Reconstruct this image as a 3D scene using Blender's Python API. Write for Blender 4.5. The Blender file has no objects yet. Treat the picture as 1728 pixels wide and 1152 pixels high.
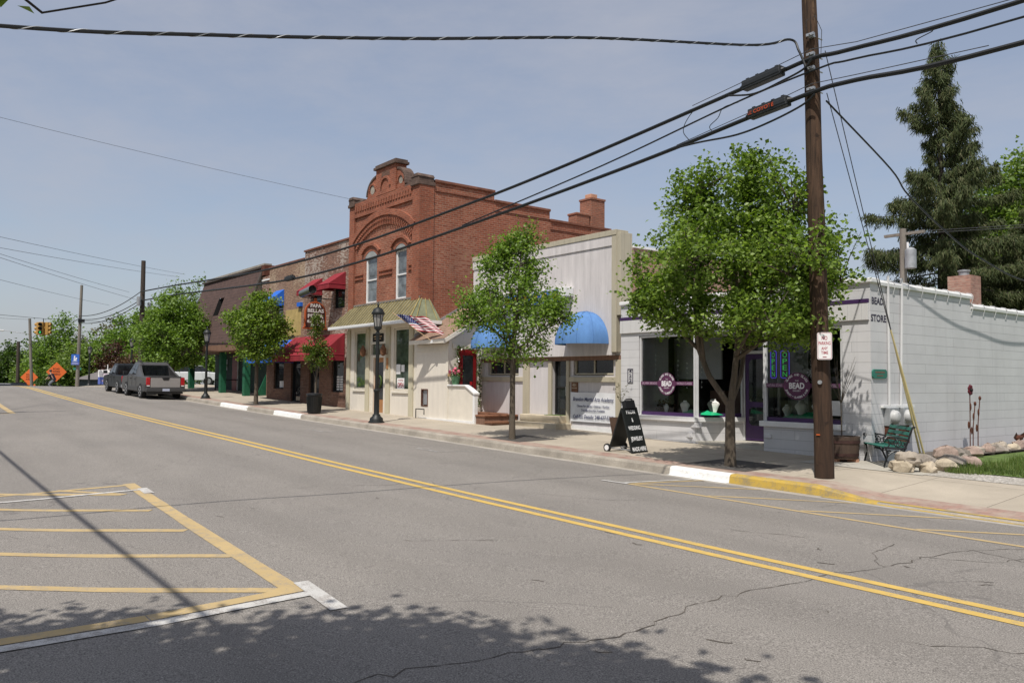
import bpy, math, random
import numpy as np
from mathutils import Vector, Matrix, noise
R = math.radians
S = bpy.context.scene
COL = S.collection

# ---------------------------------------------------------------- camera, sky, sun, exposure
EYE = 1.8
yaw, pitch, roll = R(52.495), R(2.78), R(0.506)
fw = Vector((-math.sin(yaw)*math.cos(pitch), math.cos(yaw)*math.cos(pitch), math.sin(pitch)))
r0 = Vector((math.cos(yaw), math.sin(yaw), 0)); u0 = r0.cross(fw)
rt = r0*math.cos(roll) + u0*math.sin(roll); up = u0*math.cos(roll) - r0*math.sin(roll)
cd = bpy.data.cameras.new("camera"); cam = bpy.data.objects.new("camera", cd); COL.objects.link(cam)
m3 = Matrix((rt, up, -fw)).transposed()
cam.matrix_world = Matrix.Translation((0, 0, EYE)) @ m3.to_4x4()
cd.sensor_width = 36; cd.lens = 1382.57/1728*36; cd.clip_start = .05; cd.clip_end = 3000
S.camera = cam

SUN_EL = R(60); SUN_DIR = Vector((.54*math.cos(SUN_EL), -.8417*math.cos(SUN_EL), math.sin(SUN_EL)))
w = bpy.data.worlds.new("World"); S.world = w; w.use_nodes = True
nt = w.node_tree; nt.nodes.clear()
wo = nt.nodes.new('ShaderNodeOutputWorld'); bg = nt.nodes.new('ShaderNodeBackground')
sk = nt.nodes.new('ShaderNodeTexSky'); sk.sky_type = 'NISHITA'; sk.sun_disc = False
sk.sun_elevation = SUN_EL; sk.sun_rotation = R(147.3)
sk.air_density = 1.0; sk.dust_density = 2.2; sk.ozone_density = 1.0; sk.altitude = 250
# thin high cirrus veil, laid out by sky direction
tc = nt.nodes.new('ShaderNodeTexCoord')
mp = nt.nodes.new('ShaderNodeMapping'); mp.inputs['Scale'].default_value = (1.2, 2.4, 6.5); mp.inputs['Rotation'].default_value = (0.2, 0.3, 0.5)
nz = nt.nodes.new('ShaderNodeTexNoise'); nz.inputs['Scale'].default_value = 1.7; nz.inputs['Detail'].default_value = 9; nz.inputs['Roughness'].default_value = .62
rp = nt.nodes.new('ShaderNodeValToRGB'); rp.color_ramp.elements[0].position = .38; rp.color_ramp.elements[1].position = .78
rp.color_ramp.elements[0].color = (.40, .40, .40, 1); rp.color_ramp.elements[1].color = (.80, .80, .80, 1)
mx = nt.nodes.new('ShaderNodeMixRGB'); mx.inputs['Color2'].default_value = (3.55, 3.66, 4.15, 1)
L = nt.links.new
L(tc.outputs['Generated'], mp.inputs['Vector']); L(mp.outputs[0], nz.inputs['Vector']); L(nz.outputs['Fac'], rp.inputs['Fac'])
L(rp.outputs['Color'], mx.inputs['Fac']); L(sk.outputs[0], mx.inputs['Color1']); L(mx.outputs[0], bg.inputs['Color'])
bg.inputs['Strength'].default_value = .105
L(bg.outputs[0], wo.inputs[0])
sd = bpy.data.lights.new("sun", 'SUN'); sd.energy = 3.6; sd.angle = R(.53); sd.color = (1, .955, .885)
so = bpy.data.objects.new("sun", sd); COL.objects.link(so); so.location = (20, -30, 50)
so.rotation_euler = SUN_DIR.to_track_quat('Z', 'Y').to_euler()
S.view_settings.view_transform = 'Standard'; S.view_settings.look = 'None'
S.view_settings.exposure = 0.34; S.view_settings.gamma = 1; S.view_settings.use_curve_mapping = False

# ---------------------------------------------------------------- materials
MATS = {}
def newmat(name):
    m = bpy.data.materials.new(name); m.use_nodes = True
    n = m.node_tree; n.nodes.clear()
    o = n.nodes.new('ShaderNodeOutputMaterial'); p = n.nodes.new('ShaderNodeBsdfPrincipled')
    n.links.new(p.outputs[0], o.inputs[0]); MATS[name] = m
    return m, n, p
def N(n, t, **k):
    x = n.nodes.new('ShaderNode'+t)
    for a, b in k.items():
        if a in x.bl_rna.properties: setattr(x, a, b)
        else: x.inputs[a.replace('_', ' ')].default_value = b
    return x
def pos(n, scale=(1, 1, 1)):
    g = N(n, 'NewGeometry'); mp = N(n, 'Mapping'); mp.inputs['Scale'].default_value = scale
    n.links.new(g.outputs['Position'], mp.inputs['Vector']); return mp.outputs[0]
def c4(c): return (c[0], c[1], c[2], 1)
def noisy(n, vec, scale, detail=5, rough=.6):
    x = N(n, 'TexNoise'); x.inputs['Scale'].default_value = scale; x.inputs['Detail'].default_value = detail; x.inputs['Roughness'].default_value = rough
    if vec is not None: n.links.new(vec, x.inputs['Vector'])
    return x.outputs['Fac']
def ramp(n, fac, p0, p1, c0=(0, 0, 0), c1=(1, 1, 1)):
    r = N(n, 'ValToRGB'); e = r.color_ramp.elements
    e[0].position = p0; e[1].position = p1; e[0].color = c4(c0); e[1].color = c4(c1)
    n.links.new(fac, r.inputs['Fac']); return r.outputs['Color']
def mixc(n, fac, a, b, mode='MIX'):
    x = N(n, 'MixRGB'); x.blend_type = mode
    for s, v in (('Fac', fac), ('Color1', a), ('Color2', b)):
        if isinstance(v, (int, float)): x.inputs[s].default_value = v
        elif isinstance(v, tuple): x.inputs[s].default_value = c4(v)
        else: n.links.new(v, x.inputs[s])
    return x.outputs[0]
def math_(n, op, a, b=None):
    x = N(n, 'Math'); x.operation = op
    for i, v in enumerate((a, b)):
        if v is None: continue
        if isinstance(v, (int, float)): x.inputs[i].default_value = v
        else: n.links.new(v, x.inputs[i])
    return x.outputs[0]
def bump(n, p, h, strength=.3, dist=.01):
    b = N(n, 'Bump'); b.inputs['Strength'].default_value = strength; b.inputs['Distance'].default_value = dist
    n.links.new(h, b.inputs['Height']); n.links.new(b.outputs[0], p.inputs['Normal'])
def mul(c, k): return (c[0]*k, c[1]*k, c[2]*k)
def plain(name, col, rough=.7, var=.18, scale=3., bs=60., bstr=.12, metal=0., spec=.35, streak=False, fine=0.):
    m, n, p = newmat(name)
    v = pos(n, (1, 1, .12) if streak else (1, 1, 1))
    f = ramp(n, noisy(n, v, scale, 6), .3, .7)
    c = mixc(n, f, mul(col, 1-var), mul(col, 1+var*.6))
    if fine: c = mixc(n, ramp(n, noisy(n, pos(n), 45, 3), .35, .7), c, mixc(n, fine, c, mul(col, .45)))
    n.links.new(c, p.inputs['Base Color'])
    p.inputs['Roughness'].default_value = rough; p.inputs['Metallic'].default_value = metal; p.inputs['Specular IOR Level'].default_value = spec
    if bstr: bump(n, p, noisy(n, pos(n), bs, 4), bstr, .004)
    return m
def uv_wall(n):      # u = x + y (every wall runs along x or y), v = z
    g = N(n, 'NewGeometry'); s = N(n, 'SeparateXYZ'); n.links.new(g.outputs['Position'], s.inputs[0])
    cb = N(n, 'CombineXYZ'); n.links.new(math_(n, 'ADD', s.outputs[0], s.outputs[1]), cb.inputs[0]); n.links.new(s.outputs[2], cb.inputs[1])
    return cb.outputs[0], s
def brickmat(name, a, b, mortar, bw=.215, bh=.072, ms=.009, pale=None, pale_at=.62, bstr=.5, rough=.85, dirt=.35, mott=.55, streak=0.):
    m, n, p = newmat(name)
    uv, s = uv_wall(n)
    t = N(n, 'TexBrick'); t.offset = .5
    t.inputs['Scale'].default_value = 1; t.inputs['Brick Width'].default_value = bw; t.inputs['Row Height'].default_value = bh
    t.inputs['Mortar Size'].default_value = ms; t.inputs['Mortar Smooth'].default_value = .2; t.inputs['Bias'].default_value = 0
    t.inputs['Color1'].default_value = c4(a); t.inputs['Color2'].default_value = c4(b); t.inputs['Mortar'].default_value = c4(mortar)
    n.links.new(uv, t.inputs['Vector'])
    c = t.outputs['Color']
    mp = N(n, 'Mapping'); mp.inputs['Scale'].default_value = (4.6, 13.8, 1); n.links.new(uv, mp.inputs['Vector'])
    cell = noisy(n, mp.outputs[0], 1.0, 1)
    c = mixc(n, ramp(n, cell, .35, .68), c, mixc(n, mott, c, mul(a, 1.6)))
    if pale:
        f = ramp(n, math_(n, 'ADD', noisy(n, uv, .55, 3), math_(n, 'MULTIPLY', math_(n, 'SUBTRACT', cell, .5), .9)), pale_at-.05, pale_at+.1)
        c = mixc(n, f, c, pale)
    c = mixc(n, ramp(n, noisy(n, uv, 1.3, 7, .65), .35, .75), mixc(n, dirt, c, mul(b, .35)), c)
    if streak: c = mixc(n, math_(n, 'MULTIPLY', ramp(n, noisy(n, pos(n, (1, 1, .07)), 3.2, 7, .7), .52, .74), streak), c, mul(b, .55))
    n.links.new(c, p.inputs['Base Color']); p.inputs['Roughness'].default_value = rough; p.inputs['Specular IOR Level'].default_value = .2
    h = math_(n, 'ADD', math_(n, 'MULTIPLY', t.outputs['Fac'], -1.), math_(n, 'MULTIPLY', noisy(n, uv, 60, 3), .35))
    bump(n, p, h, bstr, .008)
    return m
def boards(name, col, w=.2, gap=.05, axis='u', rough=.7, var=.15, depth=.5, streak=(1, .12), dirt=.3, gv=.5):
    m, n, p = newmat(name)
    uv, s = uv_wall(n); q = N(n, 'SeparateXYZ'); n.links.new(uv, q.inputs[0])
    co = q.outputs[0] if axis == 'u' else q.outputs[1]
    fr = math_(n, 'FRACT', math_(n, 'DIVIDE', math_(n, 'ADD', co, 200.), w))
    groove = math_(n, 'LESS_THAN', fr, gap)
    mp = N(n, 'Mapping'); mp.inputs['Scale'].default_value = (streak[0]*3, streak[1]*3, 1); n.links.new(uv, mp.inputs['Vector'])
    f = ramp(n, noisy(n, mp.outputs[0], 2.2, 8, .7), .32, .72)
    c = mixc(n, f, mul(col, 1-var), mul(col, 1+var*.4))
    c = mixc(n, ramp(n, noisy(n, uv, 1.1, 8, .7), .55, .8), c, mixc(n, dirt, c, mul(col, .5)))
    c = mixc(n, math_(n, 'MULTIPLY', groove, gv), c, mul(col, .4))
    n.links.new(c, p.inputs['Base Color']); p.inputs['Roughness'].default_value = rough; p.inputs['Specular IOR Level'].default_value = .25
    bump(n, p, math_(n, 'SUBTRACT', math_(n, 'MULTIPLY', noisy(n, mp.outputs[0], 14, 4), .25), groove), depth, .008)
    return m
def leafmat(name, cols, trans=.46, rough=.42):
    m, n, p = newmat(name)
    g = N(n, 'NewGeometry'); r = N(n, 'ValToRGB'); e = r.color_ramp.elements
    e[0].color = c4(cols[0]); e[1].color = c4(cols[-1])
    for i, c in enumerate(cols[1:-1]): x = e.new((i+1)/(len(cols)-1)); x.color = c4(c)
    n.links.new(g.outputs['Random Per Island'], r.inputs['Fac'])
    n.links.new(r.outputs[0], p.inputs['Base Color']); p.inputs['Roughness'].default_value = rough; p.inputs['Specular IOR Level'].default_value = .3
    t = N(n, 'BsdfTranslucent'); tcx = mixc(n, 1., r.outputs[0], (1.25, 1.35, .55), 'MULTIPLY'); n.links.new(tcx, t.inputs['Color'])
    x = N(n, 'MixShader'); x.inputs[0].default_value = trans; n.links.new(p.outputs[0], x.inputs[1]); n.links.new(t.outputs[0], x.inputs[2])
    o = [k for k in n.nodes if k.type == 'OUTPUT_MATERIAL'][0]; n.links.new(x.outputs[0], o.inputs[0])
    return m
def glassmat(name, tint=(.75, .78, .78), refl=1.0):
    m, n, p = newmat(name); n.nodes.remove(p)
    o = [k for k in n.nodes if k.type == 'OUTPUT_MATERIAL'][0]
    t = N(n, 'BsdfTransparent'); t.inputs[0].default_value = c4(tint)
    g = N(n, 'BsdfGlossy'); g.inputs['Roughness'].default_value = .02; g.inputs['Color'].default_value = (.9, .93, .95, 1)
    f = N(n, 'Fresnel'); f.inputs['IOR'].default_value = 1.5
    x = N(n, 'MixShader'); n.links.new(math_(n, 'MULTIPLY', f.outputs[0], refl), x.inputs[0]); n.links.new(t.outputs[0], x.inputs[1]); n.links.new(g.outputs[0], x.inputs[2])
    n.links.new(x.outputs[0], o.inputs[0]); return m
def darkglass(name, col=(.012, .014, .015), rough=.03):
    m, n, p = newmat(name)
    c = mixc(n, ramp(n, noisy(n, pos(n), 2.2, 4), .4, .7), col, mul(col, 2.6)); n.links.new(c, p.inputs['Base Color'])
    p.inputs['Roughness'].default_value = rough; p.inputs['Specular IOR Level'].default_value = .5
    return m
def emit(name, col, k):
    m, n, p = newmat(name); p.inputs['Base Color'].default_value = c4(mul(col, .3)); p.inputs['Emission Color'].default_value = c4(col); p.inputs['Emission Strength'].default_value = k; return m

# asphalt: old worn surface, aggregate speckle, wheel-path tone, fine cracks
m, n, p = newmat('asphalt')
v = pos(n)
big = ramp(n, noisy(n, pos(n, (.25, 1, 1)), .8, 6), .3, .7)
c = mixc(n, big, (.225, .205, .184), (.275, .252, .226))
c = mixc(n, ramp(n, noisy(n, v, .35, 5), .45, .75), c, (.215, .198, .18))
gy = N(n, 'SeparateXYZ'); n.links.new(v, gy.inputs[0])
ln_ = math_(n, 'SINE', math_(n, 'ADD', math_(n, 'MULTIPLY', gy.outputs[1], 3.6), math_(n, 'MULTIPLY', noisy(n, pos(n, (.06, .5, 1)), 1.2, 3), 2.2)))
c = mixc(n, math_(n, 'MULTIPLY', ramp(n, ln_, .1, .95), .20), c, (.15, .137, .122))
pt = ramp(n, noisy(n, pos(n, (.35, 1.1, 1)), .42, 3, .5), .55, .60)
c = mixc(n, math_(n, 'MULTIPLY', pt, .22), c, (.30, .275, .245))
st_ = math_(n, 'MULTIPLY', ramp(n, noisy(n, pos(n, (.5, 1.3, 1)), 1.1, 6, .65), .63, .74), .45)
c = mixc(n, st_, c, (.12, .11, .10))
spk = noisy(n, v, 95, 2, .7)
c = mixc(n, ramp(n, spk, .38, .5), (.11, .10, .09), c)
c = mixc(n, ramp(n, spk, .6, .72), c, (.46, .43, .39))
mid = noisy(n, v, 22, 4, .7); c = mixc(n, ramp(n, mid, .5, .75), c, mixc(n, .35, c, (.13, .12, .108)))
vo = N(n, 'TexVoronoi'); vo.feature = 'DISTANCE_TO_EDGE'; vo.inputs['Scale'].default_value = .22
wv = N(n, 'TexNoise'); wv.inputs['Scale'].default_value = 1.2; wv.inputs['Detail'].default_value = 6; n.links.new(v, wv.inputs['Vector'])
ad = N(n, 'MixRGB'); ad.blend_type = 'ADD'; ad.inputs[0].default_value = .9; n.links.new(v, ad.inputs[1]); n.links.new(wv.outputs['Color'], ad.inputs[2]); n.links.new(ad.outputs[0], vo.inputs['Vector'])
msk = math_(n, 'MULTIPLY', math_(n, 'LESS_THAN', vo.outputs['Distance'], .0024), math_(n, 'GREATER_THAN', noisy(n, v, .5, 2), .53))
c = mixc(n, math_(n, 'MULTIPLY', msk, .4), c, (.10, .092, .085))
n.links.new(c, p.inputs['Base Color']); p.inputs['Roughness'].default_value = .88; p.inputs['Specular IOR Level'].default_value = .25
bump(n, p, math_(n, 'ADD', spk, mid), .5, .006)

# poured concrete walk with joints
def concrete(name, col, jx=1.52, jy=1.6, dark=.45):
    m, n, p = newmat(name)
    v = pos(n); g = N(n, 'SeparateXYZ'); n.links.new(v, g.inputs[0])
    fx = math_(n, 'FRACT', math_(n, 'DIVIDE', math_(n, 'ADD', g.outputs[0], 300.), jx)); fy = math_(n, 'FRACT', math_(n, 'DIVIDE', math_(n, 'SUBTRACT', g.outputs[1], 12.3-.0*jy), jy))
    j = math_(n, 'MAXIMUM', math_(n, 'LESS_THAN', fx, .014/jx), math_(n, 'LESS_THAN', fy, .014/jy))
    cx = N(n, 'CombineXYZ'); n.links.new(math_(n, 'FLOOR', math_(n, 'DIVIDE', math_(n, 'ADD', g.outputs[0], 300.), jx)), cx.inputs[0]); n.links.new(math_(n, 'FLOOR', math_(n, 'DIVIDE', math_(n, 'SUBTRACT', g.outputs[1], 12.3), jy)), cx.inputs[1])
    wn = N(n, 'TexWhiteNoise'); n.links.new(cx.outputs[0], wn.inputs['Vector'])
    c = mixc(n, ramp(n, noisy(n, v, 1.1, 7, .65), .3, .72), mul(col, .82), mul(col, 1.1))
    c = mixc(n, math_(n, 'MULTIPLY', wn.outputs['Value'], .22), c, mul(col, .68))
    c = mixc(n, ramp(n, noisy(n, v, 110, 2), .35, .6), mixc(n, .3, c, mul(col, .5)), c)
    c = mixc(n, ramp(n, noisy(n, v, 3.1, 4), .66, .74), c, mixc(n, .3, c, mul(col, .4)))
    c = mixc(n, math_(n, 'MULTIPLY', j, .8), c, mul(col, dark*.6))
    n.links.new(c, p.inputs['Base Color']); p.inputs['Roughness'].default_value = .9; p.inputs['Specular IOR Level'].default_value = .2
    bump(n, p, math_(n, 'SUBTRACT', math_(n, 'MULTIPLY', noisy(n, v, 80, 3), .3), j), .4, .006)
    return m
concrete('concrete_walk', (.43, .375, .30)); concrete('concrete_slab', (.46, .43, .37), 3, 3)
plain('concrete_kerb', (.37, .33, .275), .9, .3, 2.2, 70, .3, fine=.5)
plain('gutter', (.40, .365, .315), .9, .25, 2, 60, .2, fine=.4)
def paint(name, col, under, wear=.42, sc=9):
    m, n, p = newmat(name); v = pos(n)
    f = ramp(n, math_(n, 'ADD', math_(n, 'MULTIPLY', noisy(n, v, sc, 7, .75), .6), math_(n, 'MULTIPLY', noisy(n, v, 90, 2), .4)), wear-.04, wear+.05)
    c = mixc(n, f, under, mixc(n, ramp(n, noisy(n, v, 3, 5), .3, .7), mul(col, .86), col))
    n.links.new(c, p.inputs['Base Color']); p.inputs['Roughness'].default_value = .75; p.inputs['Specular IOR Level'].default_value = .25
    bump(n, p, noisy(n, v, 95, 2), .35, .004)
    return m
paint('paint_yellow', (.60, .405, .11), (.36, .28, .15), .43, 7)
paint('paint_yellow_worn', (.49, .36, .175), (.33, .27, .19), .455, 7)
paint('paint_white_worn', (.56, .545, .515), (.33, .305, .28), .475, 7)
paint('paint_white_faint', (.40, .385, .36), (.19, .18, .17), .5)
paint('kerb_white', (.80, .80, .78), (.45, .42, .36), .40, 5)
paint('kerb_yellow', (.50, .335, .065), (.27, .215, .12), .47, 4)
m, n, p = newmat('pavers')
v = pos(n); t = N(n, 'TexBrick'); n.links.new(v, t.inputs['Vector']); t.inputs['Scale'].default_value = 1; t.inputs['Brick Width'].default_value = .21; t.inputs['Row Height'].default_value = .105; t.inputs['Mortar Size'].default_value = .005
t.inputs['Color1'].default_value = (.33, .185, .145, 1); t.inputs['Color2'].default_value = (.26, .155, .125, 1); t.inputs['Mortar'].default_value = (.15, .12, .10, 1)
c = mixc(n, ramp(n, noisy(n, v, 3, 5), .35, .7), t.outputs[0], (.37, .31, .25)); n.links.new(c, p.inputs['Base Color']); p.inputs['Roughness'].default_value = .9
bump(n, p, math_(n, 'SUBTRACT', math_(n, 'MULTIPLY', noisy(n, v, 60, 3), .4), t.outputs['Fac']), .4, .006)
m, n, p = newmat('gravel')
v = pos(n); vo = N(n, 'TexVoronoi'); vo.inputs['Scale'].default_value = 26; n.links.new(v, vo.inputs['Vector'])
sx = N(n, 'SeparateColor'); n.links.new(vo.outputs['Color'], sx.inputs[0])
c = mixc(n, sx.outputs[0], (.24, .22, .19), (.56, .52, .47)); c = mixc(n, ramp(n, noisy(n, v, 2, 4), .4, .7), c, (.36, .33, .28)); n.links.new(c, p.inputs['Base Color']); p.inputs['Roughness'].default_value = .95
bump(n, p, vo.outputs['Distance'], .9, .03)
plain('soil', (.10, .085, .07), .95, .35, 6, 50, .6); plain('turf', (.10, .15, .035), .95, .45, 3.5, 80, .6); plain('earth', (.09, .11, .045), .95, .35, .6, 20, .4)
plain('pit_mulch', (.075, .068, .062), .95, .3, 9, 60, .8)

brickmat('brick_red', (.34, .118, .068), (.22, .066, .038), (.37, .25, .185), pale=(.40, .21, .14), pale_at=.62, dirt=.42, ms=.011, bw=.225, bh=.076, mott=.4)
brickmat('brick_red_trim', (.33, .11, .062), (.235, .072, .042), (.32, .20, .145), dirt=.45, mott=.4)
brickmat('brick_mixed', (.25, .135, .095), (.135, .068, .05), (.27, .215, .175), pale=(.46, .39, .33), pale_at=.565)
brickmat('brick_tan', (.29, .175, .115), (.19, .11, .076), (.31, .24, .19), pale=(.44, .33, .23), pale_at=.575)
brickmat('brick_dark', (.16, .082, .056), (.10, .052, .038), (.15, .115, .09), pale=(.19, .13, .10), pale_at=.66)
brickmat('brick_chimney', (.29, .12, .075), (.22, .09, .06), (.30, .22, .17))
brickmat('brick_pink', (.36, .2, .15), (.28, .15, .115), (.34, .25, .2), pale=(.4, .28, .22), pale_at=.5)
brickmat('block_white', (.64, .632, .636), (.61, .602, .608), (.42, .415, .42), bw=2.6, bh=.203, ms=.0055, bstr=.35, rough=.6, dirt=.18, mott=.0, streak=.32)
boards('white_boards', (.63, .59, .58), 1.22, .006, var=.20, dirt=.35, gv=.35, depth=.15)
boards('white_boards_low', (.60, .565, .56), .1, .05, var=.14, dirt=.3, gv=.22, depth=.25)
boards('beige_boards', (.70, .645, .56), .1, .05, var=.1, dirt=.2, gv=.14, depth=.2)
boards('grey_panel', (.61, .60, .59), .3, .02, var=.08, dirt=.15)
boards('khaki_boards', (.45, .405, .31), .24, .04, var=.15)
boards('green_boards', (.022, .05, .04), .1, .08, var=.2)
boards('plank_brown', (.22, .125, .085), .12, .06, var=.3)
plain('khaki', (.47, .42, .315), .7, .15, 4, 40, .1, streak=True, fine=.15)
plain('lilac_trim', (.50, .455, .33), .7, .12, 4, 40, .1, streak=True)
plain('beige', (.70, .645, .55), .6, .08, 3, 40, .08, fine=.1); plain('white_paint', (.76, .755, .74), .55, .08, 4, 40, .08, fine=.12)
plain('grey_white', (.60, .60, .60), .6, .1, 4, 40, .1, fine=.15)
plain('purple', (.052, .022, .085), .5, .15, 4, 40, .05); plain('purple_dark', (.03, .014, .045), .5, .15, 4, 40, .05)
plain('decal_purple', (.10, .028, .075), .6, .1, 4, 40, 0); plain('decal_white', (.74, .72, .74), .6, .1, 4, 40, 0); plain('decal_pale', (.45, .33, .42), .6, .1, 4, 40, 0)
plain('letter_purple', (.035, .03, .06), .6, .1); plain('letter_blue', (.075, .085, .16), .6, .2, 20, 40, 0)
plain('blue_cloth', (.10, .225, .48), .85, .22, 3.2, 200, .2, streak=True, fine=.12); plain('blue_cloth_dark', (.02, .13, .56), .8, .12, 2.5, 200, .15)
plain('red_cloth', (.26, .022, .032), .88, .3, 2.5, 200, .2, streak=True, fine=.2); plain('coping_stone', (.125, .085, .068), .95, .5, 5, 30, .5, fine=.4)
plain('coping_brick', (.20, .085, .055), .95, .35, 5, 30, .5)
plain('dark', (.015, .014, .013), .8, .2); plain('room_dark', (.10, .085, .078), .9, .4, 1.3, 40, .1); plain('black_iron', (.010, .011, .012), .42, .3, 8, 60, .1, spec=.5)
plain('black_paint', (.010, .012, .011), .5, .3, 8, 60, .1, spec=.45); plain('lamp_glass', (.30, .29, .27), .25, .2, 6, 40, 0); plain('cable', (.012, .013, .014), .5, .2, spec=.4)
plain('cable_grey', (.06, .06, .065), .6, .2); plain('steel', (.42, .43, .44), .45, .2, 6, 60, .1, metal=.6); plain('galv', (.36, .37, .38), .5, .25, 5, 40, .1, metal=.4)
plain('splice_black', (.022, .024, .026), .55, .25, 9, 60, .2); plain('orange_print', (.50, .07, .015), .6, .2)
m, n, p = newmat('pole_wood')
v = pos(n, (1, 1, .10)); g_ = N(n, 'SeparateXYZ'); n.links.new(pos(n), g_.inputs[0])
c = mixc(n, ramp(n, noisy(n, v, 9, 7, .7), .34, .68), (.030, .019, .012), (.098, .056, .034))
c = mixc(n, ramp(n, noisy(n, pos(n, (1, 1, .16)), 5.5, 5, .65), .56, .70), c, (.19, .118, .068))
c = mixc(n, ramp(n, noisy(n, pos(n, (1, 1, .05)), 26, 3), .30, .46), (.016, .010, .007), c)
c = mixc(n, ramp(n, noisy(n, pos(n), 7, 4), .62, .72), c, (.028, .017, .012))
mr = N(n, 'MapRange'); mr.inputs['From Min'].default_value = .3; mr.inputs['From Max'].default_value = 4.2; n.links.new(g_.outputs[2], mr.inputs['Value'])
c = mixc(n, mr.outputs[0], mixc(n, .62, c, (.030, .019, .014)), c)
n.links.new(c, p.inputs['Base Color']); p.inputs['Roughness'].default_value = .85; p.inputs['Specular IOR Level'].default_value = .25
bump(n, p, noisy(n, pos(n, (1, 1, .06)), 30, 5), .8, .012)
plain('pole_grey', (.23, .205, .175), .9, .3, 5, 60, .5, streak=True, fine=.4); plain('pole_dark', (.06, .045, .036), .9, .3, 5, 60, .5, streak=True)
plain('bark', (.115, .092, .068), .95, .4, 9, 45, .9, streak=True, fine=.5); plain('bark_dark', (.055, .045, .038), .95, .4, 9, 45, .8); plain('bark_spruce', (.075, .06, .052), .95, .3, 6, 40, .6)
plain('shingle_brown', (.085, .045, .042), .95, .3, 2, 50, .5); plain('metal_olive', (.20, .178, .105), .65, .5, 2.2, 30, .15, streak=True, fine=.5); plain('metal_seam', (.33, .265, .105), .6, .35, 5, 30, .1); plain('metal_green', (.20, .21, .13), .6, .3, 3, 30, .1)
plain('green_paint', (.012, .10, .05), .6, .25, 5, 40, .1); plain('bench_green', (.022, .155, .115), .45, .2, 6, 60, .1); plain('plaque_green', (.03, .17, .125), .5, .15)
plain('barrel_wood', (.095, .062, .045), .85, .45, 4, 40, .5, streak=True, fine=.4); plain('barrel_hoop', (.055, .026, .021), .8, .35, 8); plain('planter_wood', (.10, .06, .042), .85, .3, 6)
plain('step_wood', (.22, .10, .055), .7, .3, 5, 40, .2); plain('step_concrete', (.50, .43, .32), .85, .18, 3, 60, .2); plain('plaque_wood', (.17, .08, .04), .7, .25, 6)
plain('red_door', (.22, .012, .014), .4, .15, 3, 30, .05); plain('sign_orange', (.40, .085, .025), .55, .2, 8); plain('sign_brown', (.055, .022, .018), .5, .2, 6); plain('sign_text', (.66, .62, .58), .6, .08)
plain('sign_white', (.78, .77, .76), .5, .05, 4, 30, 0); plain('banner', (.74, .74, .75), .65, .08, 3, 6, .6); plain('sign_red', (.38, .035, .06), .5, .1); plain('cone_orange', (.66, .135, .028), .5, .06, 4, 30, 0); plain('sign_blue', (.03, .11, .42), .5, .08); plain('sign_blue_pale', (.10, .14, .42), .5, .1)
plain('yellow_paint', (.62, .40, .03), .6, .15); plain('guard_yellow', (.66, .56, .28), .55, .2, 5, 30, .05, streak=True); plain('signal_yellow', (.42, .235, .06), .55, .15)
plain('faded_yellow', (.46, .34, .13), .9, .25, 4, 40, .3); plain('rust', (.10, .035, .02), .9, .4, 9, 60, .4); plain('dark_red', (.12, .012, .022), .6, .3, 9)
plain('bust_white', (.78, .76, .72), .5, .06); plain('green_silk', (.015, .40, .17), .35, .12, 5, 30, 0); plain('flower_pink', (.62, .13, .19), .7, .25, 12, 30, 0); plain('flower_peach', (.72, .42, .24), .7, .2)
plain('pot_green', (.10, .23, .12), .7, .35, 14); plain('flag_red', (.38, .02, .04), .8, .12); plain('flag_white', (.74, .72, .70), .8, .06); plain('flag_blue', (.025, .035, .13), .8, .15); plain('wood_pale', (.46, .31, .17), .6, .2)
plain('orange_brown', (.40, .19, .075), .6, .2); plain('meter_white', (.46, .46, .455), .45, .15, 9, 30, 0); plain('terracotta', (.52, .28, .18), .8, .15); plain('curtain', (.30, .31, .30), .6, .3, 2.5, 20, .05)
plain('truck_grey', (.085, .082, .080), .38, .06, 2, 30, 0, metal=.35, spec=.5); plain('truck_gate', (.30, .28, .262), .42, .06, 2, 30, 0); plain('truck_clad', (.055, .054, .053), .55, .08, 4, 60, .05)
plain('truck_dark', (.010, .011, .013), .42, .1, 2, 30, 0, spec=.35); plain('tyre', (.018, .018, .018), .85, .2, 9, 60, .2); plain('rim', (.48, .48, .49), .35, .1, 4, 30, 0, metal=.7); plain('tail_red', (.42, .015, .02), .2, .1, 4, 30, 0, spec=.6); plain('plate', (.45, .48, .58), .5, .1)
plain('car_white', (.62, .63, .64), .35, .05, 2, 30, 0); plain('roof_grey', (.16, .145, .14), .9, .25, 3, 40, .4); plain('wall_slate', (.045, .055, .065), .8, .2); plain('house_white', (.55, .54, .53), .8, .1)
plain('skin', (.42, .25, .18), .6, .1); plain('shirt_dark', (.02, .018, .03), .9, .3); plain('trouser_grey', (.16, .17, .19), .9, .2); plain('pipe_steel', (.30, .30, .29), .35, .25, 3, 40, .05, metal=.8)
plain('rock_a', (.40, .345, .28), .95, .4, 4, 25, .7, fine=.4); plain('rock_b', (.36, .27, .225), .95, .45, 5, 25, .7, fine=.5); plain('rock_c', (.27, .235, .20), .95, .45, 5, 25, .7, fine=.5); plain('rock_d', (.46, .39, .29), .95, .35, 4, 25, .6, fine=.3)
m, n, p = newmat('shingle_tan')
v = pos(n); mp = N(n, 'Mapping'); mp.inputs['Scale'].default_value = (1, 1.0, 1); n.links.new(v, mp.inputs['Vector'])
t = N(n, 'TexBrick'); n.links.new(v, t.inputs['Vector']); t.inputs['Scale'].default_value = 1; t.inputs['Brick Width'].default_value = .32; t.inputs['Row Height'].default_value = .11; t.inputs['Mortar Size'].default_value = .006
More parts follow.
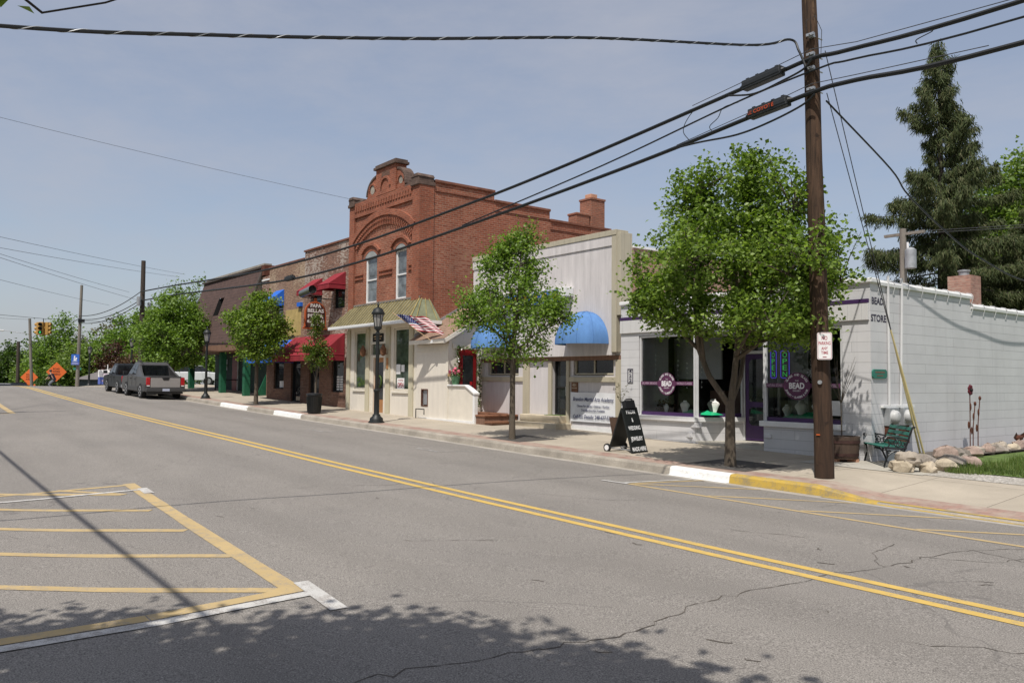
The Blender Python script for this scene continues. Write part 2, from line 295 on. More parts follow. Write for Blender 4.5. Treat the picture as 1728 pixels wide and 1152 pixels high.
t.inputs['Color1'].default_value = (.25, .155, .105, 1); t.inputs['Color2'].default_value = (.19, .115, .08, 1); t.inputs['Mortar'].default_value = (.07, .045, .035, 1)
c = mixc(n, ramp(n, noisy(n, v, 7, 5), .35, .7), t.outputs[0], (.29, .195, .14)); n.links.new(c, p.inputs['Base Color']); p.inputs['Roughness'].default_value = .95
bump(n, p, math_(n, 'SUBTRACT', math_(n, 'MULTIPLY', noisy(n, v, 70, 3), .5), t.outputs['Fac']), .5, .008)
m, n, p = newmat('shingle_mansard')
uv, s = uv_wall(n); t = N(n, 'TexBrick'); n.links.new(uv, t.inputs['Vector']); t.inputs['Scale'].default_value = 1; t.inputs['Brick Width'].default_value = .3; t.inputs['Row Height'].default_value = .17; t.inputs['Mortar Size'].default_value = .012
t.inputs['Color1'].default_value = (.082, .046, .038, 1); t.inputs['Color2'].default_value = (.062, .035, .029, 1); t.inputs['Mortar'].default_value = (.03, .018, .017, 1)
n.links.new(mixc(n, ramp(n, noisy(n, uv, 2.5, 5), .35, .7), t.outputs[0], (.09, .052, .043)), p.inputs['Base Color']); p.inputs['Roughness'].default_value = .95
bump(n, p, math_(n, 'MULTIPLY', t.outputs['Fac'], -1.), .6, .01)
glassmat('shop_glass', (.86, .89, .88), 1.0); darkglass('window_dark'); darkglass('window_grey', (.09, .10, .105), .06); darkglass('window_green', (.035, .05, .035), .03); darkglass('car_glass', (.006, .007, .008), .05)
emit('neon_green', (.04, .9, .12), .28); emit('neon_blue', (.10, .06, .95), .32); emit('signal_green', (.05, .8, .25), .45)
LF = [(.075, .125, .022), (.13, .205, .032), (.195, .29, .05), (.29, .38, .10)]
leafmat('leaf_pear', LF); leafmat('leaf_shade', LF, .12); leafmat('leaf_pear_pale', [(.09, .155, .028), (.145, .235, .04), (.21, .32, .06), (.30, .40, .11)], .48)
leafmat('leaf_red_tinge', [(.055, .095, .018), (.09, .15, .025), (.13, .19, .035), (.16, .10, .04)], .4)
leafmat('leaf_spring', [(.085, .14, .03), (.14, .215, .045), (.19, .27, .065), (.23, .30, .085)], .4); leafmat('leaf_bright', [(.085, .145, .025), (.135, .225, .035), (.185, .29, .05), (.24, .34, .08)], .4)
leafmat('leaf_deep', [(.032, .062, .014), (.055, .10, .02), (.08, .135, .028), (.11, .165, .04)], .3); leafmat('leaf_maroon', [(.04, .014, .014), (.065, .022, .02), (.085, .03, .024), (.07, .045, .025)], .3); leafmat('leaf_rust', [(.07, .03, .018), (.10, .045, .025), (.11, .06, .03), (.08, .065, .03)], .3)
leafmat('leaf_bare', [(.12, .105, .075), (.14, .13, .08), (.12, .14, .06), (.15, .14, .10)], .3)
leafmat('needles', [(.030, .044, .014), (.052, .072, .022), (.078, .10, .032), (.12, .115, .055)], .15, .7); leafmat('grass_blade', [(.075, .125, .03), (.11, .17, .04), (.145, .20, .05), (.20, .215, .085)], .35)

# ---------------------------------------------------------------- mesh helpers
WL = {}                       # world location of every thing's origin
def tag(o, label=None, cat=None, group=None, kind=None):
    for k, v in (('label', label), ('category', cat), ('group', group), ('kind', kind)):
        if v: o[k] = v
    return o
def thing(name, label, cat, loc, group=None, rz=0):
    o = bpy.data.objects.new(name, None); COL.objects.link(o); o.location = loc; o.rotation_euler = (0, 0, rz); o.empty_display_size = .1
    WL[o.name] = Vector(loc); return tag(o, label, cat, group)
class MB:
    def __init__(s): s.v = []; s.f = []
    def add(s, vs, fs):
        b = len(s.v); s.v += [tuple(x) for x in vs]; s.f += [tuple(b+i for i in q) for q in fs]; return s
    def quad(s, a, b, c, d): return s.add([a, b, c, d], [(0, 1, 2, 3)])
    def box(s, x0, x1, y0, y1, z0, z1):
        return s.add([(x, y, z) for z in (z0, z1) for x, y in ((x0, y0), (x1, y0), (x1, y1), (x0, y1))],
                     [(3, 2, 1, 0), (4, 5, 6, 7), (0, 1, 5, 4), (1, 2, 6, 5), (2, 3, 7, 6), (3, 0, 4, 7)])
    def obox(s, c, ax, ay, az):           # centre and three half-axis vectors
        c, ax, ay, az = map(Vector, (c, ax, ay, az))
        return s.add([c+ax*i+ay*j+az*k for k in (-1, 1) for i, j in ((-1, -1), (1, -1), (1, 1), (-1, 1))],
                     [(3, 2, 1, 0), (4, 5, 6, 7), (0, 1, 5, 4), (1, 2, 6, 5), (2, 3, 7, 6), (3, 0, 4, 7)])
    def prism(s, poly, ax, d0, d1):       # polygon extruded along axis x / y / z; poly gives the two other coordinates in order
        n = len(poly)
        def mk(p, d): return {'x': (d, p[0], p[1]), 'y': (p[0], d, p[1]), 'z': (p[0], p[1], d)}[ax]
        return s.add([mk(p, d0) for p in poly]+[mk(p, d1) for p in poly], [tuple(range(n-1, -1, -1)), tuple(range(n, 2*n))]+[(i, (i+1) % n, n+(i+1) % n, n+i) for i in range(n)])
    def tube(s, pts, rad, n=8, cap=True):
        pts = [Vector(p) for p in pts]; k = len(pts)
        if not hasattr(rad, '__len__'): rad = [rad]*k
        b = len(s.v); prev = None
        for i, p in enumerate(pts):
            t = (pts[min(i+1, k-1)]-pts[max(i-1, 0)]).normalized()
            if prev is None: a = t.orthogonal().normalized()
            else: a = (prev-t*prev.dot(t)); a = a.normalized() if a.length > 1e-5 else t.orthogonal().normalized()
            prev = a; c = t.cross(a)
            for j in range(n):
                q = 2*math.pi*j/n; s.v.append(tuple(p+(a*math.cos(q)+c*math.sin(q))*rad[i]))
        for i in range(k-1):
            for j in range(n): s.f.append((b+i*n+j, b+i*n+(j+1) % n, b+(i+1)*n+(j+1) % n, b+(i+1)*n+j))
        if cap: s.f.append(tuple(b+j for j in range(n-1, -1, -1))); s.f.append(tuple(b+(k-1)*n+j for j in range(n)))
        return s
    def lathe(s, prof, c, n=16, cap=True):
        b = len(s.v); k = len(prof)
        for r, z in prof:
            for j in range(n): q = 2*math.pi*j/n; s.v.append((c[0]+r*math.cos(q), c[1]+r*math.sin(q), c[2]+z))
        for i in range(k-1):
            for j in range(n): s.f.append((b+i*n+j, b+i*n+(j+1) % n, b+(i+1)*n+(j+1) % n, b+(i+1)*n+j))
        if cap: s.f.append(tuple(b+j for j in range(n-1, -1, -1))); s.f.append(tuple(b+(k-1)*n+j for j in range(n)))
        return s
    def ball(s, c, r, n=12, m=8, rough=0., seed=0, sc=3.):
        if not hasattr(r, '__len__'): r = (r, r, r)
        b = len(s.v); off = Vector((seed*3.7, seed*1.3, seed*2.1))
        for i in range(m+1):
            th = math.pi*i/m
            for j in range(n):
                ph = 2*math.pi*j/n; d = Vector((math.sin(th)*math.cos(ph), math.sin(th)*math.sin(ph), math.cos(th)))
                k = 1+rough*noise.noise(d*sc*.5+off)+rough*.5*noise.noise(d*sc*1.3+off) if rough else 1
                s.v.append((c[0]+d.x*r[0]*k, c[1]+d.y*r[1]*k, c[2]+d.z*r[2]*k))
        for i in range(m):
            for j in range(n): s.f.append((b+(i+1)*n+j, b+(i+1)*n+(j+1) % n, b+i*n+(j+1) % n, b+i*n+j))
        return s
    def wall(s, ax, d, u0, u1, z0, z1, holes=(), depth=.12):   # flat wall with openings; ax 'y': plane y=d facing -y; ax 'x': plane x=d facing +x
        us = sorted({u0, u1, *[h[0] for h in holes], *[h[1] for h in holes]}); zs = sorted({z0, z1, *[h[2] for h in holes], *[h[3] for h in holes]})
        P = (lambda u, z, e=0: (u, d+e, z)) if ax == 'y' else (lambda u, z, e=0: (d-e, u, z))
        for a, b in zip(us, us[1:]):
            for c, e in zip(zs, zs[1:]):
                if any(h[0] <= (a+b)/2 <= h[1] and h[2] <= (c+e)/2 <= h[3] for h in holes): continue
                s.quad(P(a, c), P(b, c), P(b, e), P(a, e))
        for a, b, c, e in holes:
            k = depth
            s.quad(P(a, c), P(a, e), P(a, e, k), P(a, c, k)); s.quad(P(b, e), P(b, c), P(b, c, k), P(b, e, k))
            s.quad(P(a, e), P(b, e), P(b, e, k), P(a, e, k)); s.quad(P(b, c), P(a, c), P(a, c, k), P(b, c, k))
        return s
    def frame(s, ax, d, u0, u1, z0, z1, w, t):     # rectangular frame, outside size u0..z1, bar width w, from d to d+t
        for a, b, c, e in ((u0, u0+w, z0, z1), (u1-w, u1, z0, z1), (u0+w, u1-w, z0, z0+w), (u0+w, u1-w, z1-w, z1)):
            s.box(a, b, d, d+t, c, e) if ax == 'y' else s.box(d-t, d, a, b, c, e)
        return s
    def build(s, name, mat, parent=None, smooth=False, bevel=0, seg=2, local=False, M4=None):
        me = bpy.data.meshes.new(name)
        o = Vector((0, 0, 0))
        if parent is not None and not local:
            o = WL[parent.name]
        vs = s.v
        if M4 is not None: vs = [tuple(M4 @ Vector(p)) for p in vs]
        me.from_pydata([(x-o.x, y-o.y, z-o.z) for x, y, z in vs], [], s.f); me.update()
        ob = bpy.data.objects.new(name, me); COL.objects.link(ob)
        if mat: me.materials.append(MATS[mat])
        if parent is not None: ob.parent = parent; WL[ob.name] = o
        else: WL[ob.name] = Vector((0, 0, 0))
        if smooth:
            me.polygons.foreach_set('use_smooth', [True]*len(me.polygons))
            if hasattr(me, 'set_sharp_from_angle'): me.set_sharp_from_angle(angle=R(42))
        if bevel:
            b = ob.modifiers.new('bevel', 'BEVEL'); b.width = bevel; b.segments = seg; b.limit_method = 'ANGLE'; b.angle_limit = R(40)
        return ob
def one(name, mat, parent, fn, *a, smooth=False, bevel=0, **k):
    mb = MB(); getattr(mb, fn)(*a, **k); return mb.build(name, mat, parent, smooth, bevel)
TXT = {}
def text(mb, s, o, ux, uy, w=None, h=.1, bold=0., sp=1., ext=.004, align='C'):
    """flat lettering, cap height h, fitted to width w, centred (or left) on point o along ux / uy"""
    key = (s, bold, sp)
    if key not in TXT:
        cu = bpy.data.curves.new('t', 'FONT'); cu.body = s; cu.size = 1; cu.offset = bold; cu.space_character = sp; cu.resolution_u = 3
        to = bpy.data.objects.new('t', cu); me = bpy.data.meshes.new_from_object(to)
        TXT[key] = ([v.co.copy() for v in me.vertices], [tuple(p.vertices) for p in me.polygons]); bpy.data.objects.remove(to); bpy.data.curves.remove(cu); bpy.data.meshes.remove(me)
    vs, fs = TXT[key]
    if not vs: return mb
    x0 = min(v.x for v in vs); x1 = max(v.x for v in vs); y0 = min(v.y for v in vs); y1 = max(v.y for v in vs)
    o, ux, uy = Vector(o), Vector(ux).normalized(), Vector(uy).normalized(); nn = ux.cross(uy)
    ky = h/max(.6, (y1-max(y0, 0)) if y1 > .3 else .7); kx = w/(x1-x0) if w else ky
    off = (x0+x1)/2 if align == 'C' else x0
    P = [o+ux*((v.x-off)*kx)+uy*(v.y*ky)+nn*ext for v in vs]
    return mb.add(P, fs)
def leaves(name, pts, size, mat, parent, seed=0, asp=.8, up=.35, droop=0., kind=None, local=False):
    rng = np.random.default_rng(seed); pts = np.asarray(pts, float); n = len(pts)
    o = np.array(WL[parent.name]) if parent is not None and not local else np.zeros(3)
    nrm = rng.normal(size=(n, 3)); nrm[:, 2] = np.abs(nrm[:, 2])+up; nrm /= np.linalg.norm(nrm, axis=1)[:, None]
    d = rng.normal(size=(n, 3)); d[:, 2] -= droop; d -= nrm*(d*nrm).sum(1)[:, None]; d /= np.linalg.norm(d, axis=1)[:, None]
    sd_ = np.cross(nrm, d); L_ = size*rng.uniform(.65, 1.25, n)[:, None]; W_ = L_*asp*.5
    b = pts-d*L_*.5-o; t = pts+d*L_*.5-o; q = b+d*L_*.42+nrm*L_*.13
    V = np.stack([b, q+sd_*W_, t, q-sd_*W_], 1).reshape(-1, 3)
    me = bpy.data.meshes.new(name); me.vertices.add(4*n); me.vertices.foreach_set('co', V.ravel())
    i = np.arange(n)*4; F = np.stack([i, i+2, i+1, i, i+3, i+2], 1).reshape(-1)
    me.loops.add(6*n); me.loops.foreach_set('vertex_index', F); me.polygons.add(2*n); me.polygons.foreach_set('loop_start', np.arange(2*n)*3); me.polygons.foreach_set('loop_total', np.full(2*n, 3))
    me.update(calc_edges=True); me.validate(); me.materials.append(MATS[mat])
    ob = bpy.data.objects.new(name, me); COL.objects.link(ob)
    if parent is not None: ob.parent = parent
    WL[ob.name] = Vector(o)
    if kind: ob['kind'] = kind
    return ob
def shallow(o, parent=None, share=True):
    c = o.copy(); COL.objects.link(c); c.parent = parent
    for ch in list(o.children): shallow(ch, c)
    return c
ORD = ['first', 'second', 'third', 'fourth', 'fifth', 'sixth', 'seventh', 'eighth', 'ninth', 'tenth', 'eleventh', 'twelfth', 'thirteenth', 'fourteenth', 'fifteenth', 'sixteenth', 'seventeenth', 'eighteenth']

# ---------------------------------------------------------------- the setting: street, kerb, walk, ground
GX = [-400, -120, -90, -75, -66, -60, -56, -52, -43, -34, -28.5, -24, -19, -14, -9.5, -5, 0, 10, 60]
GZ = [-6, -2.2, .1, .75, 1.05, 1.15, 1.15, 1.07, .81, .575, .455, .365, .27, .165, .09, .035, 0, -.03, -.03]
YC, YL = 11.65, 6.63
def g(X): return float(np.interp(X, GX, GZ))
def road(X, Y): return g(X)+max(0, .09*(1-((Y-YL)/(YC-YL))**2))
def hc(X): return float(np.interp(X, [-7.4, -6.5], [.15, .025]))
def walk(X, Y):
    t = min(1, max(0, (Y-11.8)/2.5)); h = hc(X)
    return g(X)+h+(.15-h)*t+.02*(Y-11.8)
def sheet(name, mat, xs, ys, fz, dz=0., smooth=True):
    mb = MB(); nx, ny = len(xs), len(ys)
    mb.v = [(x, y, fz(x, y)+dz) for x in xs for y in ys]
    mb.f = [(i*ny+j, (i+1)*ny+j, (i+1)*ny+j+1, i*ny+j+1) for i in range(nx-1) for j in range(ny-1)]
    return tag(mb.build(name, mat, None, smooth), kind='structure')
def fr(a, b, st): return [a+(b-a)*i/max(1, round((b-a)/st)) for i in range(max(1, round((b-a)/st))+1)]
RX = sorted(set(fr(-130, -75, 1)+fr(-75, 30, .5)))
sheet('road', 'asphalt', RX, fr(-2.6, YC-.28, .497), road)
def ground(X, Y):
    if Y < -3: return g(X)+.16
    if Y < 13: return g(X)-.6
    return g(X)+.19 if Y < 40 else g(X)+.19-(Y-40)*.004
sheet('ground', 'earth', [-600, -300, -200]+fr(-130, 40, 2)+[80, 200, 400], [-300, -100, -30, -12, -3.2, -2.9, 12.5, 14.2, 16, 20, 26, 40, 80, 160, 400], ground)
# kerb: gutter pan, kerb face, kerb top; a dropped kerb at the drive on the right
def sweep(name, mat, x0, x1, prof, dz=0.):
    xs = sorted({x0, x1, *[x for x in RX if x0 < x < x1], *[x for x in fr(-8, -6, .1) if x0 < x < x1]}); mb = MB(); k = len(prof)
    for x in xs:
        for y, h in prof: mb.v.append((x, y, g(x)+h*hc(x)/.15+dz))
    mb.f = [(i*k+j, (i+1)*k+j, (i+1)*k+j+1, i*k+j+1) for i in range(len(xs)-1) for j in range(k-1)]
    return tag(mb.build(name, mat, None, False), kind='structure')
KP = [(YC, -.03), (YC, .0), (YC+.022, .115), (YC+.045, .142), (YC+.075, .15), (YC+.17, .152), (YC+.17, .05)]
sweep('gutter', 'gutter', -75, 30, [(YC-.30, -.02), (YC-.30, .0035), (YC-.01, -.004), (YC, -.004)])
edges = [(-75, -35.9, 'concrete_kerb'), (-35.9, -32.6, 'kerb_white'), (-32.6, -29.8, 'concrete_kerb'), (-29.8, -27.3, 'kerb_white'), (-27.3, -10.35, 'concrete_kerb'), (-10.35, -9.0, 'kerb_white'), (-9.0, -6.35, 'kerb_yellow'), (-6.35, 30, 'concrete_kerb')]
for a, b, mname in edges: sweep('kerb', mname, a, b, KP)
sweep('gutter_paint', 'kerb_white', -10.35, -9.0, [(YC-.09, .0015), (YC-.004, .0015)]); sweep('gutter_paint', 'kerb_yellow', -7.2, 6, [(YC-.10, .006), (YC-.006, .006)]); sweep('kerb_paint', 'kerb_yellow', -6.35, 6, [(YC+.045, .175), (YC+.15, .185)])
sheet('paver_strip', 'pavers', sorted(set(fr(-75, 30, .5)+fr(-8, -6, .1))), [YC+.17, 12.0, 12.32], walk)
sheet('sidewalk', 'concrete_walk', sorted(set(fr(-75, 30, .5)+fr(-8, -6, .1))), [12.32, 12.8, 13.3, 13.8, 14.3, 14.8, 15.2, 15.72], walk)
sheet('sidewalk', 'concrete_walk', fr(-58, -20.5, .5), [15.72, 16.2, 17.2], walk)
for x, y, s in ((-9.75, 12.55, 1.45), (-16.15, 12.5, 1.35), (-28.3, 12.55, 1.2), (-33.95, 12.5, 1.3), (-46.9, 12.6, 1.3)):
    sheet('tree_pit', 'pit_mulch', fr(x-s/2, x+s/2, .3), fr(y-s*.28, y+s*.62, .3), walk, .005)
sheet('gravel_strip', 'gravel', fr(-7.2, 20, .4), [14.25, 14.6, 15.0, 15.6, 16.5], walk, .006)
sheet('flagstones', 'concrete_slab', fr(-9.3, -6.9, .4), [14.15, 14.6, 15.0, 15.34], walk, .009)
# the lawn beside the store: turf sheet and blades
def lawn_in(x, y): return x > -6.9+.12*math.sin(y*3) and y > 14.85+.17*(x+6.9)+.1*math.sin(x*5) and x > -7.5
def hillz(x, y): return walk(x, 15)+.02+.035*min(1, max(0, (y-15)/3))
sheet('lawn_soil', 'turf', fr(-7.6, 14, .4), fr(15.1, 27, .5), hillz)
rng = np.random.default_rng(5); GP = []
while len(GP) < 30000:
    x = -7.2+12*rng.random()**1.8; y = 14.8+9*rng.random()**1.4
    if lawn_in(x, y): GP.append((x, y))
GP = np.array(GP); nG = len(GP)
hz = np.array([walk(x, 15)+.02+.035*min(1, max(0, (y-15)/3)) for x, y in GP]); a = rng.uniform(0, 6.28, nG); hh = rng.uniform(.05, .14, nG)*rng.choice([.7, 1, 1.3], nG); ww = rng.uniform(.004, .009, nG); ln = rng.normal(0, .03, (nG, 2))
base = np.c_[GP, hz-.01]; sv = np.c_[np.cos(a)*ww, np.sin(a)*ww, np.zeros(nG)]; tip = base+np.c_[ln, hh]
V = np.stack([base-sv, base+sv, tip], 1).reshape(-1, 3); mb = MB(); mb.v = [tuple(q) for q in V]; mb.f = [(3*i, 3*i+1, 3*i+2) for i in range(nG)]
tag(mb.build('grass', 'grass_blade'), 'short green grass growing beside the white block wall', 'grass', kind='stuff')

# painted markings, each a sheet 4 mm above the asphalt
def stripe(mb, a, b, wd, dz=.004, jit=0.):
    a, b = Vector(a), Vector(b); d = (b-a); n_ = max(1, int(d.length/.4)); nrm = Vector((-d.y, d.x)).normalized()*wd/2
    bs = len(mb.v)
    for i in range(n_+1):
        p = a+d*i/n_; k = 1+jit*noise.noise(Vector((p.x*2, p.y*2, 0)))
        for sg in (-1, 1): q = p+nrm*sg*k; mb.v.append((q.x, q.y, road(q.x, q.y)+dz))
    mb.f += [(bs+2*i, bs+2*i+1, bs+2*i+3, bs+2*i+2) for i in range(n_)]
def marks(name, mat, segs, dz=.004, jit=0.):
    mb = MB()
    for sg in segs: stripe(mb, *sg, dz=dz, jit=jit)
    for i, f in enumerate(mb.f):
        a, b, c = (Vector(mb.v[k]) for k in f[:3])
        if (b-a).cross(c-a).z < 0: mb.f[i] = f[::-1]
    return tag(mb.build(name, mat), kind='structure')
marks('centre_line', 'paint_yellow', [((-62, 6.75), (30, 6.75), .115)]); marks('centre_line', 'paint_yellow', [((-62, 6.49), (30, 6.49), .115)])
hs = [((-13.45, 3.02), (-6.45, 2.72), .165), ((-13.42, -2), (-13.3, 3.02), .12), ((-6.37, -2), (-6.43, 2.8), .15), ((-12.72+.3, 2.75), (-13.4, 2.05), .1)]
for i in range(5):
    x = -6.42-1.5*i; hs.append(((x, 2.72), (x-3.6, 2.72-4.4), .13))
marks('parking_hatching', 'paint_yellow_worn', hs, .004, .12)
marks('parking_line', 'paint_white_worn', [((-6.20, -2), (-6.25, 2.80), .125), ((-6.62, 2.86), (-5.72, 2.78), .13)], .008, .1)
marks('parking_line', 'paint_white_worn', [((-12.72, -2), (-12.72, 3.1), .10), ((-12.85, 3.07), (-12.3, 3.04), .13)], .008, .1)
marks('parking_hatching', 'paint_yellow_worn', [((-9.55, 9.72), (6, 9.78), .10), ((-9.5, 9.72), (-9.42, 11.5), .09), ((-9.45, 9.8), (-8.15, 11.35), .09), ((-7.95, 9.8), (-6.55, 11.3), .09), ((-6.4, 9.8), (-5.0, 11.3), .09), ((-4.85, 9.8), (-3.4, 11.3), .09)], .004, .2)
marks('parking_line', 'paint_white_worn', [((-10.05, 9.64), (-9.5, 9.7), .09), ((-9.62, 9.68), (-9.55, 11.4), .08)], .008, .1)
for x in (-15.25, -21.15, -26.5, -32.1, -38.0): marks('parking_line', 'paint_white_faint', [((x-.9, 9.68), (x+.02, 9.70), .09), ((x, 9.75), (x+.02, 11.25), .06)], .004, .2)
marks('parking_line', 'paint_yellow_worn', [((-42, 3.75), (-31.9, 3.5), .18), ((-31.95, 3.4), (-31.8, .5), .12)], .004, .1)
# sealed and open cracks drawn as thin dark sheets
def crack(pts, wd, sd_=1):
    mb = MB(); rr = random.Random(sd_); P = []
    for a, b in zip(pts, pts[1:]):
        k = max(2, int((Vector(b)-Vector(a)).length/.09))
        for i in range(k): t = i/k; P.append((a[0]+(b[0]-a[0])*t+rr.gauss(0, .022), a[1]+(b[1]-a[1])*t+rr.gauss(0, .022)))
    P.append(pts[-1])
    for a, b in zip(P, P[1:]): stripe(mb, a, b, wd*rr.uniform(.2, .95), .003)
    return mb
CR = MB()
for i, (pts, wd) in enumerate([([(-4.42, 1.2), (-4.38, 2.39), (-4.1, 3.54), (-3.98, 4.18), (-4.2, 5.07), (-4.14, 5.9), (-4.11, 6.19), (-4.09, 6.69), (-3.97, 7.49), (-3.98, 8.19), (-3.89, 9.01), (-3.6, 9.6)], .016), ([(-4.0, 7.4), (-4.4, 8.0), (-4.5, 8.6)], .014), ([(-3.98, 8.2), (-3.5, 8.5), (-3.4, 9.0)], .016), ([(-3.9, 9), (-3.2, 8.8), (-2.7, 9.1)], .014),
        ([(-11.5, 5.6), (-11.1, 6.1), (-11.2, 6.9)], .012), ([(-7.5, 4.4), (-6.9, 5.2)], .012), ([(-16, 6.9), (-15.2, 7.6), (-14.9, 8.4)], .012), ([(-9.3, 7.6), (-8.3, 8.1), (-8.0, 8.7)], .012), ([(-6.0, 7.7), (-5.2, 8.1)], .014), ([(-20, 4), (-19.4, 5.2), (-19.5, 6.2)], .012), ([(-2.8, 5.4), (-2.1, 5.9), (-1.9, 6.4)], .012)]):
    c = crack(pts, wd, i); CR.add(c.v, c.f)
for i in range(22):
    rr = random.Random(i+70); x = -3-rr.random()**1.5*10; y = 3+rr.random()*7.5; q = rr.uniform(-.5, .5)
    c = crack([(x, y), (x+.12*math.cos(q), y+.12*math.sin(q)+.03)], rr.uniform(.012, .03), i); CR.add(c.v, c.f)
for i, f in enumerate(CR.f):
    a, b, c = (Vector(CR.v[k]) for k in f[:3])
    if (b-a).cross(c-a).z < 0: CR.f[i] = f[::-1]
tag(CR.build('road_cracks', 'soil'), kind='structure')

# ---------------------------------------------------------------- bead store (white painted block, corner right)
B = thing('store_building', 'single-storey white painted block store with purple stripe, angled shop windows and long side wall', 'building', (-12, 15.35, .35))
XR, XL, YF, TOP = -8.45, -15.30, 15.35, 3.80
wb = MB()
# front: piers and the header above the glass
wb.wall('y', YF, XL, -14.66, .2, TOP, [], .2); wb.wall('y', YF, -9.05, XR, .15, TOP, [], .2)
wb.wall('y', YF, -14.66, -9.05, 2.99, TOP)
wb.quad((-14.66, YF, .2), (-14.66, YF+.3, .2), (-14.66, YF+.3, 2.99), (-14.66, YF, 2.99)); wb.quad((-9.05, YF+.3, .2), (-9.05, YF, .2), (-9.05, YF, 2.99), (-9.05, YF+.3, 2.99))
# side wall, stepped parapet
for y0, y1, zt in ((YF, 19.7, TOP), (19.7, 24.6, 3.58), (24.6, 30, 3.36)): wb.quad((XR, y0, .1), (XR, y1, .1), (XR, y1, zt), (XR, y0, zt))
wb.quad((XL, YF, .1), (XL, YF, TOP), (XL, 30, 3.5), (XL, 30, .1)); wb.quad((XL, 30, .1), (XR, 30, .1), (XR, 30, 3.36), (XL, 30, 3.36))
wb.quad((XR-.25, YF+.25, TOP-.35), (XR-.25, 30, 3.1), (XL+.1, 30, 3.1), (XL+.1, YF+.25, TOP-.35))
for y0, y1, zt in ((YF+.2, 19.7, TOP), (19.7, 24.6, 3.58), (24.6, 30, 3.36)): wb.quad((XR-.2, y0, zt), (XR-.2, y0, 2.9), (XR-.2, y1, 2.9), (XR-.2, y1, zt))
wb.quad((XR-.2, 19.7, 3.58), (XR, 19.7, 3.58), (XR, 19.7, TOP), (XR-.2, 19.7, TOP))
WALL = wb.build('wall', 'block_white', B)
# bulkheads under the windows: left bay turns in to the door, right bay likewise
LB = [(-14.66, YF), (-12.84, YF), (-12.36, 16.55), (-12.36, 16.75), (-14.66, 16.75)]; RB = [(-10.92, YF), (-9.05, YF), (-9.05, 16.75), (-11.38, 16.75), (-11.38, 16.55)]
one('bulkhead', 'block_white', B, 'prism', LB, 'z', .2, .87); one('bulkhead', 'block_white', B, 'prism', RB, 'z', .2, .87)
mb = MB()
for z in (.80, .56, .34):          # toothed block ends at the bay corner
    k = .0 if z != .56 else -.12
    one('corner_block', 'block_white', WALL, 'prism', [(-12.98+k, YF-.004), (-12.80+k, YF-.05), (-12.72+k, YF+.1), (-12.98+k, YF+.1)], 'z', z-.06, z+.06, bevel=.006)
one('corner_block', 'block_white', WALL, 'box', -10.88, -10.72, YF-.035, YF+.01, .62, .70, bevel=.006)
def grow(P, d): c = Vector((sum(p[0] for p in P)/len(P), sum(p[1] for p in P)/len(P))); return P
SL = [(-14.70, YF-.07), (-12.81, YF-.07), (-12.28, 16.55), (-12.5, 16.6), (-12.98, YF+.12), (-14.70, YF+.12)]; SR = [(-10.99, YF-.07), (-8.99, YF-.07), (-8.99, YF+.12), (-10.82, YF+.12), (-11.27, 16.6), (-11.46, 16.55)]
one('sill', 'white_paint', B, 'prism', SL, 'z', .872, .985, bevel=.01); one('sill', 'white_paint', B, 'prism', SR, 'z', .872, .985, bevel=.01)
# windows: frame, purple bottom strip, real glass
def shopwin(a, b, z0, z1, name='shop_window'):
    a, b = Vector((a[0], a[1], 0)), Vector((b[0], b[1], 0)); d = (b-a); ln = d.length; d.normalize(); nn = Vector((d.y, -d.x, 0)); Z = Vector((0, 0, 1))
    f = MB()
    for u0_, u1_, za, zb in ((0, .035, z0, z1), (ln-.035, ln, z0, z1), (.035, ln-.035, z1-.05, z1)):
        f.obox(a+d*(u0_+u1_)/2+Z*(za+zb)/2, d*(u1_-u0_)/2, nn*.04, Z*(zb-za)/2)
    o = f.build(name, 'grey_white', B, bevel=.004)
    s = MB(); s.obox(a+d*ln/2+Z*(z0+.045)-nn*.01, d*(ln/2-.036), nn*.025, Z*.045); s.build('bottom_rail', 'purple', o)
    gl = MB(); p, q = a+d*.03-nn*.012, b-d*.03-nn*.012
    gl.quad(p+Z*(z0+.06), q+Z*(z0+.06), q+Z*(z1-.03), p+Z*(z1-.03)); gl.build('pane', 'shop_glass', o)
    return o, a, d, nn
W1 = shopwin((-14.64, YF+.06), (-12.86, YF+.06), .985, 2.985); W2 = shopwin((-12.845, YF+.075), (-12.37, 16.54), .985, 2.985)
W3 = shopwin((-10.9, YF+.06), (-9.07, YF+.06), .985, 2.985); W4 = shopwin((-11.36, 16.54), (-10.93, YF+.07), .985, 2.985)
# recess: ceiling, door wall, floor slab, door
one('recess_ceiling', 'grey_white', B, 'quad', (-12.85, YF+.01, 2.99), (-12.3, 16.75, 2.99), (-11.4, 16.75, 2.99), (-10.9, YF+.01, 2.99))
tag(one('door_step', 'concrete_slab', None, 'prism', [(-12.83, YF+.02), (-10.93, YF+.02), (-11.37, 16.56), (-12.37, 16.56)], 'z', .2, .425), kind='structure')
D = MB(); D.box(-12.30, -11.44, 16.57, 16.62, .44, 2.5); D = D.build('door', 'purple', B, bevel=.006)
mb = MB(); mb.prism([(-12.19+.14*0, 1.42), (-12.15, 1.36), (-11.59, 1.36), (-11.55, 1.42), (-11.55, 2.3), (-11.63, 2.38), (-12.11, 2.38), (-12.19, 2.3)], 'y', 16.561, 16.571); mb.prism([(-12.19, .86), (-12.13, .80), (-11.61, .80), (-11.55, .86), (-11.55, 1.17), (-11.61, 1.23), (-12.13, 1.23), (-12.19, 1.17)], 'y', 16.561, 16.571); mb.build('screen_panel', 'window_dark', D)
one('handle', 'steel', D, 'tube', [(-11.52, 16.55, 1.28), (-11.52, 16.55, 1.45)], .012, 6)
one('notice', 'grey_white', D, 'box', -11.8, -11.6, 16.553, 16.559, 1.45, 1.85)
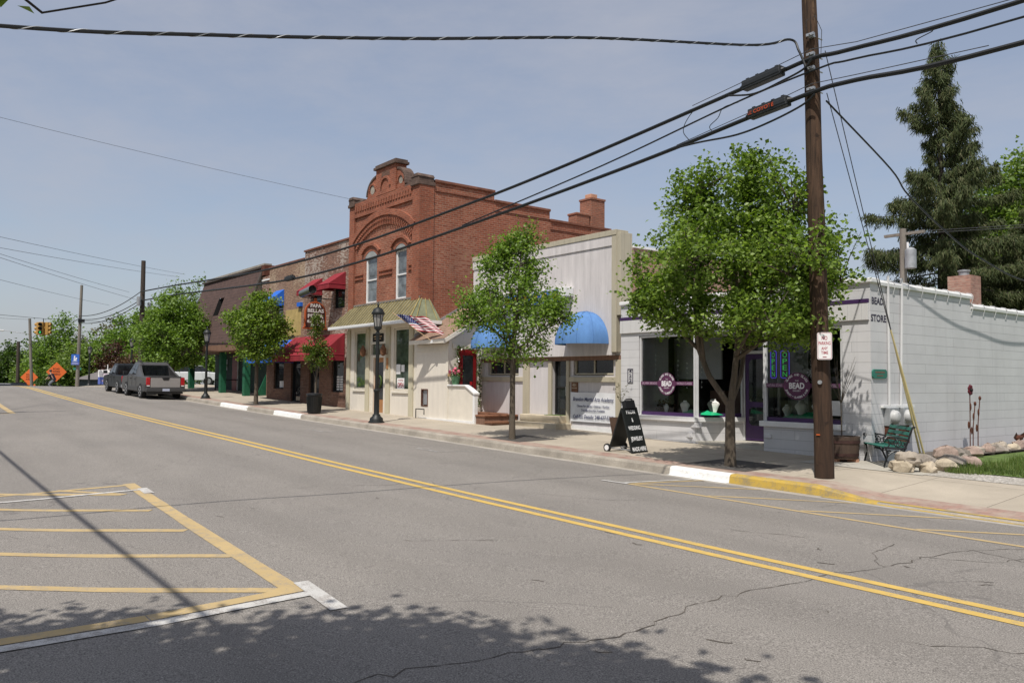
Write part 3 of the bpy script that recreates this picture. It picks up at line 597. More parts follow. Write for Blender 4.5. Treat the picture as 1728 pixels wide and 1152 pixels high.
mb = MB(); mb.box(-12.36, -12.305, 16.55, 16.66, .43, 2.99); mb.box(-11.435, -11.37, 16.55, 16.66, .43, 2.99); mb.box(-12.305, -11.435, 16.55, 16.66, 2.51, 2.58); mb.build('door_frame', 'grey_white', B, bevel=.004)
one('transom_window', 'window_dark', B, 'box', -12.305, -11.435, 16.60, 16.62, 2.58, 2.99)
# interior
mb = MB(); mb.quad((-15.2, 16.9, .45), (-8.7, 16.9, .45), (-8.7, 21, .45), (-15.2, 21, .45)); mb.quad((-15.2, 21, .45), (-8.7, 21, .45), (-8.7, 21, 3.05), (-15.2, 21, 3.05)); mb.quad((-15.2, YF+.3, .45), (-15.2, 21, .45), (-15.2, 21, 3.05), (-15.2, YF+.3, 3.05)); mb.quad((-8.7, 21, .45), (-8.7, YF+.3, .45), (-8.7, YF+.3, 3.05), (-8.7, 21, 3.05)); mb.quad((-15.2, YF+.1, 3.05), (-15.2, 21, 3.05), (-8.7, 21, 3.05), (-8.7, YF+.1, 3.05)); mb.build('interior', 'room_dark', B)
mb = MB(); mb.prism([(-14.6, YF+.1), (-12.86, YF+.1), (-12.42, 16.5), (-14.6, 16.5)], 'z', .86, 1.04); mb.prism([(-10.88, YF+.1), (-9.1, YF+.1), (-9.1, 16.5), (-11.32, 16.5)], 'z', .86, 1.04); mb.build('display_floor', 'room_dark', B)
mb = MB()
for x in (-14.2, -13.5, -10.2, -9.5): mb.box(x, x+.5, 17.6, 18, .5, 1.6); mb.box(x+.05, x+.45, 19, 19.3, .5, 2.2)
mb.build('shelving', 'plank_brown', B)
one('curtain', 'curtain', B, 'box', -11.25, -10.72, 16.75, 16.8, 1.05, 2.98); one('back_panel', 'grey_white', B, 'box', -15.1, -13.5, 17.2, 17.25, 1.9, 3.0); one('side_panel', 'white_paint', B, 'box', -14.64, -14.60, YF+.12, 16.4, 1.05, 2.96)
# stripe, panelled fascia, coping tiles
one('stripe', 'purple', B, 'box', XL, XR-.02, YF-.05, YF-.002, 3.405, 3.485)
one('fascia_panel', 'grey_panel', B, 'box', XL, XR-.02, YF-.045, YF-.003, 3.07, 3.403, bevel=.004)
one('coping', 'white_paint', B, 'box', XL-.02, XR+.06, YF-.06, YF+.28, TOP, TOP+.1, bevel=.02)
cp = MB(); rr = random.Random(3)
for y0, y1, zt in ((YF+.28, 19.72, TOP), (19.72, 24.6, 3.58), (24.6, 30, 3.36)):
    n_ = round((y1-y0)/.6)
    for i in range(n_):
        a = y0+(y1-y0)*i/n_; b = y0+(y1-y0)*(i+1)/n_
        pr = [(XR+.045, zt-.03), (XR+.05, zt+.03), (XR+.02, zt+.08), (XR-.08, zt+.105), (XR-.2, zt+.075), (XR-.24, zt+.03), (XR-.24, zt-.03)]
        cp.add([(x, a+.012, z) for x, z in pr]+[(x, b-.012, z) for x, z in pr], [tuple(range(6, -1, -1)), tuple(range(7, 14))]+[(k, (k+1) % 7, 7+(k+1) % 7, 7+k) for k in range(7)])
COP = cp.build('coping', 'white_paint', B)
mb = MB()
for y0, y1, zt in ((YF+.28, 19.72, TOP), (19.72, 24.6, 3.58)):
    n_ = round((y1-y0)/.6)
    for i in range(n_+1):
        y = y0+(y1-y0)*i/n_; mb = MB(); mb.tube([(XR+.012, y, zt-.17), (XR+.055, y, zt-.03), (XR+.06, y, zt+.035), (XR+.025, y, zt+.09), (XR-.08, y, zt+.112)], .008, 5); mb.build('joint_strap', 'grey_white', COP)
pass
tl = MB(); text(tl, 'BEAD', (XR, 15.63, 3.39), (0, 1, 0), (0, 0, 1), .45, .135, .028); text(tl, 'STORE', (XR, 15.66, 3.05), (0, 1, 0), (0, 0, 1), .58, .135, .028); tl.build('lettering', 'letter_purple', WALL)
mb = MB(); mb.prism([(15.37, 1.96), (15.41, 1.92), (15.87, 1.92), (15.92, 1.96), (15.92, 2.06), (15.87, 2.10), (15.41, 2.10), (15.37, 2.06)], 'x', XR+.003, XR+.03); pq = mb.build('plaque', 'plaque_green', B, bevel=.004)
mb = MB(); mb.box(XR+.0305, XR+.033, 15.46, 15.82, 2.03, 2.055); mb.box(XR+.0305, XR+.033, 15.52, 15.76, 1.965, 1.985); mb.build('lettering', 'plank_brown', pq)
# electric service on the side wall
for y, dy in ((15.97, -.0), (16.52, -.1)):
    one('conduit', 'grey_white', B, 'tube', [(XR+.04, y, 3.98), (XR+.04, y, 3.6), (XR+.04, y+dy, 1.3)], .027, 8, smooth=True)
    mt = MB(); mt.box(XR+.003, XR+.13, y-.16, y+.22, .98, 1.34); mt = mt.build('electric_meter', 'galv', B, bevel=.01)
    q = MB(); q.tube([(XR+.13, y-.02, 1.16), (XR+.135, y-.02, 1.16), (XR+.20, y-.02, 1.16), (XR+.235, y-.02, 1.16), (XR+.25, y-.02, 1.16)], [.15, .135, .13, .10, .05], 18); q.build('meter_dome', 'meter_white', mt, smooth=True)
    one('lower_box', 'rust', mt, 'box', XR+.003, XR+.10, y-.14, y+.12, .62, .979, bevel=.008); one('seal', 'dark', mt, 'box', XR+.236, XR+.242, y-.06, y+.02, 1.225, 1.238)
one('meter_board', 'white_paint', B, 'box', XR+.003, XR+.06, 15.7, 16.95, 1.342, 1.39)
# house number and window lettering
nb = MB(); nb.frame('y', YF-.014, -15.05, -14.86, 1.78, 2.15, .015, .012); nb = nb.build('house_number', 'letter_purple', WALL)
mb = MB()
for i, ch in enumerate('422'): text(mb, ch, (-14.955, YF-.002, 2.045-.115*i), (1, 0, 0), (0, 0, 1), .1, .085, .01)
mb.build('digits', 'letter_purple', WALL)
def ring_text(mb, s, c, y, r, a0, a1, h, flip=False):
    for i, ch in enumerate(s):
        if ch == ' ': continue
        q = R(a0+(a1-a0)*(i+.5)/len(s)); rad = Vector((math.cos(q), 0, math.sin(q))); uy = -rad if flip else rad; ux = Vector((uy.z, 0, -uy.x))
        text(mb, ch, Vector((c[0], y, c[1]))+rad*(r+(h if flip else 0)), ux, uy, h*.8, h, .02, ext=.002)
def decal(win, cx, cz, rx, rz, y, lt, rtx, x0, x1):
    o = win[0]; b = MB()
    b.quad((x0, y, cz-.03), (x1, y, cz-.03), (x1, y, cz+.06), (x0, y, cz+.06)); b.build('window_band', 'decal_purple', o)
    b = MB(); b.prism([(cx+rx*math.cos(2*math.pi*i/36), cz+rz*math.sin(2*math.pi*i/36)) for i in range(36)], 'y', y-.006, y-.003); b.build('window_badge', 'decal_purple', o)
    t = MB(); s = Vector((1, 0, 0)); zv = Vector((0, 0, 1)); yy = y-.007
    text(t, 'BEAD', (cx, yy, cz-.05), s, zv, rx*1.15, .125, .04, ext=.002); text(t, 'THE', (cx, yy, cz+.10), s, zv, rx*.28, .03, 0, ext=.002); text(t, 'GALLERY', (cx, yy, cz-.11), s, zv, rx*.6, .03, .01, ext=.002)
    k = rz/rx; tt = MB(); ring_text(tt, 'GLASS AND GLASS', (0, 0), yy, rx*.76, 158, 22, .05); ring_text(tt, 'JEWELRY · CLASSES & MORE', (0, 0), yy, rx*.74, 196, 344, .045, True)
    t.add([(cx+v[0], v[1], cz+v[2]*k) for v in tt.v], tt.f)
    t.build('badge_lettering', 'decal_white', o)
    t = MB(); text(t, lt, ((x0+cx-rx)/2, yy+.006, cz-.012), s, zv, abs(cx-rx-x0)*.85, .055, .01, ext=.002); text(t, rtx, ((x1+cx+rx)/2, yy+.006, cz-.012), s, zv, abs(x1-cx-rx)*.85, .055, .01, ext=.002); t.build('band_lettering', 'decal_pale', o)
decal(W1, -13.73, 1.77, .28, .28, YF+.014, 'SILVER BEADS', 'WORLD CLASSES', -14.6, -12.9); decal(W3, -10.10, 1.75, .32, .29, YF+.014, 'NATURAL STONES', 'MONTHLY CLASSES', -10.86, -9.11)
one('window_notice', 'grey_white', W3[0], 'box', -9.36, -9.12, YF+.03, YF+.035, 1.16, 1.46)
br = MB(); br.box(-11.12, -10.48, 24.5, 25.15, 3.0, 4.95); CH = br.build('chimney', 'brick_pink', B); one('chimney_cap', 'galv', CH, 'lathe', [(.14, 4.95), (.14, 5.09), (.17, 5.09), (.17, 5.13), (.05, 5.15)], (-10.8, 24.82, 0), 10)

# things standing and hanging in the shop windows
def bust(loc, h, tilt, label, rz):
    t = thing('necklace_bust', label, 'display bust', loc, 'display busts in the shop windows', rz)
    mb = MB(); mb.tube([(0, 0, 0), (0, 0, h*.06), (0, tilt*.3, h*.4), (0, tilt*.6, h*.64), (0, tilt*.75, h*.76), (0, tilt, h*.9), (0, tilt, h)], [h*.24, h*.19, h*.30, h*.42, h*.36, h*.16, h*.15], 14)
    for i, v in enumerate(mb.v): mb.v[i] = (v[0], v[1]*.42, v[2])
    mb.build('stand', 'bust_white', t, True, local=True); q = MB(); q.tube([(h*.26*math.cos(a), -h*.2, h*(.62+.2*abs(math.cos(a))-.2*math.sin(a))) for a in [R(200+14*i) for i in range(11)]], .004, 5); q.build('necklace', 'steel', t, local=True)
bust((-14.05, 15.7, 1.05), .22, .02, 'small white pedestal bust left of the round badge in the left window', 0)
bust((-13.36, 15.6, 1.05), .32, .03, 'white necklace bust between the badge and the green cloth, left window', .2)
bust((-12.70, 15.86, 1.06), .36, .03, 'pale bust with a teal necklace behind the green cloth, angled left pane', .5)
bust((-10.55, 15.7, 1.05), .30, .06, 'narrow leaning white bust at the left end of the right window', 1.2)
bust((-10.22, 15.72, 1.08), .36, .07, 'tall curved white bust beside the green cloth, right window', 1.0)
bust((-9.76, 15.64, 1.08), .38, .05, 'large white bust half hidden by the utility pole, right window', .3)
def cloth(loc, sx, sy, h, label, sd_):
    nx, ny = 26, 12; mb = MB()
    for i in range(nx):
        for j in range(ny):
            u, v_ = i/(nx-1), j/(ny-1); e = math.sin(math.pi*u)**.7*math.sin(math.pi*v_)**.6
            z = e*h*(.78+.22*math.sin(u*7+sd_)) + .03*noise.noise(Vector((u*9, v_*4, sd_)))*e*2+.02*math.sin(u*40+v_*6+sd_)*e
            mb.v.append((loc[0]+(u-.5)*sx, loc[1]+(v_-.5)*sy, loc[2]+max(0, z)))
    mb.f = [(i*ny+j, (i+1)*ny+j, (i+1)*ny+j+1, i*ny+j+1) for i in range(nx-1) for j in range(ny-1)]
    return tag(mb.build('display_cloth', 'green_silk', None, True), label, 'cloth', 'green display cloths')
cloth((-12.98, 15.72, 1.045), 1.05, .45, .13, 'emerald green cloth heaped across the mullion of the left shop window', 1); cloth((-10.1, 15.68, 1.045), 1.15, .45, .17, 'emerald green cloth draped beside the utility pole in the right window', 2.5)
bk = thing('dried_arrangement', 'brown basket of dried leaves in the lower left corner of the left window', 'basket', (-14.3, 16.0, .99)); one('basket', 'barrel_wood', bk, 'lathe', [(.14, 0), (.2, .14), (.21, .16)], (-14.3, 16.0, .99), 12)
leaves('dried_leaves', np.random.default_rng(2).normal(size=(120, 3))*[.11, .1, .07]+[-14.3, 16.0, 1.24], .07, 'leaf_rust', bk, 1)
for k, (x, y, z, lab) in enumerate([(-14.42, 15.72, 2.2, 'string of glass drops hanging at the far left of the left window'), (-13.75, 15.8, 2.05, 'string of glass drops hanging just above the round badge'), (-13.5, 15.85, 1.98, 'string of glass drops with a low bright bead right of the badge'), (-13.0, 15.8, 2.0, 'string of clear drops hanging beside the left mullion'), (-10.1, 15.9, 2.15, 'string with a star ornament hanging above the oval badge'), (-9.3, 15.8, 2.2, 'string of drops hanging right of the utility pole')]):
    t = thing('hanging_ornament', lab, 'ornament', (x, y, 3.0), 'glass ornaments hanging in the windows'); one('string', 'galv', t, 'tube', [(x, y, 3.0), (x, y, z-.35)], .0035, 4)
    q = MB()
    for i in range(6): q.ball((x, y, z+.12*(2-i)+.06), .022-.001*i, 6, 4)
    if 'star' in lab:
        for i in range(4): q.obox((x, y, z-.1), (.11*math.cos(i*.785), 0, .11*math.sin(i*.785)), (0, .004, 0), (-.008*math.sin(i*.785), 0, .008*math.cos(i*.785)))
    q.build('drops', 'bust_white', t)
def neon(loc, lab, rz):
    t = thing('neon_sign', lab, 'neon sign', loc, 'neon signs in the right window', rz)
    one('backing', 'dark', t, 'box', -.095, .095, .012, .03, -.30, .30); a = MB(); a.tube([(-.09, 0, -.27), (-.09, 0, .27), (-.06, 0, .295), (.06, 0, .295), (.09, 0, .27), (.09, 0, -.27), (.06, 0, -.295), (-.06, 0, -.295), (-.09, 0, -.27)], .008, 6); a.build('border_tube', 'neon_blue', t, local=True)
    for q in t.children:
        if q.name.startswith('backing'):
            for v in q.data.vertices: v.co = v.co+Vector(loc)
    b = MB()
    for i, ch in enumerate('OPEN'): text(b, ch, (0, -.004, .155-.14*i), (1, 0, 0), (0, 0, 1), .09, .105, -.012)
    b.build('letters', 'neon_green', t, local=True)
neon((-10.80, 15.55, 2.22), 'upright neon OPEN sign with blue border, nearer the door in the right window', -.25); neon((-10.56, 15.62, 2.22), 'solid copy of the neon OPEN sign in place of its reflection, farther from the door', .35)  # second sign is a solid copy standing in for the first one's reflection

# ---------------------------------------------------------------- white boarded false-front shop
B = thing('shop_building', 'white weathered board false-front shop with two blue dome awnings', 'building', (-18.5, 15.5, .45))
XL, XR = -22.3, -15.57; YU, YD = 15.47, 15.62
one('upper_wall', 'white_boards', B, 'box', XL, XR-.18, YU, YU+.4, 2.52, 5.74, bevel=.01)
mb = MB(); mb.wall('y', YD, XL, -15.5, .3, 2.55, [(-21.6, -20.0, 1.98, 2.72), (-18.37, -17.72, .84, 2.5), (-17.46, -15.84, 1.98, 2.74)], .16); mb.build('lower_wall', 'white_boards_low', B)
mb = MB(); mb.box(XL, XR, YU-.05, YU+.42, 5.742, 5.89); mb.box(XR-.18, XR, YU-.035, YU+.42, 2.60, 5.742); mb.box(XR, XR+.14, YU-.02, YU+.43, 3.58, 5.80); mb.build('cornice_trim', 'khaki_boards', B, bevel=.008)
one('fascia_board', 'white_boards', B, 'box', XL, XR-.18, YU-.03, YU-.002, 5.47, 5.742, bevel=.006)
one('body', 'brick_pink', B, 'box', XL+.02, -15.42, YU+.42, 32, .3, 5.42); one('flashing', 'white_paint', B, 'box', -15.5, -15.36, YU+.44, 32, 5.42, 5.48)
one('sign_brick_band', 'plank_brown', B, 'box', XL, -15.55, YD-.03, YD+.05, 2.4, 2.52)
mb = MB()
for a, b in ((-19.72, -19.44), (-18.52, -18.37), (-17.72, -17.60), (-15.72, -15.5)): mb.box(a, b, YD-.06, YD-.002, .42, 2.4)
mb.box(-17.6, -15.72, YD-.05, YD-.002, 1.80, 1.94); mb.box(-22.0, -19.72, YD-.05, YD-.002, 1.80, 1.94); mb.build('pilaster_trim', 'khaki', B, bevel=.006)
for a, b, c, d in ((-17.44, -15.86, 2.0, 2.73), (-21.58, -20.02, 2.0, 2.71)):
    f = MB(); f.frame('y', YD+.05, a, b, c, d, .045, .05); f.box((a+b)/2-.02, (a+b)/2+.02, YD+.05, YD+.1, c+.045, d-.045); f = f.build('window', 'khaki', B); one('pane', 'window_dark', f, 'quad', (a+.03, YD+.09, c+.03), (b-.03, YD+.09, c+.03), (b-.03, YD+.09, d-.03), (a+.03, YD+.09, d-.03))
D = one('door', 'window_dark', B, 'box', -18.30, -17.78, YD+.12, YD+.16, .86, 2.48); mb = MB(); mb.frame('y', YD+.08, -18.36, -17.73, .85, 2.49, .05, .04); mb.box(-18.31, -17.78, YD+.09, YD+.12, 1.62, 1.66); mb.build('door_frame', 'dark', D); one('handle', 'steel', D, 'box', -17.86, -17.83, YD+.05, YD+.09, 1.4, 1.66)
mb = MB(); mb.box(-19.75, -17.52, 15.02, YD-.003, .2, .62); mb.build('step', 'step_concrete', B, bevel=.02); mb = MB(); mb.box(-19.5, -17.7, 15.28, YD-.004, .621, .83); mb.build('step', 'step_concrete', B, bevel=.02)
one('door_mat', 'turf', B, 'box', -18.4, -17.74, 15.32, 15.6, .831, .845)
one('base_board', 'white_paint', B, 'box', -17.6, -15.5, YD-.035, YD-.004, .3, .56); pl = one('house_plaque', 'plaque_wood', B, 'box', -17.52, -17.26, YD-.03, YD-.003, 1.5, 1.79, bevel=.004)
mb = MB(); text(mb, '431', (-17.39, YD-.031, 1.68), (1, 0, 0), (0, 0, 1), .15, .08, .02); mb.box(-17.5, -17.28, YD-.034, YD-.0305, 1.62, 1.635); mb.build('digits', 'step_concrete', pl)
def dome(xc, Rr, D_, Hh, z0, y0):
    mb = MB(); n1, n2 = 24, 10
    for i in range(n2+1):
        e = math.pi/2*i/n2
        for j in range(n1+1):
            a = math.pi*j/n1; mb.v.append((xc+Rr*math.cos(a)*math.cos(e), y0-D_*math.sin(a)*math.cos(e), z0+Hh*math.sin(e)))
    mb.f = [(i*(n1+1)+j+1, i*(n1+1)+j, (i+1)*(n1+1)+j, (i+1)*(n1+1)+j+1) for i in range(n2) for j in range(n1)]
    b = len(mb.v)
    for j in range(n1+1): a = math.pi*j/n1; mb.v.append((xc+Rr*math.cos(a), y0-D_*math.sin(a), z0-.03))
    mb.f += [(b+j+1, b+j, j, j+1) for j in range(n1)]
    A = mb.build('awning', 'blue_cloth', B, True); rb = MB()
    for k in range(1, 6):
        a = math.pi*k/6; rb.tube([(xc+(Rr+.006)*math.cos(a)*math.cos(e), y0-(D_+.006)*math.sin(a)*math.cos(e), z0+(Hh+.006)*math.sin(e)) for e in [math.pi/2*i/12 for i in range(13)]], .007, 4)
    rb.build('rib_seam', 'blue_cloth', A)
dome(-16.74, .87, .90, .89, 2.86, YU-.01); dome(-20.82, .87, .90, .89, 2.86, YU-.01)
bn = MB(); nx = 30; bx0, bx1, bz0, bz1 = -17.53, -15.66, .69, 1.515
for i in range(nx+1):
    for j in range(11): u, v_ = i/nx, j/10; bn.v.append((bx0+(bx1-bx0)*u, YD-.045-.012*noise.noise(Vector((u*5, v_*3, 1))), bz0+(bz1-bz0)*v_-.012*abs(math.sin(u*9))*(v_ > .95)))
bn.f = [(i*11+j, (i+1)*11+j, (i+1)*11+j+1, i*11+j+1) for i in range(nx) for j in range(10)]
BN = tag(bn.build('banner', 'banner', None, True), 'white vinyl banner with blue martial arts lettering tacked below the right window', 'banner')
mb = MB(); yb = YD-.066; cx = (bx0+bx1)/2
for s, z, wd, h in (('Brandon Martial Arts Academy', 1.27, 1.62, .105), ('Classes For Adults / Children / Families', 1.10, 1.3, .06), ('Trial Memberships Available', .985, .95, .06), ('Call For Details: 248-627-5222', .785, 1.62, .105)): text(mb, s, (cx, yb, z), (1, 0, 0), (.18, 0, 1), wd, h, .02, ext=.001)
mb.build('lettering', 'letter_blue', BN)
SG = thing('wall_sign', 'white sign box with blue and yellow lettering on the upper white wall, behind the tree', 'sign', (-19.2, YU, 4.25)); mb = MB(); mb.box(-20.9, -17.62, YU-.12, YU-.003, 4.02, 4.5); mb.build('panel', 'grey_white', SG, bevel=.01); one('end_box', 'white_paint', SG, 'box', -17.6, -17.3, YU-.32, YU-.003, 4.22, 4.47, bevel=.01)
mb = MB(); yl = MB()
for i in range(7): x = -20.65+.46*i; mb.tube([(x, YU-.19, 4.26), (x, YU-.122, 4.26)], .19, 18); yl.tube([(x, YU-.2, 4.26), (x, YU-.191, 4.26)], .12, 14)
mb.build('blue_disc', 'sign_blue', SG, bevel=.006); yl.build('yellow_face', 'yellow_paint', SG)

# ---------------------------------------------------------------- two-storey red brick building with shop front
B = thing('brick_building', 'two-storey red brick building with arched front, scrolled gable and green metal canopy', 'building', (-26.5, 14.4, .65))
XL, XR, YF = -29.2, -23.94, 14.40
W = [(-27.93, -27.02, 4.66, 6.45), (-25.66, -24.86, 4.66, 6.45)]
mb = MB(); mb.wall('y', YF, XL, XR, 4.0, 8.62, W, .16)
mb.quad((XL, YF, 4), (XL, YF, 8.62), (XL, 24, 8.05), (XL, 24, 4)); mb.quad((XR-.3, YF+.35, 8.0), (XR-.3, 24, 7.5), (XL+.3, 24, 7.5), (XL+.3, YF+.35, 8.0))
for a, b, z in ((YF, 17.5, 8.66), (17.5, 20.15, 8.32), (20.15, 23.4, 7.95)):
    mb.quad((XR, a, .3), (XR, b, .3), (XR, b, z), (XR, a, z)); mb.quad((XR-.3, b, z), (XR, b, z), (XR, b, z-.4), (XR-.3, b, z-.4)); mb.quad((XR-.3, a, 7.4), (XR-.3, a, z), (XR-.3, b, z), (XR-.3, b, 7.4))
mb.quad((XR, 23.4, .3), (XL, 24, .3), (XL, 24, 8.05), (XR, 23.4, 7.95)); mb.quad((XL, YF+.34, 7.9), (XR, YF+.34, 7.9), (XR, YF+.34, 8.62), (XL, YF+.34, 8.62)); mb.quad((XL, YF, 8.62), (XR, YF, 8.62), (XR, YF+.34, 8.62), (XL, YF+.34, 8.62))
WALL = mb.build('wall', 'brick_red', B)
tr = MB()
tr.box(XL+.0, XL+.42, YF-.08, YF-.002, 4.0, 8.5); tr.box(XR-.44, XR+.035, YF-.08, YF+.5, 4.0, 8.5)          # corner piers
tr.box(XL+.42, XR-.44, YF-.075, YF-.002, 8.05, 8.26); tr.box(XL+.42, XR-.44, YF-.09, YF-.002, 8.44, 8.60)
tr.build('pilaster', 'brick_red_trim', B)
tr = MB(); n_ = 22
for i in range(n_): x = XL+.46+(XR-.48-XL-.46)*(i+.5)/n_; tr.box(x-.06, x+.06, YF-.11, YF-.003, 8.262, 8.438); tr.box(x-.02, x+.10, YF-.075, YF-.0745+.07, 8.27, 8.34)
tr.build('dentil_course', 'brick_red_trim', B)
def arch(mb, xc, z0, span, rise, d0, d1, y0, y1, n_=28, teeth=False):
    rad = (span*span+rise*rise)/(2*rise); zc = z0+rise-rad; th = math.asin(span/rad)
    for i in range(n_):
        if teeth and i % 2: continue
        a, b = -th+2*th*i/n_, -th+2*th*(i+1)/n_
        mb.prism([(xc+(rad+d0)*math.sin(a), zc+(rad+d0)*math.cos(a)), (xc+(rad+d0)*math.sin(b), zc+(rad+d0)*math.cos(b)), (xc+(rad+d1)*math.sin(b), zc+(rad+d1)*math.cos(b)), (xc+(rad+d1)*math.sin(a), zc+(rad+d1)*math.cos(a))], 'y', y0, y1)
ar = MB(); XC = -26.56; arch(ar, XC, 6.98, 2.18, .72, .12, .34, YF-.12, YF-.004); arch(ar, XC, 6.98, 2.18, .72, .02, .12, YF-.07, YF-.005); arch(ar, XC, 6.98, 2.18, .72, -.05, .03, YF-.10, YF-.006, 71, True); arch(ar, XC, 6.98, 2.18, .72, -.16, -.05, YF-.045, YF-.006); arch(ar, XC, 6.98, 2.18, .72, -.22, -.15, YF-.08, YF-.007, 71, True)
ar.build('arch', 'brick_red_trim', B)
st = MB()
for z in (5.62, 5.78):
    for a, b in ((XL+.45, -28.1), (-26.85, -25.85), (-24.7, XR-.46)): st.box(a, b, YF-.05, YF-.003, z, z+.06)
st.build('string_course', 'brick_red_trim', B)
for a, b in ((XL-.03, XL+.47), (XR-.50, XR+.06)): cs = MB(); cs.box(a, b, YF-.15, YF+.55, 8.5, 8.62); cs.box(a+.03, b-.03, YF-.12, YF+.5, 8.62, 8.78); cs.prism([(a, 8.78), (b, 8.78), (b-.1, 8.9), (a+.1, 8.9)], 'y', YF-.14, YF+.52); cs.build('pier_cap', 'coping_stone', B, bevel=.015)
ps = [(-27.95, 8.62)]+[(-27.02-.78*math.cos(R(90*i/8)), 8.72+.62*math.sin(R(90*i/8))) for i in range(9)]+[(-27.02, 8.62)]
pr = [(-25.55, 8.62)]+[(-25.55+.55*math.sin(R(90*i/8)), 8.72+.62*math.cos(R(90*i/8))) for i in range(9)]+[(-25.0, 8.62)]
pd = MB(); pd.prism(ps, 'y', YF-.03, YF+.3); pd.prism(pr, 'y', YF-.03, YF+.3); pd.box(-27.02, -25.55, YF-.10, YF+.34, 8.6, 9.56); PED = pd.build('gable', 'brick_red_trim', B)
pc = MB()
for sg, c in ((-1, -27.02), (1, -25.55)):
    q = .78 if sg < 0 else .55
    for i in range(10):
        a, b = R(9*i), R(9*(i+1)); f = lambda t, r: (c+sg*(q+r)*math.cos(t), 8.72+(.62+r)*math.sin(t))
        P4 = [f(a, 0), f(b, 0), f(b, .09), f(a, .09)]; pc.prism(P4 if sg > 0 else P4[::-1], 'y', YF-.06, YF+.36)
pc.box(XL+.47, -27.95, YF-.05, YF+.36, 8.605, 8.68); pc.box(-25.0, XR-.5, YF-.05, YF+.36, 8.605, 8.68); pc.box(-27.1, -25.47, YF-.18, YF+.42, 9.562, 9.66); pc.box(-27.05, -25.52, YF-.13, YF+.38, 9.66, 9.74); pc.build('gable_coping', 'coping_stone', PED, bevel=.012)
rc = MB(); rc.box(-26.6, -25.98, YF-.104, YF-.101, 9.22, 9.42); rc.build('painted_recess', 'brick_dark', PED)  # flat darker brick panel on the face; recess shade is put into its colour
ni = MB(); arch(ni, -27.4, 8.9, .2, .2, 0, .07, YF-.07, YF-.031, 10); arch(ni, -25.28, 8.9, .17, .17, 0, .07, YF-.07, YF-.031, 10); arch(ni, -26.28, 8.85, .3, .3, 0, .08, YF-.15, YF-.102, 10); ni.build('niche_arch', 'brick_red_trim', PED)
ni = MB(); ni.tube([(-27.4, YF-.036, 8.92), (-27.4, YF-.031, 8.92)], .17, 14); ni.tube([(-25.28, YF-.036, 8.92), (-25.28, YF-.031, 8.92)], .14, 14); ni.build('medallion', 'concrete_kerb', PED)
cp = MB()
for a, b, z in ((YF+.55, 17.52, 8.66), (17.52, 20.17, 8.32), (20.17, 23.42, 7.95)): cp.box(XR-.34, XR+.05, a, b, z, z+.1); cp.box(XR+.002, XR+.03, a, b, z-.32, z-.28)
cp.build('coping', 'coping_brick', B, bevel=.02)
# upper windows
for a, b, c, d in W:
    xm = (a+b)/2; sp = (b-a)/2
    f = MB(); f.frame('y', YF+.045, a, b, c, d, .075, .08); f.box(a+.075, b-.075, YF+.05, YF+.10, 5.52, 5.57); f.box(a-.04, b+.04, YF-.04, YF+.05, c-.055, c-.003)
    f = f.build('window', 'white_paint', B, bevel=.005); one('pane', 'window_grey', f, 'quad', (a+.06, YF+.095, c+.06), (b-.06, YF+.095, c+.06), (b-.06, YF+.095, d-.06), (a+.06, YF+.095, d-.06))
    h = MB(); arch(h, xm, 6.43, sp+.02, .2, .0, .2, YF-.02, YF-.004, 12); arch(h, xm, 6.43, sp+.1, .24, .16, .25, YF-.09, YF-.003, 12); h.build('window_hood', 'brick_red_trim', B)
    t = MB(); rad = (sp*sp+.04)/.4; zc = 6.43+.2-rad; P = [(a, 6.40)]+[(xm+rad*math.sin(-math.asin(sp/rad)+2*math.asin(sp/rad)*i/10), zc+rad*math.cos(-math.asin(sp/rad)+2*math.asin(sp/rad)*i/10)) for i in range(11)]+[(b, 6.40)]
    t.prism(P, 'y', YF-.012, YF-.006); t.build('arch_infill', 'curtain', f)
# chimneys at the rear of the side wall
for a, b, c, d, z0, z1, nm in ((-24.45, -23.95, 21.55, 22.24, 7.9, 8.42, ''), (-24.6, -23.92, 22.3, 23.05, 7.7, 9.12, '')):
    k = MB(); k.box(a, b, c, d, z0, z1); k.box(a-.03, b+.03, c-.03, d+.03, z1, z1+.08); k = k.build('chimney', 'brick_chimney', B, bevel=.01)
    if z1 > 9: one('chimney_pot', 'terracotta', k, 'box', -24.45, -24.1, 22.45, 22.8, z1+.082, z1+.28, bevel=.01)
# canopy: standing-seam roof that wraps the corner
zb, zt, yo, xo = 3.80, 4.62, 13.68, -23.40
ca = MB(); A0, A1, A2 = (XL-.32, yo, zb), (xo, yo, zb), (xo, 14.95, zb); T0, T1, T2 = (XL+.35, YF-.005, zt), (XR+.01, YF-.005, zt), (XR+.004, 14.80, zt-.02)
ca.quad(A0, A1, T1, T0); CA = ca.build('canopy', 'metal_olive', B); one('canopy_return', 'metal_green', CA, 'quad', A1, A2, T2, T1)
q = MB(); q.add([A0, T0, (XL+.35, YF-.005, zb)], [(0, 1, 2)]); q.quad((XL-.32, yo, zb-.002), (XL-.32, YF, zb-.002), (xo, YF, zb-.002), (xo, yo, zb-.002)); q.add([A2, T2, (XR+.004, 14.95, zb)], [(0, 2, 1)]); q.quad((xo, 14.95, zb-.002), (xo, YF, zb-.002), (XR, YF, zb-.002), (XR, 14.95, zb-.002)); q.build('soffit', 'beige', CA)
sm = MB()
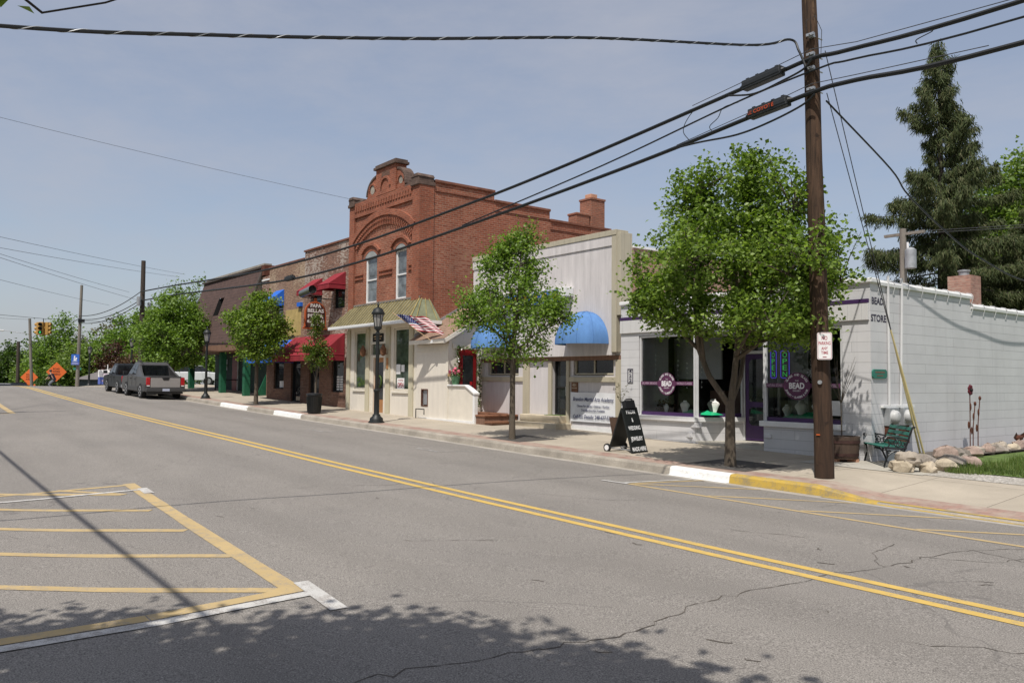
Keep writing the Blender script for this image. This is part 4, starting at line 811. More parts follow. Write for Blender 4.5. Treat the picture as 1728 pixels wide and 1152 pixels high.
for i in range(27):
    u = (i+.5)/27; a = Vector(A0).lerp(Vector(A1), u); xt = a.x
    b = Vector((min(max(xt, XL+.35-.0), XR), YF-.005, zt)) if XL+.35 <= xt <= XR else None
    if xt < XL+.35: k = (xt-(XL-.32))/(.67); b = Vector((xt, yo+(YF-yo)*k, zb+(zt-zb)*k))
    if xt > XR: k = (xo-xt)/(xo-XR); b = Vector((xt, yo+(YF-yo)*k, zb+(zt-zb)*k))
    sm.tube([a+Vector((0, -.008, .012)), b+Vector((0, -.008, .012))], .014, 4)
for i in range(3): u = (i+.6)/3; sm.tube([Vector(A1).lerp(Vector(A2), u)+Vector((.008, 0, .012)), Vector(T1).lerp(Vector(T2), u)+Vector((.008, 0, .012))], .015, 4)
sm.tube([A1, T1], .022, 5); sm.build('seam', 'metal_seam', CA); one('ridge_flashing', 'pole_grey', CA, 'box', XL+.3, XR+.05, YF-.05, YF-.01, zt-.015, zt+.05)
mb = MB(); mb.box(XL-.34, xo+.02, yo-.03, yo+.0-.002, zb-.10, zb+.015); mb.box(xo+.001, xo+.03, yo-.03, 14.95, zb-.10, zb+.015); mb.build('fascia', 'white_paint', CA, bevel=.006)
# shop front, beige
YS = 14.34
SF = MB(); SF.wall('y', YS, XL+.0, XR+.02, .45, 3.79, [(-28.60, -27.66, 1.46, 3.62), (-27.28, -26.17, .60, 3.12), (-25.56, -24.48, 1.44, 3.63)], .14); SF.quad((XR+.02, YS, .45), (XR+.02, 14.6, .45), (XR+.02, 14.6, 3.79), (XR+.02, YS, 3.79)); SF = SF.build('shopfront', 'beige', B)
one('stall_riser', 'beige_boards', SF, 'box', -28.88, -27.66, YS-.016, YS-.003, .5, 1.36); one('stall_riser', 'beige_boards', SF, 'box', -25.74, -24.46, YS-.016, YS-.003, .5, 1.34)
mb = MB()
for a, b in ((-29.19, -28.92), (-27.62, -27.34), (-26.08, -25.78), (-24.44, -24.16)): one('pilaster', 'lilac_trim', SF, 'box', a, b, YS-.05, YS-.002, .46, 3.70, bevel=.006)
for a, b, c, d in ((-28.58, -27.68, 1.47, 3.61), (-25.54, -24.50, 1.45, 3.62)):
    f = MB(); f.frame('y', YS+.03, a, b, c, d, .05, .07); f.box(a-.06, b+.06, YS-.07, YS-.004, c-.1, c-.03); f = f.build('shop_window', 'beige', SF, bevel=.005); one('pane', 'window_green', f, 'quad', (a+.04, YS+.07, c+.04), (b-.04, YS+.07, c+.04), (b-.04, YS+.07, d-.04), (a+.04, YS+.07, d-.04))
    if a > -26:
        mb = MB(); mb.box(-25.47, -25.18, YS+.062, YS+.066, 2.02, 2.36); mb.box(-25.12, -24.9, YS+.062, YS+.066, 2.10, 2.34); mb.build('notice', 'sign_white', f)
        s = one('open_sign', 'sign_white', f, 'box', -25.40, -24.90, YS+.060, YS+.066, 1.5, 1.88); t = MB(); text(t, "WE'RE", (-25.15, YS+.0595, 1.77), (1, 0, 0), (0, 0, 1), .36, .06, .01, ext=.001); text(t, 'OPEN', (-25.15, YS+.0595, 1.56), (1, 0, 0), (0, 0, 1), .42, .16, .03, ext=.001); t.build('lettering', 'sign_red', s)
    else:
        mb = MB()
        for i in range(14): rr = random.Random(i); mb.ball((-28.4+.045*i, YS+.066, 1.56+rr.random()*.3), (.07, .004, .09), 8, 6)
        mb.build('window_plants', 'leaf_deep', f)
d = MB(); d.box(-27.12, -26.33, YS+.10, YS+.135, .62, 2.62); d = d.build('shop_door', 'orange_brown', SF); one('glass', 'window_dark', d, 'box', -27.0, -26.45, YS+.092, YS+.099, 1.1, 2.45)
wr = MB(); wr.tube([(-26.72+.16*math.cos(a), YS+.07, 1.75+.2*math.sin(a)) for a in [R(20*i) for i in range(19)]], .035, 6); wr.build('wreath', 'leaf_deep', d)
mb = MB(); mb.box(-27.28, -27.12, YS+.02, YS+.13, .6, 2.7); mb.box(-26.33, -26.17, YS+.02, YS+.13, .6, 2.7); mb.box(-27.28, -26.17, YS+.0+.01, YS+.13, 2.62, 2.72); mb.build('door_frame', 'beige', SF, bevel=.005); one('transom_window', 'window_green', SF, 'box', -27.24, -26.2, YS+.08, YS+.1, 2.73, 3.1)
sg = one('sign_board', 'dark', SF, 'box', -27.1, -26.3, YS-.03, YS-.004, 3.2, 3.5, bevel=.01); mb = MB(); mb.box(-27.0, -26.4, YS-.034, YS-.031, 3.37, 3.41); mb.box(-26.95, -26.45, YS-.034, YS-.031, 3.29, 3.32); mb.build('lettering', 'wood_pale', sg)
one('hanging_plaque', 'orange_brown', SF, 'box', -25.98, -25.84, YS-.07, YS-.052, 2.2, 2.6, bevel=.004)
for x in (-27.48, -25.93):
    lm = thing('wall_lantern', 'brass carriage lantern on the pilaster %s the shop door under the green canopy' % ('left of' if x < -26.7 else 'right of'), 'wall lamp', (x, YS-.06, 2.75), 'carriage lanterns on the beige shop front'); q = MB(); q.tube([(x, YS-.051, 2.75), (x, YS-.2, 2.72), (x, YS-.22, 2.8)], .014, 6); q.lathe([(.03, -.18), (.10, -.12), (.12, .06), (.05, .2), (.01, .25)], (x, YS-.22, 2.84), 8); q.build('lantern', 'plaque_wood', lm); one('globe', 'sign_white', lm, 'ball', (x-.0, YS-.22, 2.93), (.085, .085, .08), 10, 6)

# ---------------------------------------------------------------- beige annex with shingle lean-to roof and red door
B = thing('shop_annex', 'low beige boarded annex with brown shingle lean-to roof and red side door', 'annex', (-22.9, 14.9, .55))
YA, XA = 14.30, -21.96
a = MB(); a.wall('y', YA, -23.90, XA, .40, 3.12, [(-23.58, -23.16, .95, 1.52)], .1)
PX = [(14.30, .40), (15.62, .40), (15.62, 3.88), (14.30, 3.12)]; a.add([(XA, y, z) for y, z in PX], [(0, 1, 2, 3)]); AW = a.build('wall', 'beige_boards', B)
mb = MB(); mb.prism([(YA-.28, 3.05), (16.1, 4.26), (16.1, 4.34), (YA-.28, 3.14)], 'x', -23.93, XA+.16); RO = mb.build('roof', 'shingle_tan', B)
mb = MB(); mb.box(-23.92, XA+.185, YA-.31, YA-.282, 2.99, 3.12); mb.prism([(YA-.282, 2.97), (16.1, 4.18), (16.1, 4.32), (YA-.282, 3.12)], 'x', XA+.162, XA+.187); mb.prism([(YA+.0, 3.0), (YA+.0, 3.14), (15.6, 3.92), (15.6, 3.78)], 'x', XA+.002, XA+.03); mb.build('fascia', 'beige', RO, bevel=.005)
one('flashing', 'galv', RO, 'prism', [(YA-.1, 3.23), (16.4, 4.47), (16.4, 4.6), (YA-.1, 3.36)], 'x', -23.93, -23.90)
mb = MB(); mb.box(XA-.12, XA+.02, YA-.02, YA-.002, .4, 3.0); mb.box(-23.88, XA-.12, YA-.014, YA-.003, 2.75, 2.98); mb.build('corner_trim', 'beige', AW, bevel=.004)
vt = MB(); vt.frame('y', YA-.015, -23.58, -23.16, .95, 1.52, .03, .05); vt = vt.build('vent_opening', 'rust', B); one('louvre', 'galv', vt, 'box', -23.53, -23.2, YA+.05, YA+.06, 1.0, 1.5)
# red door on the side, porch, rail, steps
d = MB(); d.box(XA+.003, XA+.05, 14.68, 15.36, .82, 2.80); d = d.build('door', 'red_door', B, bevel=.006); one('glass', 'window_dark', d, 'box', XA+.051, XA+.058, 14.82, 15.22, 1.6, 2.62, bevel=.003); one('sticker', 'tail_red', d, 'box', XA+.059, XA+.062, 15.1, 15.2, 1.66, 1.78)
one('door_lintel', 'beige', B, 'box', XA+.003, XA+.04, 14.45, 15.6, 2.83, 3.0)
one('porch_floor', 'step_wood', B, 'box', XA+.002, -20.5, YA+.11, 15.6, .3, .80)
rl = MB(); rl.prism([(XA-.0+.002, .40), (-20.52, .40), (-20.52, 1.42), (-20.95, 1.63), (XA+.002, 1.63)], 'y', YA, YA+.1); RL = rl.build('porch_rail', 'beige', B)
mb = MB(); mb.box(XA+.002, -20.94, YA-.05, YA+.15, 1.632, 1.68); mb.prism([(-20.95, 1.632), (-20.44, 1.38), (-20.44, 1.44), (-20.95, 1.68)], 'y', YA-.05, YA+.15); mb.box(-20.56, -20.46, YA-.015, YA+.115, .40, 1.38); mb.build('rail_cap', 'white_paint', RL, bevel=.008)
for x0, x1, z0, z1 in ((-20.5, -19.98, .35, .78), (-19.98, -19.62, .35, .60)): one('step', 'step_wood', B, 'box', x0+.002, x1, YA+.0+.02, 15.60, z1-.055, z1, bevel=.01); one('step_riser', 'plank_brown', B, 'box', x0+.002, x1-.03, YA+.05, 15.58, z0, z1-.057)
one('base_board', 'white_paint', B, 'box', -23.7, -20.53, YA-.05, YA-.002, .42, .58)
one('foot_rail', 'dark', B, 'tube', [(-23.62, YA-.18, .5), (-23.62, YA-.18, .86), (-23.1, YA-.18, .86), (-23.1, YA-.18, .68)], .018, 6)
G = thing('door_garland', 'leafy green garland with pale flowers framing the red annex door', 'garland', (XA+.07, 15.0, 2.8)); rng = np.random.default_rng(8); P = []
for k in range(420): t = rng.random(); q = (14.6, .95+1.9*t/.42) if t < .42 else ((14.6+.84*(t-.42)/.16, 2.86) if t < .58 else (15.44, 2.86-1.9*(t-.58)/.42)); P.append((XA+.09+abs(rng.normal(0, .035)), q[0]+rng.normal(0, .045), q[1]+rng.normal(0, .045)))
leaves('foliage', P, .075, 'leaf_deep', G, 3); leaves('flowers', np.array(P)[::9]+[.04, 0, 0], .06, 'bust_white', G, 4)
G = thing('flower_pot', 'pot of pink and peach flowers on the annex porch rail', 'flower pot', (-21.62, YA+.06, 1.685)); one('pot', 'pot_green', G, 'lathe', [(.10, 0), (.15, .24), (.16, .26)], (-21.62, YA+.06, 1.685), 12, smooth=True)
rng = np.random.default_rng(4); leaves('foliage', rng.normal(size=(160, 3))*[.1, .09, .08]+[-21.62, YA+.06, 2.0], .07, 'leaf_deep', G, 5)
mb = MB()
for i in range(7): rr = random.Random(i*5+1); mb.ball((-21.62+rr.uniform(-.17, .2), YA+.03+rr.uniform(-.1, .1), 2.05+rr.uniform(-.03, .13)), .055, 8, 6, .3, i)
mb.build('pink_blooms', 'flower_pink', G); one('peach_bloom', 'flower_peach', G, 'ball', (-21.83, YA-.02, 2.0), .07, 8, 6, .3, 3)
FL = thing('flag', 'United States flag hanging from a short angled pole at the annex eave', 'flag', (-22.45, YA-.3, 3.06)); p0, p1 = Vector((-22.42, YA-.33, 3.06)), Vector((-23.45, YA-1.22, 4.0)); one('pole', 'wood_pale', FL, 'tube', [p0, p1], .013, 6)
one('bracket', 'white_paint', FL, 'box', -22.47, -22.37, YA-.36, YA-.312, 3.0, 3.1)
def flagpt(u, v):      # u along the pole from the tip, v away along the fly (blown to the right, folded)
    b = p1.lerp(p0, .07+.56*u); d = Vector((.70, .70, -.02)); q = b+d*v*(1.12-.12*u)+Vector((0, 0, -1))*(.10*v*v+.06*v*u); wv = .07*math.sin(v*9+u*2.5)+.035*math.sin(v*17-u*4)
    return q+Vector((.55, -.45, .35))*wv*.8*min(1, v*3)
reg = {}
nu, nv = 26, 26
for i in range(nu):
    for j in range(nv):
        u, v_ = (i+.5)/nu, (j+.5)/nv; k = 'flag_blue' if (u < 7/13 and v_ < .42) else ('flag_red' if int(u*13) % 2 == 0 else 'flag_white')
        m_ = reg.setdefault(k, MB()); m_.quad(*[flagpt(a/nu, b/nv) for a, b in ((i, j), (i, j+1), (i+1, j+1), (i+1, j))])
for k, m_ in reg.items(): m_.build({'flag_blue': 'canton', 'flag_red': 'red_stripes', 'flag_white': 'white_stripes'}[k], k, FL, True)
stt = MB()
for i in range(5):
    for j in range(6):
        c = flagpt((.04+.1*i), (.04+.066*j)); e = flagpt((.04+.1*i)+.02, (.04+.066*j)); f2 = flagpt((.04+.1*i), (.04+.066*j)+.02); nn = (e-c).cross(f2-c).normalized()
        if nn.y > 0: nn = -nn
        cc = c+nn*.006; a_, b_ = (e-c)*.9, (f2-c)*.9; stt.quad(cc-a_, cc-b_, cc+a_, cc+b_)
stt.build('stars', 'flag_white', FL)

# ---------------------------------------------------------------- mottled brick pizzeria building with red and blue awnings
B = thing('brick_building', 'two-storey mottled brown brick building with red and blue canvas awnings', 'building', (-34, 14.6, .75))
YF = 14.6
UP = [(-31.0, -30.05, 4.7, 5.6), (-33.1, -32.25, 4.7, 5.6), (-37.35, -36.4, 4.55, 5.5)]
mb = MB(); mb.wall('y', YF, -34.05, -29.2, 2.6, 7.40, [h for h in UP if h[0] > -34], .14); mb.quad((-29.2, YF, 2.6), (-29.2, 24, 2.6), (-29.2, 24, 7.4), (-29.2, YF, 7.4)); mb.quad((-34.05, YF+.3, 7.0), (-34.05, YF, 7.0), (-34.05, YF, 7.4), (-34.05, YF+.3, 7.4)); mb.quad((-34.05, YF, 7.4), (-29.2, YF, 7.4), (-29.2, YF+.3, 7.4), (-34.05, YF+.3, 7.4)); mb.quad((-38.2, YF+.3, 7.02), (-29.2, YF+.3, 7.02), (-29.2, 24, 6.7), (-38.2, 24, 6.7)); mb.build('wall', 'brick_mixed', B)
mb = MB(); mb.wall('y', YF, -38.2, -34.05, 2.6, 7.10, [UP[2]], .14); mb.quad((-38.2, 24, 2.6), (-38.2, YF, 2.6), (-38.2, YF, 7.1), (-38.2, 24, 6.8)); mb.build('wall', 'brick_tan', B)
mb = MB(); mb.box(-34.1, -29.22, YF-.05, YF+.3, 7.402, 7.47); mb.box(-38.25, -34.1, YF-.04, YF+.3, 7.102, 7.16); mb.build('coping', 'coping_brick', B)
LO = [(-37.35, -36.15, 1.36, 2.62), (-35.3, -34.25, .8, 2.66), (-33.35, -32.3, .8, 2.66), (-31.1, -30.0, 1.3, 2.62)]
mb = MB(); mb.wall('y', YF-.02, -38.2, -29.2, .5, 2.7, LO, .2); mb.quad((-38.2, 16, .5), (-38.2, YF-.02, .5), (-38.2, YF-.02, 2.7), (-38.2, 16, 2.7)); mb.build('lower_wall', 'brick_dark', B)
mb = MB(); mb.wall('y', 15.1, -40.55, -38.2, 2.75, 6.95, [], .1); mb.wall('y', 15.45, -40.55, -38.2, .6, 2.75, [(-39.3, -38.75, .9, 2.6)], .2); mb.quad((-40.55, 15.1, 2.75), (-38.2, 15.1, 2.75), (-38.2, 15.5, 2.75), (-40.55, 15.5, 2.75)); mb.box(-38.62, -38.21, 14.95, 15.5, .6, 2.75); mb.quad((-40.55, 15.1, 6.95), (-38.2, 15.1, 6.95), (-38.2, 24, 6.7), (-40.55, 24, 6.7)); mb.build('side_bay', 'brick_mixed', B)
one('flashing', 'white_paint', B, 'box', -40.5, -38.22, 15.06, 15.098, 6.72, 6.8); one('side_door', 'plank_brown', B, 'box', -40.4, -39.4, 15.40, 15.447, .95, 2.6); one('side_doorway', 'dark', B, 'box', -39.3, -38.75, 15.6, 15.64, .9, 2.6)
for a, b, c, d in UP: f = MB(); f.frame('y', YF+.05, a, b, c, d, .05, .06); f.box(a+.05, b-.05, YF+.06, YF+.09, (c+d)/2-.02, (c+d)/2+.02); f = f.build('upper_window', 'dark', B); one('pane', 'window_dark', f, 'quad', (a+.03, YF+.09, c+.03), (b-.03, YF+.09, c+.03), (b-.03, YF+.09, d-.03), (a+.03, YF+.09, d-.03))
for i, (a, b, c, d) in enumerate(LO):
    f = MB(); f.frame('y', YF+.06, a, b, c, d, .06, .07); f = f.build('door' if c < 1 else 'window', 'dark', B); one('pane', 'window_dark', f, 'quad', (a+.04, YF+.11, c+.04), (b-.04, YF+.11, c+.04), (b-.04, YF+.11, d-.04), (a+.04, YF+.11, d-.04))
    if i == 0: q = MB(); q.box(-36.9, -36.62, YF+.1, YF+.104, 1.42, 1.72); q.box(-36.58, -36.34, YF+.1, YF+.104, 1.42, 1.72); q.build('notice', 'grey_white', f)
    if i == 3:
        q = MB()
        for r in range(6):
            for c_ in range(2): q.box(-30.85+.3*c_, -30.6+.3*c_, YF+.1, YF+.104, 1.38+.1*r, 1.45+.1*r)
        q.build('notice', 'grey_white', f)
def awning(name, x0, x1, y, dp, zt, zf, val, mat, par):
    mb = MB(); yf = y-dp
    mb.quad((x0, yf, zf), (x1, yf, zf), (x1, y, zt), (x0, y, zt)); mb.quad((x0, yf, zf-val), (x1, yf, zf-val), (x1, yf, zf), (x0, yf, zf))
    for x, s in ((x1, 1), (x0, -1)):
        P = [(x, yf, zf-val), (x, y, zf-val), (x, y, zt), (x, yf, zf)]; mb.add(P, [(0, 1, 2, 3) if s > 0 else (3, 2, 1, 0)])
    A = mb.build(name, mat, par); q = MB(); q.tube([(x0, yf-.006, zf), (x1+.006, yf-.006, zf), (x1+.006, y, zf)], .012, 5); q.build('trim_cord', 'sign_red' if 'red' in mat else mat, A); return A
awning('upper_awning', -31.05, -30.0, YF-.004, .72, 6.13, 5.62, .20, 'red_cloth', B); awning('upper_awning', -33.2, -32.2, YF-.004, .72, 6.08, 5.55, .20, 'red_cloth', B); awning('upper_awning', -37.4, -36.35, YF-.004, .68, 5.95, 5.38, .2, 'blue_cloth_dark', B)
awning('lower_awning', -34.95, -29.95, YF-.024, 1.02, 3.66, 2.80, .24, 'red_cloth', B); awning('lower_awning', -38.15, -35.0, YF-.024, 1.02, 3.58, 2.78, .24, 'blue_cloth_dark', B)
one('painted_sign', 'faded_yellow', B, 'box', -36.1, -34.35, YF-.006, YF-.002, 3.75, 4.95); one('wall_box', 'blue_cloth_dark', B, 'box', -34.6, -34.2, YF-.12, YF-.003, 5.02, 5.2)
q = MB(); q.tube([(-38.1+.12*i, YF-.03, 3.72+.05*math.sin(i*1.1)) for i in range(27)], .022, 5); q.build('scalloped_edge', 'dark', B)
# hanging pizza sign, faces up the street
XS, yc = -31.2, 13.86
SG = thing('hanging_sign', 'arched brown and orange pizza sign hanging on a wall bracket', 'sign', (XS, yc, 4.3)); z0, z1, hw = 3.84, 5.0, .46
def outline(k): return [(yc-hw*1.18*k, z0+.05*(1-k)), (yc-hw*1.02*k, z0+.12)]+[(yc-hw*k*math.cos(R(12*i)), z0+.66+(.46*k)*math.sin(R(12*i))) for i in range(16)]+[(yc+hw*1.02*k, z0+.12), (yc+hw*1.18*k, z0+.05*(1-k))]
mb = MB(); mb.prism(outline(1), 'x', XS-.04, XS+.03); mb.build('border', 'sign_orange', SG, bevel=.008); mb = MB(); mb.prism([(y, max(z, z0+.06)) for y, z in outline(.87)], 'x', XS+.031, XS+.042); mb.build('panel', 'sign_brown', SG)
t = MB(); ux, uz = (0, 1, 0), (0, 0, 1)
for s, z, wd, h in (('PAPA', 4.72, .46, .145), ('BELLAS', 4.52, .70, .145), ('PIZZA', 4.29, .68, .155), ('627-4941', 4.10, .72, .125), ('EAT IN', 3.965, .4, .075)): text(t, s, (XS+.043, yc, z), ux, uz, wd, h, .035)
t.build('lettering', 'sign_text', SG); one('hanger', 'sign_orange', SG, 'box', XS-.03, XS+.02, yc-.06, yc+.06, 4.93, 5.1, bevel=.005); mb = MB(); mb.tube([(XS-.005, 13.3, 5.10), (XS-.005, 14.58, 5.10)], .022, 6); mb.tube([(XS, 14.58, 3.85), (XS, yc+.4, 3.8)], .02, 6); mb.build('bracket', 'black_iron', SG)
V = thing('vent_hood', 'grey sheet-metal pipe hood above the hanging pizza sign', 'vent pipe', (XS-.2, 13.5, 5.4)); v0, v1 = Vector((XS-1.0, 13.72, 5.34)), Vector((XS+.1, 13.68, 5.44)); mb = MB(); mb.tube([v0, v1], .17, 16, cap=False); mb.build('hood', 'pipe_steel', V, True); one('opening', 'dark', V, 'tube', [v0+(v1-v0)*.05, v0+(v1-v0)*.93], .16, 14); one('arm', 'galv', V, 'tube', [v0, v0+Vector((-.1, .85, .0))], .03, 6)

# ---------------------------------------------------------------- green boarded shop under a brown shingled mansard
B = thing('mansard_building', 'dark green boarded shop beneath a big brown shingled mansard roof', 'building', (-45.3, 15, 1.1))
zt, zb = 7.42, 3.55; yt, yb = 15.15, 13.85; X0, X1 = -50.1, -40.62
def mp_(x, k, e=0): return (x, yb+(yt-yb)*k-e, zb+(zt-zb)*k)
mb = MB(); sl = (-46.1, -45.2, .44, .70)
for a, b, c, d in ((X0, sl[0], 0, 1), (sl[1], X1, 0, 1), (sl[0], sl[1], 0, sl[2]), (sl[0], sl[1], sl[3], 1)): mb.quad(mp_(a, c), mp_(b, c), mp_(b, d), mp_(a, d))
MS = mb.build('mansard', 'shingle_mansard', B); mb = MB(); mb.add([mp_(X1, 0), (X1, 16, zb), (X1, 16, zt), mp_(X1, 1)], [(0, 1, 2, 3)]); mb.add([(X0, 16, zb), mp_(X0, 0), mp_(X0, 1), (X0, 16, zt)], [(0, 1, 2, 3)]); mb.build('mansard_end', 'khaki_boards', MS)
mb = MB(); e = .5
for x in (sl[0], sl[1]): mb.add([mp_(x, sl[2]), mp_(x, sl[3]), (mp_(x, sl[3])[0], mp_(x, sl[3])[1]+e, mp_(x, sl[3])[2]), (x, mp_(x, sl[2])[1]+e, mp_(x, sl[2])[2])], [(0, 1, 2, 3)])
mb.quad(mp_(sl[0], sl[2], -.4), mp_(sl[1], sl[2], -.4), mp_(sl[1], sl[3], -.4), mp_(sl[0], sl[3], -.4)); mb.build('window', 'dark', MS)
mb = MB(); mb.box(X0-.1, X1+.12, yt-.12, yt+.4, zt, zt+.1); mb.prism([(yb-.06, zb-.02), (yb+.0, zb-.02), (yt+.02, zt), (yt-.05, zt)], 'x', X1+.002, X1+.2); mb.build('edge_trim', 'bark_spruce', MS); one('flashing', 'rust', MS, 'box', X1+.03, X1+.5, yt-.1, yt+.6, zt-.4, zt+.12)
pr = MB(); pr.box(X0+.05, X1-.05, yt+.1, yt+.5, zt+.1, zt+.28); pr.build('parapet', 'concrete_kerb', B)
one('soffit', 'plank_brown', B, 'box', X0, X1, yb, 16.0, zb-.32, zb-.003); mb = MB(); mb.box(X0, X1, 15.9, 16.1, .8, zb-.33); mb.build('wall', 'green_boards', B); mb = MB(); mb.box(X0+.1, X1-.02, 16.1, 24, .8, zt-.2); mb.build('body', 'brick_dark', B)
for x in (X0+.1, -44.4, X1-.15): one('post', 'green_paint', B, 'box', x-.16, x+.16, 14.35, 14.65, .85, zb-.33, bevel=.01)
one('brace', 'green_paint', B, 'prism', [(15.89, .95), (15.0, .95), (15.89, 3.0)], 'x', X1-.1, X1-.02)
d = one('door', 'red_door', B, 'box', -46.9, -46.1, 15.85, 15.898, 1.15, 3.1); one('door_jamb', 'grey_white', B, 'box', -46.05, -45.98, 15.84, 15.898, 1.15, 3.1); one('small_window', 'window_dark', B, 'box', -48.3, -47.8, 15.87, 15.898, 2.3, 2.9)
mb = MB(); mb.box(-47.2, -45.9, 15.0, 15.88, .85, 1.14); mb.build('step', 'concrete_slab', B); mb = MB()
for x in (-47.15, -45.95): mb.tube([(x, 15.0, 1.1), (x, 15.0, 1.75), (x, 15.85, 1.75)], .03, 6)
mb.build('step_rail', 'black_iron', B)

# ---------------------------------------------------------------- utility poles, cables and their hardware
PY = 12.56
P = thing('utility_pole', 'tall brown wooden utility pole by the yellow kerb, carrying the black cable cases', 'utility pole', (-7.75, PY, .2), 'utility poles')
rr = random.Random(2); pts = [(-7.75-.012*i+.008*math.sin(i), PY+.005*math.sin(i*.7), .12+.5*i) for i in range(22)]; one('shaft', 'pole_wood', P, 'tube', pts, [.157-.0022*i+.003*rr.random() for i in range(22)], 20, smooth=True)
for z in (7.76, 7.42, 7.18, 6.82): mb = MB(); mb.box(-7.86, -7.78, PY-.175, PY-.11, z-.04, z+.04); mb.tube([(-7.82, PY-.24, z), (-7.82, PY+.17, z)], .012, 6); mb.box(-7.89, -7.75, PY-.21, PY-.175, z-.02, z+.025); mb.build('cable_bracket', 'steel', P)
pass; one('tag', 'steel', P, 'tube', [(-7.72, PY-.165, 1.83), (-7.725, PY-.14, 1.83)], .035, 12); one('tag', 'cone_orange', P, 'box', -7.79, -7.73, PY-.166, PY-.15, .95, .965)
one('ground_wire', 'cable_grey', P, 'tube', [(-7.9, PY-.16, 7.8), (-7.86, PY-.25, 8.0), (-7.72, PY-.2, 8.05), (-7.66, PY-.1, 7.8), (-7.67, PY-.12, 7.3)], .006, 5)
def cable(name, label, pts, r, mat='cable', group='overhead cables', cat='cable', n=6, sag=0., k=1, twist=False):
    V = [Vector(p) for p in pts]
    if k > 1:
        W_ = []
        for a, b in zip(V, V[1:]):
            for i in range(k): t = i/k; W_.append(a.lerp(b, t)-Vector((0, 0, sag*4*t*(1-t))))
        V = W_+[V[-1]]
    mb = MB(); mb.tube(V, r, n)
    o = mb.build(name, mat, None, True); tag(o, label, cat, group); return o
def smoothpts(P, n=6):   # Catmull-Rom through measured points
    P = [Vector(p) for p in P]; Q = [P[0]*2-P[1]]+P+[P[-1]*2-P[-2]]; out = []
    for i in range(1, len(Q)-2):
        a, b, c, d = Q[i-1:i+3]
        for j in range(n): t = j/n; out.append(.5*((2*b)+(c-a)*t+(2*a-5*b+4*c-d)*t*t+(3*b-a-3*c+d)*t**3))
    return out+[P[-1]]
U = smoothpts([(14, 12.4, 7.5), (4, 12.4, 7.12), (-4.5, 12.38, 7.14), (-7.1, 12.37, 7.27), (-7.8, 12.36, 7.33), (-9.1, 12.36, 7.22), (-14.2, 12.38, 6.80), (-18.4, 12.38, 6.55), (-25.6, 12.38, 6.28), (-34, 12.38, 6.32), (-45.6, 12.4, 6.80), (-53.4, 12.4, 7.08)])
cable('overhead_cable', 'thick upper black cable bundle running above the shops, holding the unmarked black case', U, .038, n=8)
M_ = smoothpts([(14, 12.4, 7.15), (4, 12.38, 6.86), (-4.5, 12.36, 6.90), (-7.0, 12.35, 7.08), (-7.6, 12.35, 7.12), (-9.4, 12.35, 6.98), (-12.9, 12.36, 6.54), (-18.4, 12.38, 6.02)])
cable('overhead_cable', 'thin middle black cable between the two thick bundles, joining the lower one at the left', M_, .017)
T_ = smoothpts([(14, 12.4, 6.9), (4, 12.4, 6.52), (-4.5, 12.38, 6.55), (-7.0, 12.36, 6.73), (-7.7, 12.36, 6.75), (-9.0, 12.36, 6.64), (-12.1, 12.38, 6.37), (-18.4, 12.38, 5.97), (-24.7, 12.38, 5.69), (-31.6, 12.38, 5.69), (-45.5, 12.4, 6.28), (-53.4, 12.4, 6.52)])
cable('overhead_cable', 'thick lower black cable bundle, holding the case with the orange print', T_, .040, n=8)
cable('support_strand', 'thin steel strand carrying the upper cable bundle at the brown pole', [(-4.5, 12.4, 7.21), (-7.0, 12.39, 7.37), (-7.8, 12.37, 7.5), (-8.5, 12.38, 7.42), (-10.4, 12.38, 7.21)], .007, 'cable_grey', 'steel support strands'); cable('support_strand', 'thin steel strand carrying the lower cable bundle at the brown pole', [(-5.0, 12.4, 6.66), (-7.0, 12.39, 6.83), (-7.8, 12.37, 6.9), (-8.5, 12.38, 6.80), (-10.8, 12.38, 6.52)], .007, 'cable_grey', 'steel support strands')
cable('slack_cable', 'black slack cable looping under the case with the orange print', smoothpts([(-7.7, 12.3, 6.68), (-7.95, 12.3, 6.55), (-8.6, 12.3, 6.42), (-9.3, 12.3, 6.36), (-10.2, 12.33, 6.43), (-10.9, 12.36, 6.46)]), .018); cable('slack_cable', 'black slack cable hanging under the unmarked case', smoothpts([(-7.75, 12.3, 7.3), (-7.9, 12.28, 7.16), (-8.3, 12.28, 7.08), (-8.9, 12.3, 7.02), (-9.5, 12.33, 7.15)]), .018)
for i, (a, b, c, lab) in enumerate([((-9.75, 12.36, 7.15), (-10.5, 12.34, 6.95), (-10.45, 12.36, 6.52), 'long drip loop curving from the upper bundle to the lower one, left of the cases'), ((-9.3, 12.36, 6.98), (-9.75, 12.34, 6.8), (-9.9, 12.36, 6.57), 'short drip loop between the middle and lower cables, left of the cases'), ((-6.2, 12.36, 7.19), (-5.75, 12.34, 7.12), (-6.0, 12.36, 7.0), 'small drip loop right of the brown pole')]):
    cable('drip_loop', lab, smoothpts([a, ((a[0]+b[0])/2-.1, b[1], a[2]-.02), b, ((b[0]+c[0])/2-.12, b[1], (b[2]+c[2])/2), c]), .008, group='cable drip loops', cat='cable loop')
